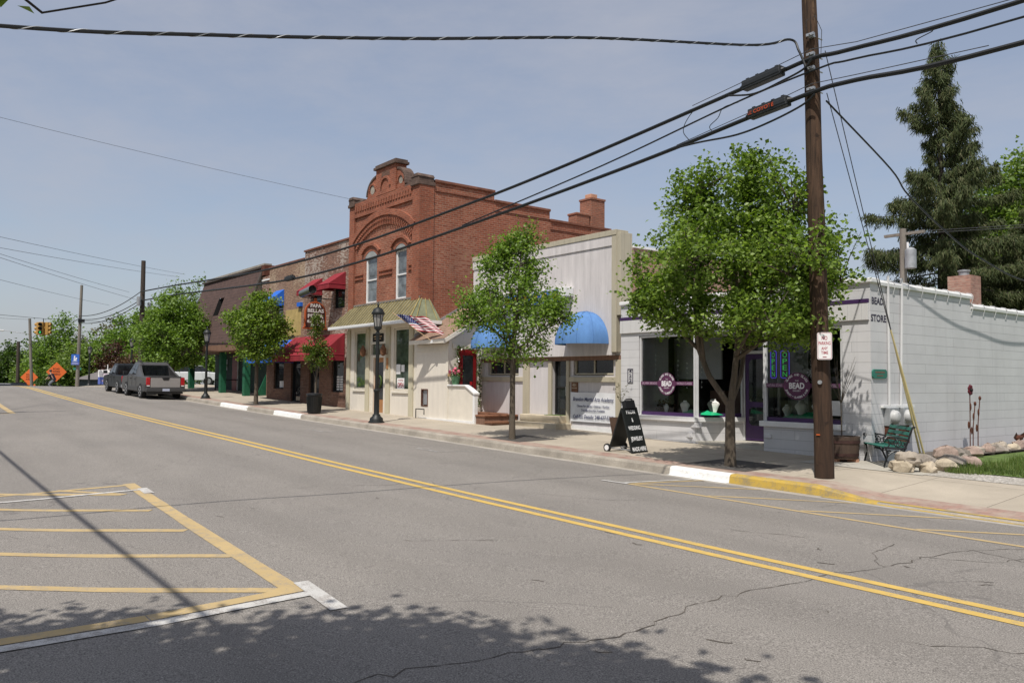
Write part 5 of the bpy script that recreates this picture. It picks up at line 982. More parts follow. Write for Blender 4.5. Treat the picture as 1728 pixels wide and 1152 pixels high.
def case(a, b, lab, prt):
    a, b = Vector(a), Vector(b); t = thing('splice_case', lab, 'cable case', (a+b)/2, 'black splice cases on the cables'); d = (b-a).normalized(); l = (b-a).length/2; s = Vector((0, 1, 0)); u_ = d.cross(s); u_ = -u_ if u_.z < 0 else u_
    mb = MB(); mb.obox((a+b)/2, d*l, s*.085, u_*.088); mb.obox((a+b)/2, d*l*.985, s*.095, u_*.05); mb.build('body', 'splice_black', t, bevel=.02)
    mb = MB()
    for i in range(4): c = a+(b-a)*(.12+.25*i)+u_*.10; mb.obox(c, d*.03, s*.03, u_*.025)
    mb.tube([a-d*.09, a], [.02, .06], 8); mb.tube([b, b+d*.09], [.06, .02], 8); mb.build('clamp', 'black_iron', t, bevel=.004)
    if prt: mb = MB(); text(mb, 'UZ', a+d*.05*0+(b-a)*.08-s*.0855-u_*.04*0+Vector((0, -.01, -.03)), d, u_, .08, .06); text(mb, 'COYOTE', (a+b)/2-d*.05-s*.0955+Vector((0, -.002, -.03)), d, u_, .42, .065, .02); mb.build('print', 'orange_print', t)
case((-9.15, 12.33, 7.22), (-8.34, 12.33, 7.29), 'ribbed black splice case on the upper cable bundle, no print', False); case((-9.02, 12.33, 6.66), (-8.22, 12.33, 6.72), 'black splice case with orange print on the lower cable bundle', True); case((-30.6, 12.36, 5.69), (-29.9, 12.36, 5.69), 'small black splice case far along the lower bundle, before the hanging pizza sign', False)
# service cable across the street (twisted, with bare spiral that glints)
SV = smoothpts([(-7.86, 12.32, 7.15), (-7.98, 12.28, 7.5), (-8.1, 12.2, 7.72), (-8.3, 11.4, 7.48), (-8.45, 7.9, 6.72), (-8.75, 5.2, 6.09), (-9.05, 2.72, 5.57), (-9.5, .81, 5.30), (-10.0, -3, 4.85), (-10.7, -9, 4.5)], 8)
cable('service_cable', 'black twisted service cable crossing high over the street to the brown pole', SV, .021, group='service cables'); mb = MB()
SVl = SV[16:]; ln = 0; path = []
for a, b in zip(SVl, SVl[1:]):
    d = (b-a); k = max(1, int(d.length/.02)); s = d.cross(Vector((0, 0, 1))).normalized(); q = s.cross(d).normalized()
    for i in range(k): ln += d.length/k; ph = ln*2*math.pi/.42; path.append(a+d*i/k+(s*math.cos(ph)+q*math.sin(ph))*.020)
mb.tube(path, .0055, 5); sp = mb.build('bare_neutral', 'galv', bpy.data.objects['service_cable'], True)
Q = thing('service_post', 'plain grey post beyond the near kerb holding the end of the service cable', 'utility pole', (-10.75, -9.05, .3), 'utility poles'); one('shaft', 'pole_grey', Q, 'tube', [(-10.75, -9.05, .1), (-10.75, -9.05, 4.7)], [.12, .10], 10)
# service drop and guy wires
cable('service_drop', 'black service drop running from the brown pole back along the white block wall', smoothpts([(-7.72, 12.68, 6.65), (-7.82, 15.0, 5.88), (-7.9, 15.85, 5.5), (-7.93, 17.7, 4.9), (-7.96, 19.2, 4.58), (-8.0, 22, 4.28), (-8.2, 29, 4.3)]), .016, group='service cables')
for i, dx in enumerate((-.03, .05)):
    t = thing('guy_wire', 'steel guy wire with %s yellow plastic guard beside the park bench' % ('a longer, higher' if i else 'a shorter, lower'), 'guy wire', (-7.75+dx, 16.0, .3), 'guy wires of the brown pole'); a, b = Vector((-7.75+dx*.3, 12.72, 7.55-.75*i)), Vector((-7.75+dx, 16.0, .25))
    one('wire', 'cable_grey', t, 'tube', [a, b], .008, 5); k0 = .985; k1 = (.70, .665)[i] if not i else .69; one('guard', 'guard_yellow', t, 'tube', [a.lerp(b, .61 if i else .66), a.lerp(b, .80)+Vector((.0, .015, -.0)), a.lerp(b, .97)], [.016, .022, .020], 8, smooth=True)
t = thing('parking_sign', 'small white and red no parking sign on the brown utility pole', 'sign', (-7.62, PY-.19, 2.43)); nx_, ux_ = Vector((.5, -.87, 0)), Vector((.87, .5, 0)); c = Vector((-7.61, PY-.185, 2.43))
mb = MB()
def rrect(c, ux, uz, w_, h_, r, d0, d1, n_):
    P = []
    for sx, sz, a0 in ((1, 1, 0), (-1, 1, 90), (-1, -1, 180), (1, -1, 270)):
        for k in range(5): q = R(a0+22.5*k); P.append((sx*(w_-r)+r*math.cos(q), sz*(h_-r)+r*math.sin(q)))
    m_ = MB(); k = len(P); m_.v = [tuple(c+ux*p[0]+uz*p[1]+n_*d0) for p in P]+[tuple(c+ux*p[0]+uz*p[1]+n_*d1) for p in P]; m_.f = [tuple(range(k-1, -1, -1)), tuple(range(k, 2*k))]+[(i, (i+1) % k, k+(i+1) % k, k+i) for i in range(k)]; return m_
Z = Vector((0, 0, 1)); rrect(c, ux_, Z, .115, .225, .03, 0, .006, nx_).build('plate', 'sign_white', t)
mb = MB(); q = rrect(c, ux_, Z, .106, .216, .025, .0062, .0072, nx_); q.build('border', 'sign_red', t); rrect(c, ux_, Z, .100, .210, .022, .0074, .0080, nx_).build('face', 'sign_white', t)
for s, z, wd, h in (('NO', .10, .09, .065), ('PARKING', .02, .185, .055), ('ANY', -.065, .10, .05), ('TIME', -.135, .11, .05)): text(mb, s, c+Z*z+nx_*.0085, ux_, Z, wd, h, .02, ext=.0005)
mb.tube([c+ux_*-.03-Z*.18+nx_*.009, c+ux_*.03-Z*.18+nx_*.009], .006, 4); mb.build('lettering', 'sign_red', t)
# wooden poles down the street
P = thing('utility_pole', 'dark wooden utility pole behind the street tree beside the parked grey pickup', 'utility pole', (-53.5, 12.5, 1.2), 'utility poles'); one('shaft', 'pole_dark', P, 'tube', [(-53.5, 12.5, .8), (-53.6, 12.5, 9.0)], [.165, .125], 12, smooth=True); mb = MB(); mb.tube([(-53.35, 12.25, 6.2), (-53.35, 12.25, 6.75)], .13, 10); mb.tube([(-53.3, 12.85, 6.0), (-53.3, 12.85, 6.4)], .12, 10); mb.build('splice_can', 'galv', P)
P = thing('utility_pole', 'leaning grey wooden utility pole with the blue library sign', 'utility pole', (-71.5, 12.1, .8), 'utility poles'); one('shaft', 'pole_grey', P, 'tube', [(-71.55, 12.1, .4), (-71.05, 12.11, 9.0)], [.145, .10], 12, smooth=True); one('insulator', 'black_iron', P, 'box', -71.2, -71.0, 11.95, 12.4, 6.1, 6.35)
P = thing('utility_pole', 'grey wooden utility pole behind the left orange diamond sign', 'utility pole', (-92.1, 11.7, 0), 'utility poles'); one('shaft', 'pole_grey', P, 'tube', [(-92.1, 11.7, -.6), (-92.0, 11.22, 7.5)], [.15, .12], 10, smooth=True); one('light_arm', 'steel', P, 'tube', [(-92, 11.2, 6.0), (-93, 9.2, 6.3)], .04, 6); one('light_head', 'sign_white', P, 'box', -93.3, -92.6, 7.9, 9.2, 6.2, 6.34, bevel=.03)
P = thing('utility_pole', 'short reddish-brown utility pole at the far left by the lawn', 'utility pole', (-110.2, 12.5, -1.5), 'utility poles'); one('shaft', 'pole_dark', P, 'tube', [(-110.2, 12.5, -2), (-110.2, 12.4, 5.9)], [.22, .17], 8)
for i, (z0, z1) in enumerate(((7.1, 6.6), (6.6, 6.35), (6.4, 6.05))): cable('overhead_cable', ['top', 'middle', 'lowest'][i]+' cable sagging from the dark pole to the leaning grey pole', [(-53.5, 12.4, z0), (-71.1, 12.0, z1)], .026, sag=.45, k=12)
cable('overhead_cable', 'cable dropping from the leaning grey pole toward the far intersection', [(-71.1, 12.0, 6.4), (-92, 11.3, 5.0)], .02, sag=.3, k=8)
D = thing('utility_pole', 'near-side utility pole with a crossarm, left of the picture', 'utility pole', (-29.5, -.9, .3), 'utility poles'); one('shaft', 'pole_wood', D, 'tube', [(-29.5, -.9, .1), (-29.5, -.9, 10.4)], [.19, .13], 12, smooth=True); mb = MB(); mb.box(-29.66, -29.55, -1.9, .75, 9.55, 9.7)
for y in (-1.8, -1.3, .1, .65): mb.tube([(-29.6, y, 9.7), (-29.6, y, 9.9)], .05, 8)
mb.build('crossarm', 'pole_grey', D)
E_ = thing('utility_pole', 'near-side utility pole behind the camera to the right', 'utility pole', (24, -1.2, 0), 'utility poles'); one('shaft', 'pole_wood', E_, 'tube', [(24, -1.2, -.2), (24, -1.2, 9)], [.19, .13], 12, smooth=True)
cable('overhead_cable', 'thick cable bundle along the near side of the street', [(-29.5, -1.02, 6.75), (-2, -1.12, 6.35), (24, -1.1, 6.75)], .036, sag=.12, k=10)
for i, (zs, e, lab) in enumerate([(6.6, (-61.97, 17.31, 9.4), 'thin grey wire passing just below the top of the dark pole'), (6.14, (-62.3, 16.9, 9.22), 'thin grey wire passing the dark pole a little lower'), (6.52, (-55.9, 12.24, 7.23), 'grey wire rising steeply to the dark pole from the left'), (6.46, (-54.0, 12.3, 6.6), 'second grey wire rising to the dark pole from the left'), (5.54, (-71.9, 14.3, 7.62), 'sagging wire passing behind the leaning grey pole'), (10.12, (-29.22, 14.42, 8.89), 'single thin wire running to the left pier of the brick gable')]):
    cable('service_wire', lab, [(-29.5, -.6, zs), e], .0085 if i != 5 else .006, 'cable_grey', 'thin wires crossing the street', 'wire', 5, .1, 10)
cable('service_wire', 'wire reaching the grey pole at the far left', [(-60, -8, 6.5), (-92, 11.2, 7.4)], .012, 'cable_grey', 'thin wires crossing the street', 'wire', 5, .3, 10)
# transformer pole behind the store
P = thing('utility_pole', 'grey pole with a transformer can behind the white store roof', 'utility pole', (-15.2, 30, 0), 'utility poles'); one('shaft', 'pole_grey', P, 'tube', [(-15.2, 30, 0), (-15.2, 30, 7.6)], [.16, .12], 10, smooth=True); one('crossarm', 'pole_grey', P, 'box', -15.9, -14.4, 29.94, 30.06, 7.35, 7.45); TR = one('transformer', 'galv', P, 'lathe', [(.05, 6.05), (.2, 6.08), (.2, 6.75), (.12, 6.82), (.05, 6.85)], (-14.85, 29.85, 0), 14, smooth=True); one('bushing', 'sign_white', TR, 'tube', [(-14.95, 29.85, 6.83), (-14.95, 29.85, 7.05)], .04, 6)
for i in range(2): cable('service_wire', ('upper' if not i else 'lower')+' thin wire running right from the transformer pole across the spruce', [(-14.8, 30, 7.45-.08*i), (14, 44, 8.3-.1*i)], .01, 'cable_grey', 'thin wires behind the store', 'wire', 4, .3, 8)

# ---------------------------------------------------------------- street lamps, bin, signs, bench, planters
def lamp_parts(t):
    L_ = dict(local=True)
    mb = MB(); mb.lathe([(.25, 0), (.25, .05), (.21, .08), (.20, .16), (.13, .22), (.115, .28)], (0, 0, 0), 16); mb.build('base', 'black_paint', t, True, **L_)
    mb = MB(); mb.lathe([(.10, .26), (.085, .3), (.085, .95), (.10, .97), (.10, 1.02), (.062, 1.05), (.055, 2.72), (.075, 2.74), (.075, 2.78), (.05, 2.8), (.045, 2.84), (.10, 2.9), (.12, 2.95)], (0, 0, 0), 14); mb.build('post', 'black_paint', t, True, **L_)
    mb = MB(); mb.lathe([(.10, 2.94), (.165, 3.36)], (0, 0, 0), 8, False); gl = mb.build('lantern_glass', 'lamp_glass', t, **L_)
    mb = MB()
    for i in range(8): q = R(45*i); mb.tube([(.104*math.cos(q), .104*math.sin(q), 2.94), (.172*math.cos(q), .172*math.sin(q), 3.37)], .011, 5)
    mb.lathe([(.12, 2.9), (.125, 2.97), (.10, 2.98)], (0, 0, 0), 8); mb.build('cage', 'black_paint', gl, **L_)
    mb = MB(); mb.lathe([(.17, 3.34), (.205, 3.36), (.205, 3.41), (.18, 3.43), (.145, 3.52), (.06, 3.57), (.03, 3.58), (.025, 3.62), (.045, 3.65), (.02, 3.69), (.005, 3.76)], (0, 0, 0), 16); mb.build('cap', 'black_paint', t, True, **L_)
l0 = thing('street_lamp', 'black lantern street lamp in front of the beige shop front', 'street lamp', (-22.58, 12.1, walk(-22.58, 12.1)-.02), 'black lantern street lamps'); lamp_parts(l0)
for x, y, s, lab in ((-39.4, 12.1, .94, 'black lantern street lamp before the green mansard shop'), (-54.3, 12.15, .86, 'black lantern street lamp standing above the dark pickup'), (-67.5, 12.2, .86, 'black lantern street lamp near the dark low roof and the library sign'), (-80, 13.5, .95, 'farthest black lantern lamp, behind the right orange diamond sign')):
    c = shallow(l0); c.location = (x, y, walk(x, y)-.02); c.scale = (s*.97,)*3; c['label'] = lab
b = thing('litter_bin', 'round black slatted litter bin at the kerb by the small tree', 'bin', (-27.4, 12.2, walk(-27.4, 12.2))); o_ = WL[b.name]; b.scale = (.86,)*3; mb = MB(); mb.lathe([(.25, .02), (.26, .06), (.30, .72), (.31, .74), (.27, .76), (.22, .74)], o_, 20); mb.build('body', 'black_iron', b, True); mb = MB()
for i in range(26): q = R(360/26*i); mb.tube([o_+Vector((.265*math.cos(q), .265*math.sin(q), .06)), o_+Vector((.312*math.cos(q), .312*math.sin(q), .70))], .014, 4)
mb.build('slats', 'black_paint', b); one('lid', 'black_iron', b, 'lathe', [(.30, .75), (.33, .77), (.32, .82), (.18, .86), (.17, .84)], o_, 20, smooth=True)
# A-frame sign with wheels; faces up-street right
A = thing('sandwich_board', 'black A-frame sandwich board with white letters and small wheels', 'sign board', (-12.6, 12.85, .31)); f1, f2 = Vector((-12.21, 12.58, .30)), Vector((-12.26, 13.10, .31)); fx = (f2-f1).normalized(); nrm = Vector((fx.y, -fx.x, 0)); top = .95; back = Vector((-.80, .0, 0)).normalized(); nb_ = -nrm
c1 = (f1+f2)/2; hw = (f2-f1).length/2; apex = c1+nb_*.30+Vector((0, 0, top)); uz = (apex-c1).normalized(); fn = fx.cross(uz); c2 = c1+nb_*.66
mb = MB(); mb.obox((c1+apex)/2, fx*hw, fn*.018, uz*((apex-c1).length/2)); mb.build('front_panel', 'black_paint', A, bevel=.006); uz2 = (apex-c2).normalized(); fn2 = fx.cross(uz2); mb = MB(); mb.obox((c2+apex)/2+uz2*.05, fx*hw*.96, fn2*.018, uz2*((apex-c2).length/2-.06)); mb.build('back_panel', 'black_paint', A, bevel=.006)
mb = MB(); mb.obox(apex+Vector((0, 0, .06)), fx*hw*.62, fn*.05, uz*.09); mb.tube([apex-fx*.12+Vector((0, 0, .15)), apex-fx*.10+Vector((0, 0, .18)), apex+fx*.10+Vector((0, 0, .18)), apex+fx*.12+Vector((0, 0, .15))], .018, 6); mb.build('handle', 'black_iron', A, bevel=.008)
mb = MB()
for s, k, wd in (('PROM', .86, .29), ('&', .68, .05), ('WEDDING', .505, .40), ('JEWELRY', .27, .40), ('MADE HERE', .045, .46)): text(mb, s, c1+uz*(k*(apex-c1).length)+fn*.0185*(1 if fn.dot(nrm) > 0 else -1), fx, uz, wd, .085, .03, ext=.002)
mb.build('lettering', 'sign_white', A); mb = MB()
for sg in (-1, 1): mb.obox(c1+fx*sg*(hw-.05)+Vector((0, 0, .0)), fx*.04, nrm*.03, Vector((0, 0, .03)))
mb.build('foot', 'black_iron', A)
for sg in (-1, 1):
    wc = c2+fx*sg*(hw+.02)+Vector((0, 0, .09)); w_ = MB(); w_.tube([wc-fx*.02, wc+fx*.02], .09, 16); w_ = w_.build('wheel', 'tyre', A); one('hub', 'sign_white', w_, 'tube', [wc-fx*.026, wc+fx*.026], .058, 14)
one('axle', 'steel', A, 'tube', [c2+fx*-hw+Vector((0, 0, .09)), c2+fx*hw+Vector((0, 0, .09))], .012, 6); mb = MB(); mb.tube([c2+fx*-.2+Vector((0, 0, .08)), c1+fx*-.2+Vector((0, 0, .06))], .012, 6); mb.tube([c2+fx*.2+Vector((0, 0, .08)), c1+fx*.2+Vector((0, 0, .06))], .012, 6); mb.build('brace', 'steel', A)
# wooden planter box behind the board
pl = thing('planter', 'tapered brown wooden planter box with a thin bare plant between the two shop fronts', 'planter', (-15.0, 15.05, walk(-15, 15))); o_ = WL[pl.name]; mb = MB(); k0, k1, hh_ = .15, .21, .50
mb.add([o_+Vector((sx*k, sy*k, z)) for k, z in ((k0, 0), (k1, hh_), (k1-.03, hh_), (k1-.05, hh_-.06)) for sx, sy in ((-1, -1), (1, -1), (1, 1), (-1, 1))], [(3, 2, 1, 0)]+[(4*i+j, 4*i+(j+1) % 4, 4*i+4+(j+1) % 4, 4*i+4+j) for i in range(3) for j in range(4)]+[(12, 13, 14, 15)]); mb.build('box', 'planter_wood', pl); one('soil', 'soil', pl, 'box', o_.x-.15, o_.x+.15, o_.y-.15, o_.y+.15, o_.z+hh_-.07, o_.z+hh_-.03)
def twiggy(par, base, h, n_, spread, seed, mat='bark', r=.012, fork=.4):
    rr = random.Random(seed); mb = MB(); b = Vector(base); f = b+Vector((rr.gauss(0, .01), rr.gauss(0, .01), h*fork)); mb.tube([b, f], [r, r*.8], 6); tips = []
    for i in range(n_):
        a = rr.random()*6.28; k = rr.uniform(.6, 1); e = f+Vector((math.cos(a)*spread*k, math.sin(a)*spread*k, h*(1-fork)*rr.uniform(.55, 1))); m_ = f.lerp(e, .5)+Vector((rr.gauss(0, .03), rr.gauss(0, .03), -.02)); mb.tube([f+Vector((0, 0, -.05*rr.random())), m_, e], [r*.6, r*.4, r*.15], 4); tips += [e, m_]
        for j in range(2): q = m_.lerp(e, rr.random()); e2 = q+Vector((rr.gauss(0, .08), rr.gauss(0, .08), rr.uniform(.03, .16))); mb.tube([q, e2], [r*.3, r*.12], 3); tips.append(e2)
    mb.build('stem', mat, par); return tips
tp = twiggy(pl, o_+Vector((0, 0, hh_-.05)), .95, 7, .22, 4, 'leaf_bare', .008, .45); leaves('foliage', [p+Vector((random.Random(i).gauss(0, .02), 0, random.Random(i+9).gauss(0, .02))) for i in range(4) for p in tp], .045, 'leaf_bare', pl, 2, .4)
bx, by = -8.83, 14.93; bz = walk(bx, by); bar = thing('barrel_planter', 'half whiskey barrel planter on red bricks at the white store corner', 'barrel planter', (bx, by, bz)); mb = MB(); ns = 22
mb.lathe([(.285, 0), (.305, .1), (.318, .22), (.327, .34), (.332, .43), (.305, .43), (.295, .38)], (bx, by, bz+.065), ns*2, True); mb.build('staves', 'barrel_wood', bar, True); mb = MB()
for z, r1, r2 in ((.05, .303, .31), (.30, .331, .333)): mb.lathe([(r1, z), (r2, z+.06)], (bx, by, bz+.065), 40, False); mb.lathe([(r1+.003, z), (r2+.003, z+.06)], (bx, by, bz+.065), 40, False)
mb.build('hoop', 'barrel_hoop', bar, True); one('soil', 'soil', bar, 'lathe', [(.30, .40), (.01, .42)], (bx, by, bz+.065), 20, False); mb = MB()
for a in (20, 140, 250): mb.box(bx+.2*math.cos(R(a))-.1, bx+.2*math.cos(R(a))+.1, by+.2*math.sin(R(a))-.05, by+.2*math.sin(R(a))+.05, bz, bz+.064)
mb.build('brick_foot', 'terracotta', bar); twiggy(bar, (bx, by, bz+.45), 1.65, 9, .36, 11, 'bark', .013, .42)
# cast iron bench
BX, BYY, ang = -8.0, 15.18, math.atan2(-.68, .73)   # seat line runs from the far front leg to the near one
bn = thing('park_bench', 'cast-iron bench with green wooden slats beside the white block wall', 'bench', (BX-.03, BYY-.05, walk(BX, 15)+.01), None, ang); bn.scale = (.9,)*3
mb_l = dict(local=True); W2 = .60
for sx in (-1, 1):
    x = sx*W2; fm = MB(); T = lambda P, r=.02, n_=6: fm.tube([(x, p[0], p[1]) for p in P], r, n_)
    T([(-.27, .0), (-.245, .10), (-.20, .22), (-.215, .34), (-.25, .40)]); T([(.20, .0), (.175, .10), (.12, .22), (.13, .34), (.17, .40)], .022); T([(-.27, .40), (-.1, .385), (.08, .37), (.16, .40)], .022); T([(.14, .37), (.20, .52), (.245, .66), (.29, .79), (.32, .82), (.345, .80)], .022)
    T([(-.20, .22), (-.12, .30), (-.04, .325), (.05, .30), (.12, .22)], .016); T([(-.245, .61), (-.28, .60), (-.275, .565), (-.24, .57), (-.20, .62), (-.05, .61), (.10, .585), (.20, .56)], .018); T([(-.22, .60), (-.17, .52), (-.16, .45), (-.19, .40)], .014)
    for cy, cz, r_ in ((.0, .49, .075), (-.105, .49, .032), (.105, .47, .035), (-.16, .31, .03), (.08, .32, .028), (.16, .46, .028)): fm.tube([(x, cy+r_*math.cos(R(30*i)), cz+r_*math.sin(R(30*i))) for i in range(13)], .010, 5)
    for i in range(6): q = R(60*i); fm.tube([(x, .015*math.cos(q), .49+.015*math.sin(q)), (x, .072*math.cos(q), .49+.072*math.sin(q))], .008, 4)
    fm.tube([(x-.008, 0, .49), (x+.008, 0, .49)], .022, 8); fm.build('iron_end', 'black_iron', bn, True, **mb_l)
for i in range(5): y = -.255+.092*i; one_ = MB(); one_.obox((0, y, .408-.012*math.sin(i*.8)), (W2-.004, 0, 0), (0, .036, 0), (0, 0, .011)); one_.build('seat_slat', 'bench_green', bn, bevel=.004, **mb_l)
for i in range(4): k = i/3; one_ = MB(); one_.obox((0, .165+.115*k, .485+.30*k-.01), (W2-.004, 0, 0), (0, .010, -.003), (0, .012, .034)); one_.build('back_slat', 'bench_green', bn, bevel=.004, **mb_l)
one_ = MB(); one_.tube([(-W2, -.05, .30), (W2, -.05, .30)], .010, 6); one_.build('tie_rod', 'black_iron', bn, **mb_l)
# boulders edging the bed, each one a thing
RK = [(-7.33, 14.33, .34, .24, .2, .06, 'rock_d', 'pale tan boulder under the big rounded one at the end of the rock edging'), (-7.02, 14.62, .24, .2, .16, .05, 'rock_d', 'cream boulder at the front corner beside the guy guards'), (-7.28, 14.42, .33, .25, .17, .30, 'rock_a', 'big smooth rounded grey-tan boulder lying on top at the bench end'), (-6.92, 15.05, .32, .24, .19, .08, 'rock_d', 'angular sandy boulder at the foot of the yellow guard'),
      (-7.35, 15.2, .3, .25, .18, .12, 'rock_c', 'dark brown boulder tucked behind the rounded top boulder'), (-7.1, 15.7, .40, .28, .2, .07, 'rock_c', 'broad grey-brown boulder at the near end of the lawn'), (-6.98, 16.1, .34, .26, .17, .06, 'rock_b', 'low pinkish boulder poking into the lawn'), (-7.45, 16.25, .36, .28, .24, .16, 'rock_b', 'tall pinkish white-topped boulder behind the guy guards'), (-7.6, 16.9, .34, .28, .2, .1, 'rock_c', 'flat brown boulder next to the tall pinkish one')]
kinds = ['rock_c', 'rock_b', 'rock_a', 'rock_b', 'rock_c', 'rock_a', 'rock_d', 'rock_b', 'rock_a', 'rock_c', 'rock_b', 'rock_d', 'rock_b']; nmk = {'rock_a': 'grey', 'rock_b': 'pinkish', 'rock_c': 'brown', 'rock_d': 'sandy'}
for i in range(13): RK.append((-7.74-.02*i+.06*math.sin(i*2.2), 17.5+.46*i, .27+.06*math.sin(i*1.7), .27, .17+.03*math.sin(i*2.9), .07, kinds[i], '%s %s fieldstone counting from the guy guards in the row along the white wall' % (nmk[kinds[i]], ORD[i])))
for i, (x, y, rx, ry, rz_, dz, m_, lab) in enumerate(RK):
    rr = random.Random(i*7+2); mb = MB(); mb.ball((x, y, walk(x, 15)+.035*min(1, max(0, (y-15)/3))+dz*.62+rz_*.22), (rx*.68, ry*.68, rz_*.78), 9 if i != 2 else 18, 6 if i != 2 else 12, .30, i*3+1, 3.2)
    if i != 2: mb.v = [(vx+rr.gauss(0, .012), vy+rr.gauss(0, .012), vz+rr.gauss(0, .010)) for vx, vy, vz in mb.v]
    o = mb.build('boulder', m_, None, i == 2, 0 if i == 2 else .022, 2); tag(o, lab, 'boulder', 'boulders edging the bed by the wall')
tag(sheet('planting_bed', 'soil', fr(-8.44, -7.6, .2), fr(16.6, 26, .4), lambda x, y: hillz(x, y)+.05), kind='structure')
def metal_flower(y, h, head, lab, x=-8.08):
    t = thing('garden_flower', lab, 'garden ornament', (x, y, .44), 'rusty metal flowers in the bed'); rr = random.Random(int(y*10)); z0 = .40
    one('stem', 'rust', t, 'tube', [(x, y, z0), (x+.0, y+.02, z0+h*.5), (x, y+.03+.1*(head == 'bud'), z0+h)], .011, 5); mb = MB()
    for k, zz in enumerate((.42, .72)): c = Vector((x, y+.05*(1 if k else -1), z0+h*zz)); mb.ball(c, (.015, .04, .085), 8, 6)
    mb.build('leaf', 'rust', t); c = Vector((x, y+.03+.1*(head == 'bud'), z0+h)); mb = MB()
    if head == 'bloom':
        for i in range(7): q = R(51.4*i); mb.ball(c+Vector((.01, .075*math.cos(q), .075*math.sin(q))), (.02, .048, .048), 8, 6)
        mb.build('bloom', 'dark_red', t); one('centre', 'dark', t, 'ball', c+Vector((.03, 0, 0)), .035, 8, 6)
    else: mb.ball(c, (.03, .035, .05), 8, 6); mb.build('bud', 'rust', t)
metal_flower(18.72, 1.30, 'bloom', 'tallest metal flower with a dark red bloom against the white wall'); metal_flower(18.86, 1.0, 'bud', 'straight metal flower stem with a closed bud, middle of the three'); metal_flower(19.1, 1.12, 'bud', 'bent metal flower stem with a small bud, rightmost of the three')
t = thing('garden_ornament', 'rusty metal bird ornament spread over the boulders by the wall', 'garden ornament', (-7.95, 20.9, .55)); mb = MB(); mb.ball((-7.95, 20.9, .60), (.07, .2, .07), 10, 8); mb.build('body', 'rust', t); mb = MB()
for sg in (-1, 1): mb.add([(-7.95, 20.9+sg*.05, .66), (-7.9, 20.9+sg*.25, .74), (-7.88, 20.9+sg*.48, .62), (-7.9, 20.9+sg*.36, .60), (-7.93, 20.9+sg*.2, .60), (-7.97, 20.9+sg*.05, .60)], [(0, 1, 2, 3, 4, 5)])
mb.build('wing', 'rust', t)

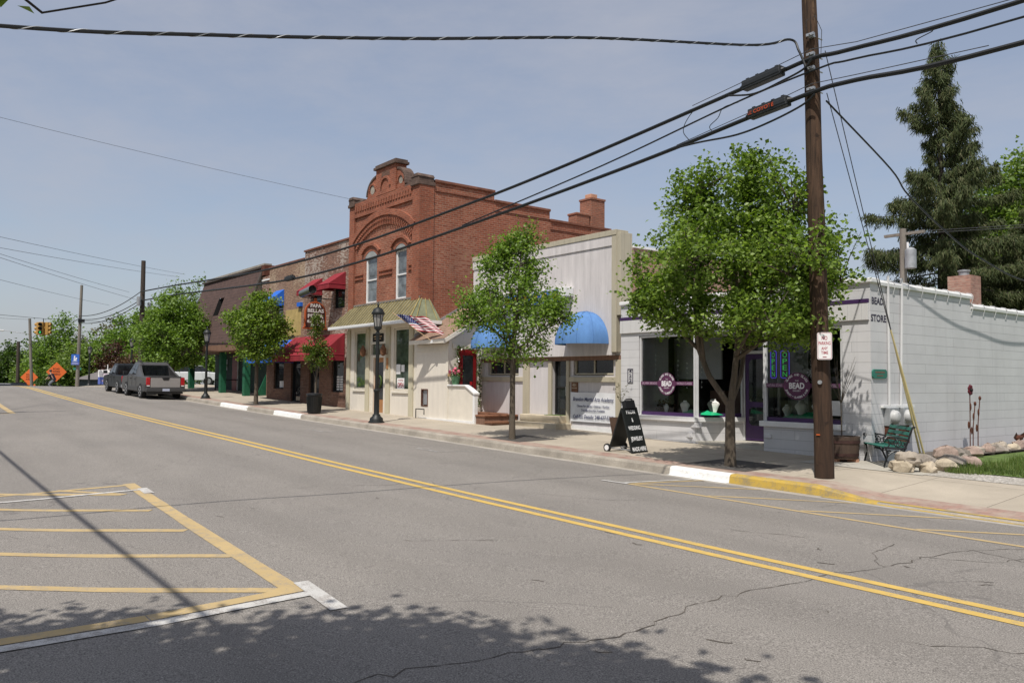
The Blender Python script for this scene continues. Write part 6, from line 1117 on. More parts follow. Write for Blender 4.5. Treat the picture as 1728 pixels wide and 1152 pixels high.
# ---------------------------------------------------------------- parked pickups
def wheel(par, x, y, r, sy, zg):
    mb = MB(); mb.tube([(x, y-.12, zg+r), (x, y-.10, zg+r), (x, y+.10, zg+r), (x, y+.12, zg+r)], [r*.93, r, r, r*.93], 24); t = mb.build('wheel', 'tyre', par, True); mb = MB(); yy = y+sy*.122; mb.tube([(x, yy-sy*.05, zg+r), (x, yy+sy*.004, zg+r)], r*.66, 20)
    mb.build('rim', 'rim', t); mb = MB()
    for i in range(6): q = R(60*i); mb.obox((x+r*.36*math.cos(q), yy+sy*.006, zg+r+r*.36*math.sin(q)), (r*.10*-math.sin(q), 0, r*.10*math.cos(q)), (0, .006, 0), (r*.16*math.cos(q), 0, r*.16*math.sin(q)))
    mb.build('rim_opening', 'dark', t)
def pickup(name_lab, xr, y0, y1, ln, h, wb, ra, r, mats, style):
    """rear bumper at xr, nose at xr-ln (pointing up the street)"""
    zg = road(xr-2, (y0+y1)/2)-.0; t = thing('pickup_truck', name_lab, 'pickup truck', (xr-ln/2, (y0+y1)/2, zg), 'pickups parked at the far kerb'); ps, gs = mats; X = lambda d: xr-d*kx
    slope = (road(xr-ln, 10)-road(xr, 10))/ln; kx = ln/5.45; kz = h/1.9; LN = 5.45; ln = LN; h = 1.9
    Z = lambda d, z: zg+z*kz+slope*(d*kx-2)
    # body side profile with wheel arches, extruded across the width
    bed = 1.16 if style == 'suv' else 1.10
    prof = [(0.05, .48), (0.03, .8), (.10, bed), (2.0, bed+.02), (2.05, bed+.02), (4.1, bed), (ln-.25, bed-.10), (ln-.03, .85), (ln, .5)]
    def archp(c, rad): return [(c+rad*math.cos(R(a)), .36+rad*math.sin(R(a))) for a in range(0, 181, 20)]
    bottom = [(ln-.2, .36)]+archp(ra+wb, r*1.15)+archp(ra, r*1.15)+[(.3, .42)]
    P = [(X(d), Z(d, z)) for d, z in prof+bottom]
    mb = MB(); yc = (y0+y1)/2; mb.prism(P, 'y', y0+.03, y1-.03)
    BD = mb.build('body', ps, t, bevel=.03)
    # cab
    if style == 'suv': cab = [(2.2, bed), (2.26, 1.78), (2.45, 1.90), (3.35, 1.89), (4.15, bed+.02)]
    else: cab = [(2.0, bed), (2.12, 1.72), (2.3, 1.80), (3.1, 1.79), (3.95, bed)]
    n_ = len(cab); mb = MB(); ins = .19
    def side(y, s): return [(X(d), y+s*ins*max(0, (z-bed)/(h-bed)), Z(d, z)) for d, z in cab]
    a, b = side(y0+.05, 1), side(y1-.05, -1); mb.add(a+b, [tuple(range(n_)), tuple(range(2*n_-1, n_-1, -1))]+[(i+1, i, n_+i, n_+i+1) for i in range(n_-1)]); CB = mb.build('cab', ps, t, bevel=.03)
    if style == 'suv':
        for y, s in ((y0+.05, 1), (y1-.05, -1)):
            pf = [(.85, bed), (1.55, 1.40), (2.19, 1.72), (2.19, bed)]; mb = MB(); P3 = [(X(d), y+s*(ins*max(0, (z-bed)/(h-bed))), Z(d, z)) for d, z in pf]; mb.add(P3+[(px_, py_+s*.10, pz_) for px_, py_, pz_ in P3], [(0, 1, 2, 3), (7, 6, 5, 4)]+[(j, 4+j, 4+(j+1) % 4, (j+1) % 4) for j in range(4)]); mb.build('sail_panel', ps, CB, bevel=.012)
        one('bed_cover', 'truck_clad', t, 'box', X(2.15), X(.14), y0+.18, y1-.18, Z(1, bed-.02), Z(1, bed+.025))
    # glass: side windows and rear window stand a few mm proud of the cab skin
    gl = MB()
    def sw(ds, y, s):
        pts_ = [(X(d), y-s*.006+s*ins*max(0, (z-bed)/(h-bed)), Z(d, z)) for d, z in ds]; gl.add(pts_, [tuple(range(len(pts_)))])
    if style == 'suv': wins = ([(2.42, bed+.08), (2.46, 1.76), (2.97, 1.78), (2.97, bed+.08)], [(3.03, bed+.08), (3.03, 1.76), (3.35, 1.74), (3.95, bed+.1)])
    else: wins = ([(2.2, bed+.08), (2.28, 1.68), (2.85, 1.68), (2.85, bed+.08)], [(2.93, bed+.08), (2.93, 1.68), (3.12, 1.66), (3.75, bed+.08)])
    for w_ in wins: sw(w_, y0+.05, 1); sw(w_, y1-.05, -1)
    gl.build('side_window', 'car_glass', CB); gl = MB()
    d0, z0, d1, z1 = (1.55, 1.50, 1.93, 1.82) if style == 'suv' else (2.0, bed+.06, 2.09, 1.64)
    if style == 'suv':   # sail panels rise beside the bed; the rear window sits forward between them
        gl.add([(X(2.195), y0+.26, Z(2.2, bed+.06)), (X(2.195), y1-.26, Z(2.2, bed+.06)), (X(2.245), y1-.31, Z(2.2, 1.73)), (X(2.245), y0+.31, Z(2.2, 1.73))], [(0, 1, 2, 3)])
        gl.v = [(v[0]+.012, v[1], v[2]) for v in gl.v]
    else: gl.add([(X(d0)+.012, y0+.2, Z(d0, z0)), (X(d0)+.012, y1-.2, Z(d0, z0)), (X(d1)+.02, y1-.27, Z(d1, z1)), (X(d1)+.02, y0+.27, Z(d1, z1))], [(0, 1, 2, 3)])
    gl.build('rear_window', 'car_glass', CB)
    # tailgate, bumper, lights, plate
    tg = MB(); tg.box(X(.035), X(-.012), y0+.24, y1-.24, Z(0, .62), Z(0, bed-.03)); TG = tg.build('tailgate', gs, t, bevel=.02); one('tailgate_top', 'truck_clad', TG, 'box', X(.10), X(-.016), y0+.22, y1-.22, Z(0, bed-.028), Z(0, bed+.02), bevel=.012)
    one('handle', 'dark', TG, 'prism', [(yc-.17, Z(0, bed-.04)), (yc-.11, Z(0, bed-.15)), (yc+.11, Z(0, bed-.15)), (yc+.17, Z(0, bed-.04))], 'x', X(-.013), X(-.026))
    for s, yy in ((1, y0), (-1, y1)):
        a_, b_ = sorted((yy+s*.04, yy+s*.225)); tl_ = MB(); tl_.box(X(.10), X(-.006), a_, b_, Z(0, .74), Z(0, bed-.02)); tl_ = tl_.build('tail_light', 'tail_red', t, bevel=.02); one('reverse_light', 'sign_white', tl_, 'box', X(.02), X(-.01), a_+.03, b_-.03, Z(0, .69), Z(0, .74))
    bp = MB(); bp.box(X(.12), X(-.10), y0+.02, y1-.02, Z(0, .40), Z(0, .60)); bp.box(X(.2), X(.0), y0+.10, y1-.10, Z(0, .30), Z(0, .40)); BP = bp.build('rear_bumper', 'truck_clad' if style == 'suv' else 'rim', t, bevel=.03); one('licence_plate', 'plate', BP, 'box', X(-.101), X(-.108), yc-.16, yc+.16, Z(0, .44), Z(0, .57))
    if style == 'suv':
        cl = MB()
        for yy, s in ((y0, -1), (y1, 1)): a_, b_ = sorted((yy+.028*-s, yy+.0)); cl.box(X(ra+wb-r*1.3), X(ra+r*1.3), a_, b_, Z(2.5, .40), Z(2.5, .62)); cl.box(X(ra-r*1.25), X(.1), a_, b_, Z(.5, .42), Z(.5, .78))
        cl.build('side_cladding', 'truck_clad', t, bevel=.01); rk = MB()
        for yy in (y0+.30, y1-.30): rk.tube([(X(2.2), yy, Z(2.2, 1.95)), (X(3.2), yy, Z(3.2, 1.94))], .02, 5)
        rk.build('roof_rack', 'black_iron', CB)
    for sy, yy in ((-1, y0+.13), (1, y1-.13)):
        for dx in (ra, ra+wb): wheel(t, X(dx), yy, r, sy, Z(dx, 0))
    hb = MB(); hb.box(X(ln-.3), X(.4), y0+.3, y1-.3, Z(2, .30), Z(2, .45)); hb.tube([(X(ra), y0+.2, Z(ra, r)), (X(ra), y1-.2, Z(ra, r))], .06, 8); hb.build('underbody', 'dark', t)
    for yy, s in ((y0, -1), (y1, 1)):
        mr = MB(); c = Vector((X(3.75), yy+s*.14, Z(3.75, bed+.14))); mr.obox(c, (.05, 0, 0), (0, .10, 0), (0, 0, .085)); mr.tube([c, (X(3.8), yy-s*.08, Z(3.8, bed+.06))], .02, 5); mr.build('mirror', 'black_iron', t, bevel=.02)
    for yy, s in ((y0+.024, -1), (y1-.024, 1)):
        for d in (2.1, 3.0, 4.0) if style == 'suv' else (2.05, 2.9, 3.9): a_, b_ = sorted((yy, yy+s*.006)); one('door_seam', 'dark', t, 'box', X(d)-.006, X(d)+.006, a_, b_, Z(d, .62), Z(d, bed-.02))
        for d in (2.25, 3.2): a_, b_ = sorted((yy, yy+s*.03)); one('door_handle', 'black_iron', t, 'box', X(d+.18), X(d), a_, b_, Z(d, bed-.16), Z(d, bed-.12), bevel=.006)
pickup('grey crew-cab pickup with sloped rear pillars parked nearest at the far kerb', -40.9, 9.78, 11.6, 4.95, 1.74, 3.15, 1.15, .37, ('truck_grey', 'truck_gate'), 'suv')
pickup('dark pickup with an open bed parked just ahead of the grey one', -46.2, 9.85, 11.6, 4.5, 1.68, 3.05, 1.15, .37, ('truck_dark', 'truck_dark'), 'bed')

# ---------------------------------------------------------------- trees
IR = Vector((.609, .793, 0)); IDp = Vector((-.793, .609, 0))
def tree(name, label, group, base, zf, lobes, nl, nt_, per, ls, seed, lm='leaf_pear', bm='bark', tr=.09, spread=.16, limbs=9, lean=(0, 0), vfork=False, cat='tree', twr=.012, up=.35, shape=.45, offz=0.):
    """trunk with limbs and twigs, leaves gathered round the twigs; lobes = (offset x, offset y, z, rx, ry, rz) above the base"""
    t = thing(name, label, cat, base, group); rng = np.random.default_rng(seed); B0 = Vector(base)
    vol = np.array([l[3]*l[4]*l[5] for l in lobes])**.8; vol /= vol.sum(); tips = []
    for _ in range(nt_):
        l = lobes[rng.choice(len(lobes), p=vol)]; d = rng.normal(size=3); d /= np.linalg.norm(d); r = rng.random()**shape
        k = 1+.22*noise.noise(Vector(d*2.2)+Vector((seed, l[0], l[2])))
        tips.append(np.array([l[0]+d[0]*r*l[3]*k, l[1]+d[1]*r*l[4]*k, l[2]+d[2]*r*l[5]*k]))
    tips = np.array(tips); zc = np.average([l[2] for l in lobes], weights=vol); ztop = tips[:, 2].max()
    mb = MB(); fork = Vector((lean[0], lean[1], zf)); trunk = [B0+Vector((0, 0, -.1)), B0+Vector((0, 0, .06)), B0+Vector((lean[0]*.2, lean[1]*.2, zf*.3)), B0+fork]
    samples = []
    mb.tube(trunk, [tr*1.35, tr*1.15, tr, tr*.86], 10)
    ctr = [fork]; stems = []
    if vfork:
        for sa, sz, k in ((-.42, 1.05, .80), (.06, 1.1, .86), (.34, 1.1, .66)):
            e = fork+IR*sa+Vector((rng.normal(0, .12), rng.normal(0, .12), sz)); md = fork.lerp(e, .5)+Vector((IR.x*sa*.18, IR.y*sa*.18, -.08)); mb.tube([B0+fork-Vector((0, 0, .12)), B0+md, B0+e], [tr*.78*k, tr*.68*k, tr*.56*k], 8); stems.append((md, e))
    if not vfork:
        lead = [fork+Vector((rng.normal(0, .05)*i, rng.normal(0, .05)*i, (ztop*.9-zf)*i/4)) for i in range(5)]; mb.tube([B0+p for p in lead], [tr*.86*(1-.2*i)**1.1+.006 for i in range(5)], 7); ctr = lead
        for a, b in zip(lead, lead[1:]): samples += [(a.lerp(b, k/4), .7) for k in range(4)]
    # main limbs toward spread-out tips
    idx = [int(np.argmax(tips[:, 2]))]
    for _ in range(limbs-1):
        D_ = np.min(np.linalg.norm((tips[:, None]-tips[idx][None])*[1, 1, .7], axis=2), axis=1); idx.append(int(np.argmax(D_)))
    for i in idx:
        e = Vector(tips[i])*1; k = rng.uniform(.0, .55) if not vfork else rng.uniform(0, .08)
        s = ctr[0].lerp(ctr[-1], max(0, min(k, (e.z-zf)/(ztop-zf+.01)*.6))) if not vfork else min((md.lerp(e_, rng.uniform(.3, 1)) for md, e_ in stems), key=lambda q_: ((q_-e)*1).xy.length)
        m1 = s.lerp(e, .35)+Vector((0, 0, .10*(e-s).length)); m2 = s.lerp(e, .7)+Vector((rng.normal(0, .06), rng.normal(0, .06), .08*(e-s).length)); e2 = s.lerp(e, .94)
        q = [s, m1, m2, e2]; w_ = tr*(.42 if vfork else .40); mb.tube([B0+p for p in q], [w_, w_*.72, w_*.42, w_*.16], 6)
        for a, b in zip(q, q[1:]): samples += [(a.lerp(b, j/4), .4) for j in range(4)]
    SP = np.array([tuple(s[0]) for s in samples]); pts = []
    for tp_ in tips:
        dd = np.linalg.norm((SP-tp_)*[1, 1, .8], axis=1)+.35*np.maximum(0, SP[:, 2]-tp_[2]+.1); s = Vector(SP[int(np.argmin(dd))]); e = Vector(tp_); mdl = s.lerp(e, .5)+Vector((rng.normal(0, .05), rng.normal(0, .05), .06*(e-s).length+rng.normal(0, .03)))
        mb.tube([B0+s, B0+mdl, B0+e], [twr, twr*.7, twr*.25], 4, False)
        n_ = max(3, int(per*rng.uniform(.5, 1.5))); u = rng.random(n_)**.6; P = np.array(mdl)[None]*(1-u[:, None])+np.array(e)[None]*u[:, None]; pts.append(P+rng.normal(size=(n_, 3))*spread*[1, 1, .8])
    mb.build('trunk', bm, t, True); leaves('crown', np.concatenate(pts)+np.array(B0), ls, lm, t, seed+1, .82, up, .35); return t
def off(a, d=0.): v = IR*a+IDp*d; return v.x, v.y
def lobe(a, d, z, r, rz): x, y = off(a, d); return (x, y, z, r, r, rz)
ST = 'street trees along the walk'
tree('street_tree', 'large full-crowned street tree with a forked trunk in front of the white store', ST, (-9.7, 12.6, walk(-9.7, 12.6)+.0), 1.22,
     [lobe(0.25, -0.35, 3.80, 2.05, 1.1), lobe(0.35, -0.35, 4.95, 1.25, 1.0), lobe(0.50, -0.35, 5.65, .65, .55), lobe(-0.80, 0.00, 4.40, .85, .95), lobe(-0.75, -0.10, 5.10, .38, .42), lobe(1.15, -0.20, 4.00, .85, .95), lobe(-1.10, -0.20, 3.20, .8, .5), lobe(1.06, -0.50, 3.05, .9, .55), lobe(0.30, -0.95, 2.65, 1.35, .42), lobe(1.54, -0.10, 3.50, .5, .55), lobe(-1.55, -0.10, 3.60, .45, .6), lobe(0.95, -0.70, 2.45, .8, .3), lobe(-0.50, -0.60, 2.55, .8, .3), lobe(-1.35, -.3, 2.85, .75, .42), lobe(-1.75, -.1, 3.2, .45, .4)], 0, 740, 52, .082, 11, tr=.098, limbs=16, vfork=True, spread=.115, lean=(0, 0))
tree('street_tree', 'slender open street tree between the two blue dome awnings', ST, (-16.12, 12.4, walk(-16.1, 12.4)), 1.55,
     [lobe(0, 0, 3.3, 1.2, .9), lobe(.0, 0, 4.3, .8, .75), lobe(.28, 0, 5.0, .42, .5), lobe(-.15, 0, 4.9, .35, .4), lobe(.95, 0, 3.2, .65, .6), lobe(-1.0, 0, 3.3, .65, .65), lobe(.55, 0, 4.3, .5, .5), lobe(-.55, 0, 4.4, .45, .5), lobe(0, 0, 2.2, .95, .4)], 0, 330, 44, .078, 23, 'leaf_pear_pale', tr=.075, limbs=11, spread=.13)
tree('street_tree', 'round-crowned street tree in front of the lower blue canvas awning', ST, (-33.94, 12.5, walk(-33.9, 12.5)), 1.6,
     [lobe(0, 0, 3.2, 1.3, 1.0), lobe(.1, 0, 4.2, .85, .6), lobe(-.6, 0, 3.4, .8, .7), lobe(.7, 0, 3.0, .75, .7), lobe(.1, 0, 2.2, 1.0, .45)], 0, 360, 38, .11, 31, tr=.085, limbs=9, spread=.16)
tree('street_tree', 'wide street tree beside the grey pickup and dark pole', ST, (-46.9, 12.6, walk(-46.9, 12.6)), 1.3,
     [lobe(0, 0, 3.2, 1.65, 1.4), lobe(-.2, 0, 4.6, 1.2, .9), lobe(1.0, 0, 3.2, .95, 1.1), lobe(-1.1, 0, 2.9, .95, 1.1), lobe(0, 0, 1.75, 1.5, .55), lobe(.9, 0, 4.3, .6, .7)], 0, 460, 38, .14, 37, 'leaf_bright', tr=.11, limbs=10, spread=.2)
tree('street_tree', 'small young street tree with reddish leaves behind the litter bin', ST, (-28.2, 12.6, walk(-28.2, 12.6)), 1.0,
     [lobe(.05, 0, 2.2, .48, .6), lobe(-.03, 0, 3.1, .26, .6), lobe(-.2, 0, 2.3, .35, .35), lobe(.28, 0, 2.0, .33, .4), lobe(-.05, 0, 3.5, .14, .3)], 0, 130, 30, .075, 41, 'leaf_red_tinge', tr=.04, limbs=6, spread=.08, twr=.006)
# the tree overhead, behind the camera, that shades the foreground
SB = (-.4, -2.6, .1); sl = lambda x, y, z, r, q: (x-SB[0], y-SB[1], z-SB[2], r, r*.9, q)
tree('shade_tree', 'big leafy tree standing behind the camera and shading the near parking bay', None, SB, 2.6,
     [sl(-3.9, -1.3, 5.5, 1.2, .9), sl(-2.7, -.5, 5.9, 1.35, 1.0), sl(-1.4, -.1, 6.0, 1.25, 1.0), sl(-.1, .3, 5.9, 1.1, .9), sl(-3.6, -2.6, 5.8, 1.3, 1.0), sl(-1.8, -2.2, 6.6, 2.3, 1.3), sl(.8, -1.4, 6.4, 1.8, 1.3), sl(-4.8, -2.2, 5.0, .9, .7), sl(.6, .6, 6.1, .55, .4), sl(-1.9, .7, 5.4, .8, .5), sl(-1.1, 1.0, 5.5, .35, .22)], 0, 400, 50, .145, 53, 'leaf_shade', tr=.24, limbs=16, spread=.20, shape=.4)
# a low twig of it reaches the upper left corner
TW = thing('tree_twig', 'drooping leafy twig at the upper left corner of the sky', 'twig', (-3.35, .35, 3.4)); mb = MB(); TZ = -.40; a = Vector((-2.6, -.9, 4.25+TZ))
mb.tube([a, (-3.1, -.1, 3.72+TZ), (-3.42, .42, 3.545+TZ), (-3.36, .62, 3.62+TZ), (-3.32, .76, 3.70+TZ)], [.012, .008, .005, .004, .003], 5); mb.tube([(-3.2, .05, 3.66+TZ), (-3.46, .30, 3.60+TZ)], .004, 4); mb.build('stem', 'bark_dark', TW); leaves('leaves', np.array([(-3.49, .295, 3.575), (-3.50, .30, 3.60), (-3.47, .275, 3.60), (-3.48, .375, 3.565), (-3.4, .18, 3.66), (-3.3, .1, 3.7), (-3.35, .2, 3.72), (-3.1, -.2, 3.8), (-3.2, -.1, 3.78), (-3.0, -.4, 3.9)])+[0, 0, TZ], .075, 'leaf_pear', TW, 4)

# spruces behind the store
def spruce(label, base, H, R0, z0, nb, seed, den=1., gaps=True):
    t = thing('spruce_tree', label, 'spruce', base, 'dark spruces behind the store'); rng = np.random.default_rng(seed); B0 = Vector(base); mb = MB(); mb.tube([B0+Vector((0, 0, -.2)), B0+Vector((.05, 0, H*.5)), B0+Vector((0, .05, H))], [.30, .17, .02], 9)
    P, Dv = [], []
    for i in range(nb):
        k = (i+rng.random())/nb; z = z0+(H-z0)*k**.92; frac = 1-(z-z0)/(H-z0); L_ = R0*(frac**.95)*rng.choice([rng.uniform(.45, .8), rng.uniform(.85, 1.15)], p=[.45, .55])+.12; a = i*2.4+rng.normal(0, .35)
        if gaps and .60 < k < .72 and math.cos(a-math.atan2(-.793, -.609)) > .2 : L_ *= .35
        dirv = Vector((math.cos(a), math.sin(a), 0)); rise = .30-.50*frac+rng.normal(0, .08); q = []
        for j in range(7): s = j/6; q.append(B0+Vector((0, 0, z))+dirv*L_*s+Vector((0, 0, L_*(rise*s-.28*frac*s*s+.16*s**4))))
        mb.tube(q, [.045*(1-.8*j/6)*(L_/R0+.35) for j in range(7)], 4, False); sidev = Vector((-dirv.y, dirv.x, 0))
        for j in range(int(L_*34*den)):
            s = .16+.84*rng.random()**.8; b = q[min(5, int(s*6))].lerp(q[min(6, int(s*6)+1)], s*6-int(s*6)); w_ = rng.normal(0, .20)*L_*.5*(1.1-s*.7); dz = -abs(rng.normal(0, .16))-.25*abs(w_)*.6; P.append(b+sidev*w_+Vector((0, 0, dz))); Dv.append(sidev*(w_*.8)+dirv*.3+Vector((0, 0, -.95)))
    n_ = len(P); P = np.array([tuple(p) for p in P]); Dv = np.array([tuple(d) for d in Dv]); mb.build('trunk', 'bark_spruce', t, True)
    m_ = MB(); vs = []; fs = []
    rep = 8; PP = np.repeat(P, rep, 0)+rng.normal(0, .085, (n_*rep, 3)); DD = np.repeat(Dv, rep, 0)+rng.normal(0, .38, (n_*rep, 3)); DD /= np.linalg.norm(DD, axis=1)[:, None]; ln_ = rng.uniform(.10, .30, (n_*rep, 1)); sd_ = np.cross(DD, rng.normal(size=(n_*rep, 3))); sd_ /= np.linalg.norm(sd_, axis=1)[:, None]
    w_ = rng.uniform(.012, .026, (n_*rep, 1)); V = np.stack([PP-sd_*w_, PP+sd_*w_, PP+DD*ln_+sd_*w_*.3, PP+DD*ln_-sd_*w_*.3], 1).reshape(-1, 3)-np.array(B0); N_ = n_*rep
    me = bpy.data.meshes.new('foliage'); me.vertices.add(4*N_); me.vertices.foreach_set('co', V.ravel()); me.loops.add(4*N_); me.loops.foreach_set('vertex_index', np.arange(4*N_)); me.polygons.add(N_); me.polygons.foreach_set('loop_start', np.arange(N_)*4); me.polygons.foreach_set('loop_total', np.full(N_, 4)); me.update(calc_edges=True); me.materials.append(MATS['needles']); o = bpy.data.objects.new('foliage', me); COL.objects.link(o); o.parent = t
spruce('tall ragged spruce with drooping boughs behind the white store', (-17.5, 38, .2), 17.4, 5.7, 1.2, 150, 3, 1.5); spruce('shorter dense spruce at the right edge behind the brick chimney', (-14.4, 41.5, .2), 12.5, 4.8, .5, 110, 9, 1.3, False)
spruce('low dark spruce between the tall one and the store chimney', (-16.0, 43.5, .2), 9.6, 4.0, .5, 70, 15, 1.1, False)
tree('background_tree', 'pale spring-green tree behind the spruces at the right edge', 'background trees', (-19.8, 51, 0), 5, [(0, 0, 9, 3.4, 3.4, 4), (.8, 1.2, 13, 2.2, 2.2, 2.6), (-1.0, -1, 11.5, 2.2, 2.2, 2.5), (1.6, 2, 8, 2.6, 2.6, 3)], 0, 480, 55, .24, 61, 'leaf_spring', tr=.25, spread=.45, twr=.03)
# trees beyond the crest
BT = 'background trees'
def bt(label, x, y, top, r, seed, lm, n_=240, per=30, ls=.30, zf=2.0, sq=1., bm='bark_dark', sp=.45):
    b = min(g(x), 1.0); H = top-b; tree('background_tree', label, BT, (x, y, b), min(zf, H*.3), [(0, 0, H*.52, r*.9, r*.9, H*.36*sq), (r*.25, r*.3, H*.76, r*.55, r*.55, H*.24), (-r*.4, -r*.4, H*.45, r*.6, r*.6, H*.28), (r*.45, r*.5, H*.42, r*.6, r*.6, H*.3), (0, 0, H*.28, r*.85, r*.85, H*.2)], 0, n_, per, ls, seed, lm, bm, .16, sp, 9, twr=.03)
bt('large yellow-green tree behind the traffic signal', -113.6, 16.4, 9.8, 3.3, 101, 'leaf_bright', 260)
bt('lower bright green tree left of the leaning grey pole', -106.5, 17.9, 6.3, 3.0, 102, 'leaf_spring', 240)
bt('thin half-bare tree behind the leaning grey pole', -127, 20.4, 8.6, 2.8, 103, 'leaf_bare', 240, 22)
bt('dark rounded tree at the far left skyline', -150, 19.5, 9.0, 4.0, 104, 'leaf_deep', 220, 30, .4)
bt('dark leafy tree at the left edge above the lawn', -140, 13.4, 6.9, 4.2, 105, 'leaf_deep', 320, 34, .38); bt('greyish half-bare tree at the left edge, lower', -150, 11.6, 5.6, 4.5, 106, 'leaf_bare', 320, 30, .36)
bt('rounded bright tree between the leaning pole and the dark pole', -117.5, 25.0, 11.6, 4.6, 107, 'leaf_bright', 300, 34, .36); bt('grey-green misty tree left of the rounded bright one', -134, 25.0, 10.6, 4.2, 108, 'leaf_bare', 220, 24, .4)
bt('dark dense tree behind the rounded bright one', -126, 28.4, 12.6, 4.4, 109, 'leaf_deep', 260, 32, .4); bt('tall pale spring tree rising behind the dark utility pole', -83.0, 22.3, 12.0, 3.6, 110, 'leaf_spring', 420, 42, .22, 3.0)
bt('maroon-leaved tree above the dark low roof', -104.0, 21.0, 6.3, 1.9, 111, 'leaf_maroon', 200, 30, .25); bt('rusty red shrub-like tree above the dark pickup', -96.8, 21.6, 4.9, 2.4, 112, 'leaf_rust', 220, 30, .22); bt('dark green tree just behind the low slate building', -107, 22.0, 5.0, 2.2, 113, 'leaf_deep', 180, 28, .24)
bt('dark green bush mass behind the two orange signs', -108, 16.2, 3.6, 2.6, 114, 'leaf_deep', 200, 30, .25); bt('yellow-green tree just right of the far lawn', -118, 14.8, 5.2, 2.2, 115, 'leaf_spring', 170, 28, .28); bt('green tree filling the gap beside the rusty one', -108, 26.0, 8.6, 3.4, 116, 'leaf_bright', 240, 30, .32); bt('leafy tree in the lot behind the street tree', -80, 24.8, 6.8, 3.2, 117, 'leaf_bright', 240, 30, .25)
bt('low tree behind the green shop lot', -74, 27.5, 6.0, 3.2, 118, 'leaf_deep', 220, 30, .28)
# far wood closing the horizon, one mass
rng = np.random.default_rng(77); W_ = []
for i in range(150): u = rng.random(); x = -235-60*rng.random()-10*u; y = -70+230*u; c = np.array([x, y, -3.5]); W_.append(c+rng.normal(size=(70, 3))*[3.5, 3.5, 3.2]+[0, 0, 8+2.5*rng.random()])
for i in range(60): u = rng.random(); x = -120-40*u-20*rng.random(); y = 45+70*u; W_.append(np.array([x, y, -1])+rng.normal(size=(70, 3))*[3, 3, 2.5]+[0, 0, 4.5])
o = leaves('far_wood', np.concatenate(W_), .9, 'leaf_deep', None, 5, .9); tag(o, 'low far-off wood along the horizon beyond the crest', 'wood', kind='stuff')
# trees across the street, behind the camera (seen only in the glass)
src = [o for o in bpy.data.objects if o.get('label') == 'rounded bright tree between the leaning pole and the dark pole'][0]
for i, (x, y, s) in enumerate(((-46, -20, .9), (-30, -24, 1.), (-14, -19, .8), (4, -23, 1.), (18, -20, .85))): c = shallow(src); c.location = (x, y, 0); c.scale = (s, s, s); c.rotation_euler = (0, 0, i*1.3); c['label'] = '%s leafy tree across the street behind the camera, counted from the left' % ORD[i]; c['group'] = 'trees across the street'

# ---------------------------------------------------------------- things beyond the crest
SGN = thing('traffic_signal', 'yellow hanging traffic signal showing green over the far intersection', 'traffic signal', (-89, 12, 7.1)); ux_, vx_ = IR, IDp; c = Vector((-89, 12, 6.42))
for k, (dv, lit) in enumerate(((Vector((0, 0, 0))-vx_*.28, True), (IR*-.42, False), (IR*.42, False), (vx_*.3, False))):
    mb = MB(); f = (-vx_ if k in (0,) else (vx_ if k == 3 else (IR*(-1 if k == 1 else 1)))); s = f.cross(Vector((0, 0, 1))); mb.obox(c+dv, s*.2, f*.14, Vector((0, 0, .60))); h = mb.build('signal_head', 'signal_yellow', SGN, bevel=.03); q = MB(); ln_ = MB()
    for j in range(3):
        p = c+dv+f*.14+Vector((0, 0, .38-.38*j)); q.tube([p, p+f*.2], .155, 10, False)
        if not (lit and j == 2): ln_.tube([p-f*.005, p+f*.012], .135, 12)
        else: one('green_light', 'signal_green', h, 'tube', [p-f*.005, p+f*.02], .14, 12)
    q.build('visor', 'signal_yellow' if not lit else 'dark', h); ln_.build('lens', 'dark', h)
one('hanger', 'black_iron', SGN, 'tube', [c+Vector((0, 0, .55)), c+Vector((0, 0, .95))], .04, 6); cable('span_wire', 'span wire holding the traffic signal over the far intersection', [(-82, -8, 8.2), (-89, 12, 7.36), (-96, 30, 8.0)], .018, group='span wires', cat='wire', sag=.1, k=6)
def diamond(c, hd, z0, lab, stand):
    t = thing('road_work_sign', lab, 'road sign', (c[0], c[1], g(c[0])), 'orange diamond road signs'); f = Vector((.86, -.5, 0)); s = Vector((.5, .86, 0)); C_ = Vector(c); Z_ = Vector((0, 0, 1)); mb = MB(); P = [C_+s*hd, C_+Z_*hd, C_-s*hd, C_-Z_*hd]; n_ = f*.012; mb.add([p+n_ for p in P]+[p-n_ for p in P], [(0, 1, 2, 3), (7, 6, 5, 4)]+[(i, 4+i, 4+(i+1) % 4, (i+1) % 4) for i in range(4)]); pl_ = mb.build('panel', 'cone_orange', t)
    mb = MB()
    for tx, z, w_ in (('ROAD', .2, .5), ('WORK', -.05, .6), ('AHEAD', -.3, .6)): text(mb, tx, C_+Z_*z*hd*1.1+f*.014, s, Z_, w_*hd*1.3, .17*hd*1.1, .02)
    mb.build('lettering', 'dark', pl_); mb = MB(); mb.tube([C_-Z_*hd*.9-f*.04, (c[0], c[1], g(c[0]))], .03, 6); mb.tube([C_-Z_*hd*.9-f*.04, (c[0]-.5, c[1]-.4, g(c[0]))], .025, 6); mb.tube([C_-f*.04+Z_*hd*.9, C_-f*.04-Z_*hd*.9], .02, 6); mb.build('stand', 'black_iron', t)
diamond((-97.9, 12.1, 1.78), .86, 0, 'left orange diamond sign low in front of the grey pole', 0); diamond((-95.4, 14.2, 2.35), 1.0, 0, 'right orange diamond sign partly hidden by the cyclist', 0)
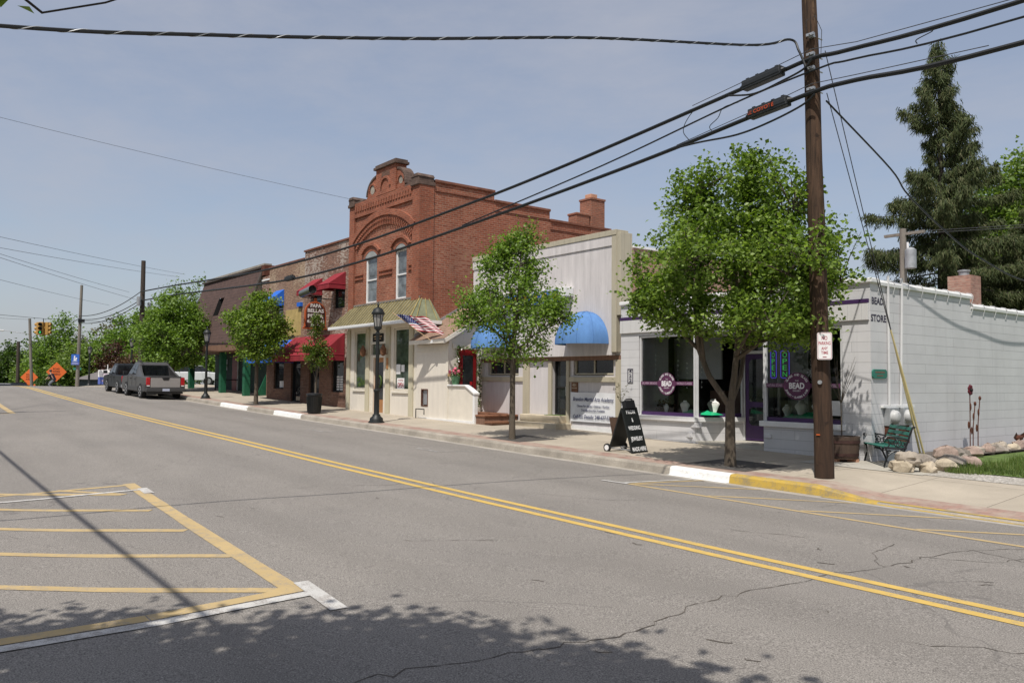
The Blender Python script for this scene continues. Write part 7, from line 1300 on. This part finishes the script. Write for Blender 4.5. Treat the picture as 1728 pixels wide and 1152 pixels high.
lb = thing('library_sign', 'blue library symbol sign on the leaning grey pole', 'sign', (-71.1, 11.9, 3.25)); f = Vector((.79, -.61, 0)); c = Vector((-71.25, 11.88, 3.30))+f*.02; rrect(c, IR, Z, .31, .30, .03, 0, .015, f).build('panel', 'sign_blue', lb); rrect(c-Z*.42, IR, Z, .31, .10, .02, 0, .015, f).build('lower_panel', 'sign_blue_pale', lb)
mb = MB(); mb.tube([c+Z*.12-IR*.05+f*.016, c+Z*.12-IR*.05+f*.020], .06, 12)
def poly(P): mb.add([c+IR*x+Z*y+f*.018 for x, y in P], [tuple(range(len(P)))])
poly([(-.11, .05), (-.11, -.20), (.10, -.20), (.10, -.13), (-.03, -.13), (-.03, .05)]); poly([(.0, .0), (.14, .05), (.14, -.08), (.0, -.11)]); text(mb, 'LIBRARY', c-Z*.275+f*.017, IR, Z, .42, .05, .01); text(mb, 'BRANDON', c-Z*.44+f*.017, IR, Z, .4, .06, .01); mb.build('emblem', 'sign_white', lb)
bs = thing('yard_sign', 'blue and white board sign on a post near the dark low roof', 'sign', (-68, 13.3, g(-68))); c = Vector((-68.0, 13.3, 1.85)); mb = MB(); mb.obox(c-Z*.27, IR*.43, f*.02, Z*.27); mb.build('lower_panel', 'sign_blue_pale', bs); mb = MB(); mb.obox(c+Z*.27, IR*.43, f*.02, Z*.265); up_ = mb.build('upper_panel', 'sign_white', bs); mb = MB(); mb.obox(c+Z*.2+IR*.1+f*.021, IR*.2, f*.002, Z*.04); mb.obox(c-Z*.28+IR*.05+f*.021, IR*.2, f*.002, Z*.05); mb.build('emblem', 'decal_pale', up_); mb = MB(); mb.tube([c+IR*.25-f*.05-Z*1.2, c+IR*.25-f*.05+Z*.95], .035, 6); mb.build('post', 'sign_white', bs)
t = thing('street_name_sign', 'small green street name sign on a post beside the low dark roof', 'sign', (-90, 15.2, g(-90))); one('post', 'galv', t, 'tube', [(-90, 15.2, g(-90)), (-90, 15.2, 2.75)], .03, 6); mb = MB(); mb.obox((-90, 15.2, 2.65), IR*.4, f*.01, Z*.11); mb.build('blade', 'plaque_green', t)
t = thing('traffic_drum', 'orange channelizer post at the road edge beside the left diamond sign', 'traffic post', (-95.5, 12.3, g(-95.5))); one('body', 'cone_orange', t, 'lathe', [(.16, 0), (.12, .1), (.10, 1.35), (.05, 1.4)], (-95.5, 12.3, g(-95.5)), 10); one('band', 'sign_white', t, 'lathe', [(.112, .9), (.110, 1.05)], (-95.5, 12.3, g(-95.5)), 10)
# cyclist
cy = thing('bicycle', 'dark bicycle ridden by the cyclist at the crest', 'bicycle', (-79.5, 11.5, g(-79.5))); o_ = WL[cy.name]; fdir = Vector((-.5, -.86, 0)); sdir = Vector((fdir.y, -fdir.x, 0)); Wd = lambda a, b, z: o_+fdir*a+sdir*b+Vector((0, 0, z))
for a in (-.52, .52): w_ = MB(); w_.tube([Wd(a+.33*math.cos(R(20*i)), 0, .34+.33*math.sin(R(20*i))) for i in range(19)], .022, 6); w_.build('wheel', 'tyre', cy)
mb = MB()
for p, q in (((-.52, .34), (-.18, .85)), ((-.52, .34), (-.05, .3)), ((-.05, .3), (-.18, .85)), ((-.05, .3), (.42, .85)), ((-.16, .8), (.40, .82)), ((.52, .34), (.40, 1.0))): mb.tube([Wd(p[0], 0, p[1]), Wd(q[0], 0, q[1])], .02, 6)
mb.tube([Wd(.40, -.27, 1.02), Wd(.42, 0, 1.0), Wd(.40, .27, 1.02)], .015, 6); mb.obox(Wd(-.2, 0, .9), fdir*.12, sdir*.07, Vector((0, 0, .03))); mb.build('frame', 'black_iron', cy)
pr = thing('person', 'cyclist in a dark shirt and grey trousers riding past the orange sign', 'person', (-79.5, 11.5, g(-79.5)))
sk_ = [(-.18, 0, .98), (-.08, 0, 1.22), (.06, 0, 1.46), (.10, 0, 1.56), (.13, 0, 1.68), (.15, 0, 1.80), (.04, .19, 1.45), (.22, .23, 1.22), (.40, .22, 1.06), (.04, -.19, 1.45), (.22, -.23, 1.22), (.40, -.22, 1.06), (-.16, .1, .96), (.20, .12, .80), (-.02, .11, .42), (.06, .11, .38), (-.16, -.1, .96), (.16, -.12, .62), (-.06, -.11, .18), (.06, -.11, .16)]
ed = [(0, 1), (1, 2), (2, 3), (3, 4), (4, 5), (2, 6), (6, 7), (7, 8), (2, 9), (9, 10), (10, 11), (0, 12), (12, 13), (13, 14), (14, 15), (0, 16), (16, 17), (17, 18), (18, 19)]; rad = [.16, .155, .17, .065, .10, .085, .075, .05, .045, .075, .05, .045, .11, .085, .055, .05, .11, .085, .055, .05]
me = bpy.data.meshes.new('body'); me.from_pydata([tuple(Wd(a, b, z)-o_) for a, b, z in sk_], ed, []); bo = bpy.data.objects.new('body', me); COL.objects.link(bo); bo.parent = pr; bo.modifiers.new('skin', 'SKIN')
for i, sv_ in enumerate(me.skin_vertices[0].data): sv_.radius = (rad[i], rad[i]); sv_.use_root = (i == 0)
ss = bo.modifiers.new('sub', 'SUBSURF'); ss.levels = 1; ss.render_levels = 1; me.materials.append(MATS['skin'])
mb = MB(); mb.tube([Wd(-.2, 0, .95), Wd(-.1, 0, 1.15), Wd(.05, 0, 1.47), Wd(.08, 0, 1.53)], [.19, .20, .20, .09], 10); mb.tube([Wd(.04, .17, 1.47), Wd(.16, .235, 1.30)], [.10, .075], 8); mb.tube([Wd(.04, -.17, 1.47), Wd(.16, -.235, 1.30)], [.10, .075], 8); mb.build('shirt', 'shirt_dark', pr, True); mb = MB()
for s, (kx, kz), (ax, az) in ((.11, (.20, .80), (0, .5)), (-.115, (.16, .62), (-.05, .28))): mb.tube([Wd(-.18, s*.8, .97), Wd(kx, s, kz), Wd(ax, s, az)], [.135, .10, .075], 8)
mb.build('trousers', 'trouser_grey', pr, True); mb = MB(); mb.ball(Wd(.12, 0, 1.80), (.12, .12, .10), 10, 8); mb.build('helmet', 'black_iron', pr, True)
# low dark-roofed building, white house, cars
b = thing('low_building', 'low slate building with a shallow grey roof beyond the crest', 'building', (-96, 21, .3)); one('wall', 'wall_slate', b, 'box', -103, -91.5, 17.5, 26, -1, 1.75); mb = MB(); mb.prism([(17.1, 1.6), (26.4, 1.6), (21.7, 3.25)], 'x', -103.4, -91.2); RO = mb.build('roof', 'roof_grey', b); mb = MB(); mb.box(-91.49, -91.45, 18.6, 20.2, .5, 1.5); mb.box(-91.49, -91.45, 22, 24, .5, 1.5); mb.build('window', 'window_dark', b)
b = thing('white_house', 'small white house beyond the far lawn at the left edge', 'house', (-160, 18, -3)); mb = MB(); mb.prism([(13, -3), (20, -3), (20, 1.6), (16.5, 3.4), (13, 1.6)], 'x', -166, -156); mb.build('wall', 'house_white', b); mb = MB(); mb.prism([(12.6, 1.5), (16.5, 3.6), (20.4, 1.5), (20.4, 1.7), (16.5, 3.8), (12.6, 1.7)], 'x', -166.4, -155.6); mb.build('roof', 'roof_grey', b); mb = MB()
for y in (14.4, 17.8): mb.box(-155.99, -155.95, y, y+.9, -.6, 1)
mb.build('window', 'window_dark', b)
tag(sheet('far_lawn', 'turf', fr(-150, -112, 6), fr(8, 16, 2), lambda x, y: g(x)+.35), kind='structure')
def sedan(lab, x, y, z, rz, col):
    t = thing('parked_car', lab, 'car', (x, y, z), 'cars beyond the shops', rz); Pf = [(-2.2, .35), (-2.25, .75), (-1.5, .95), (-.9, .98), (1.2, 1.0), (2.1, .92), (2.2, .6), (2.15, .35)]; mb = MB(); mb.prism(Pf, 'y', -.86, .86); mb.build('body', col, t, bevel=.06, local=True)
    mb = MB(); a = [(-1.0, -.78, .97), (-.35, -.62, 1.42), (.85, -.62, 1.42), (1.5, -.78, .99)]; b_ = [(p[0], -p[1], p[2]) for p in a]; mb.add(a+b_, [(3, 2, 1, 0), (4, 5, 6, 7)]+[(i, i+1, 5+i, 4+i) for i in range(3)]); mb.build('windows', 'car_glass', t, bevel=.03, local=True); mb = MB(); mb.box(-.4, .9, -.6, .6, 1.415, 1.45); mb.build('roof', col, t, bevel=.02, local=True)
    for px_ in (-1.4, 1.35):
        for sy in (-1, 1): mb = MB(); mb.tube([(px_, sy*.70, .32), (px_, sy*.88, .32)], .32, 16); w_ = mb.build('wheel', 'tyre', t, True, local=True); mb = MB(); mb.tube([(px_, sy*.87, .32), (px_, sy*.89, .32)], .2, 12); mb.build('rim', 'rim', w_, local=True)
sedan('dark car just over the crest at the far left', -90, 10.3, g(-90)-.28, 3.0, 'truck_dark'); sedan('white car parked in the lot left of the green shop post', -62.5, 18.0, ground(-62.5, 18), 1.2, 'car_white'); sedan('white car at the far left beside the dark one', -99, 10.0, g(-99)+.25, 2.9, 'car_white')
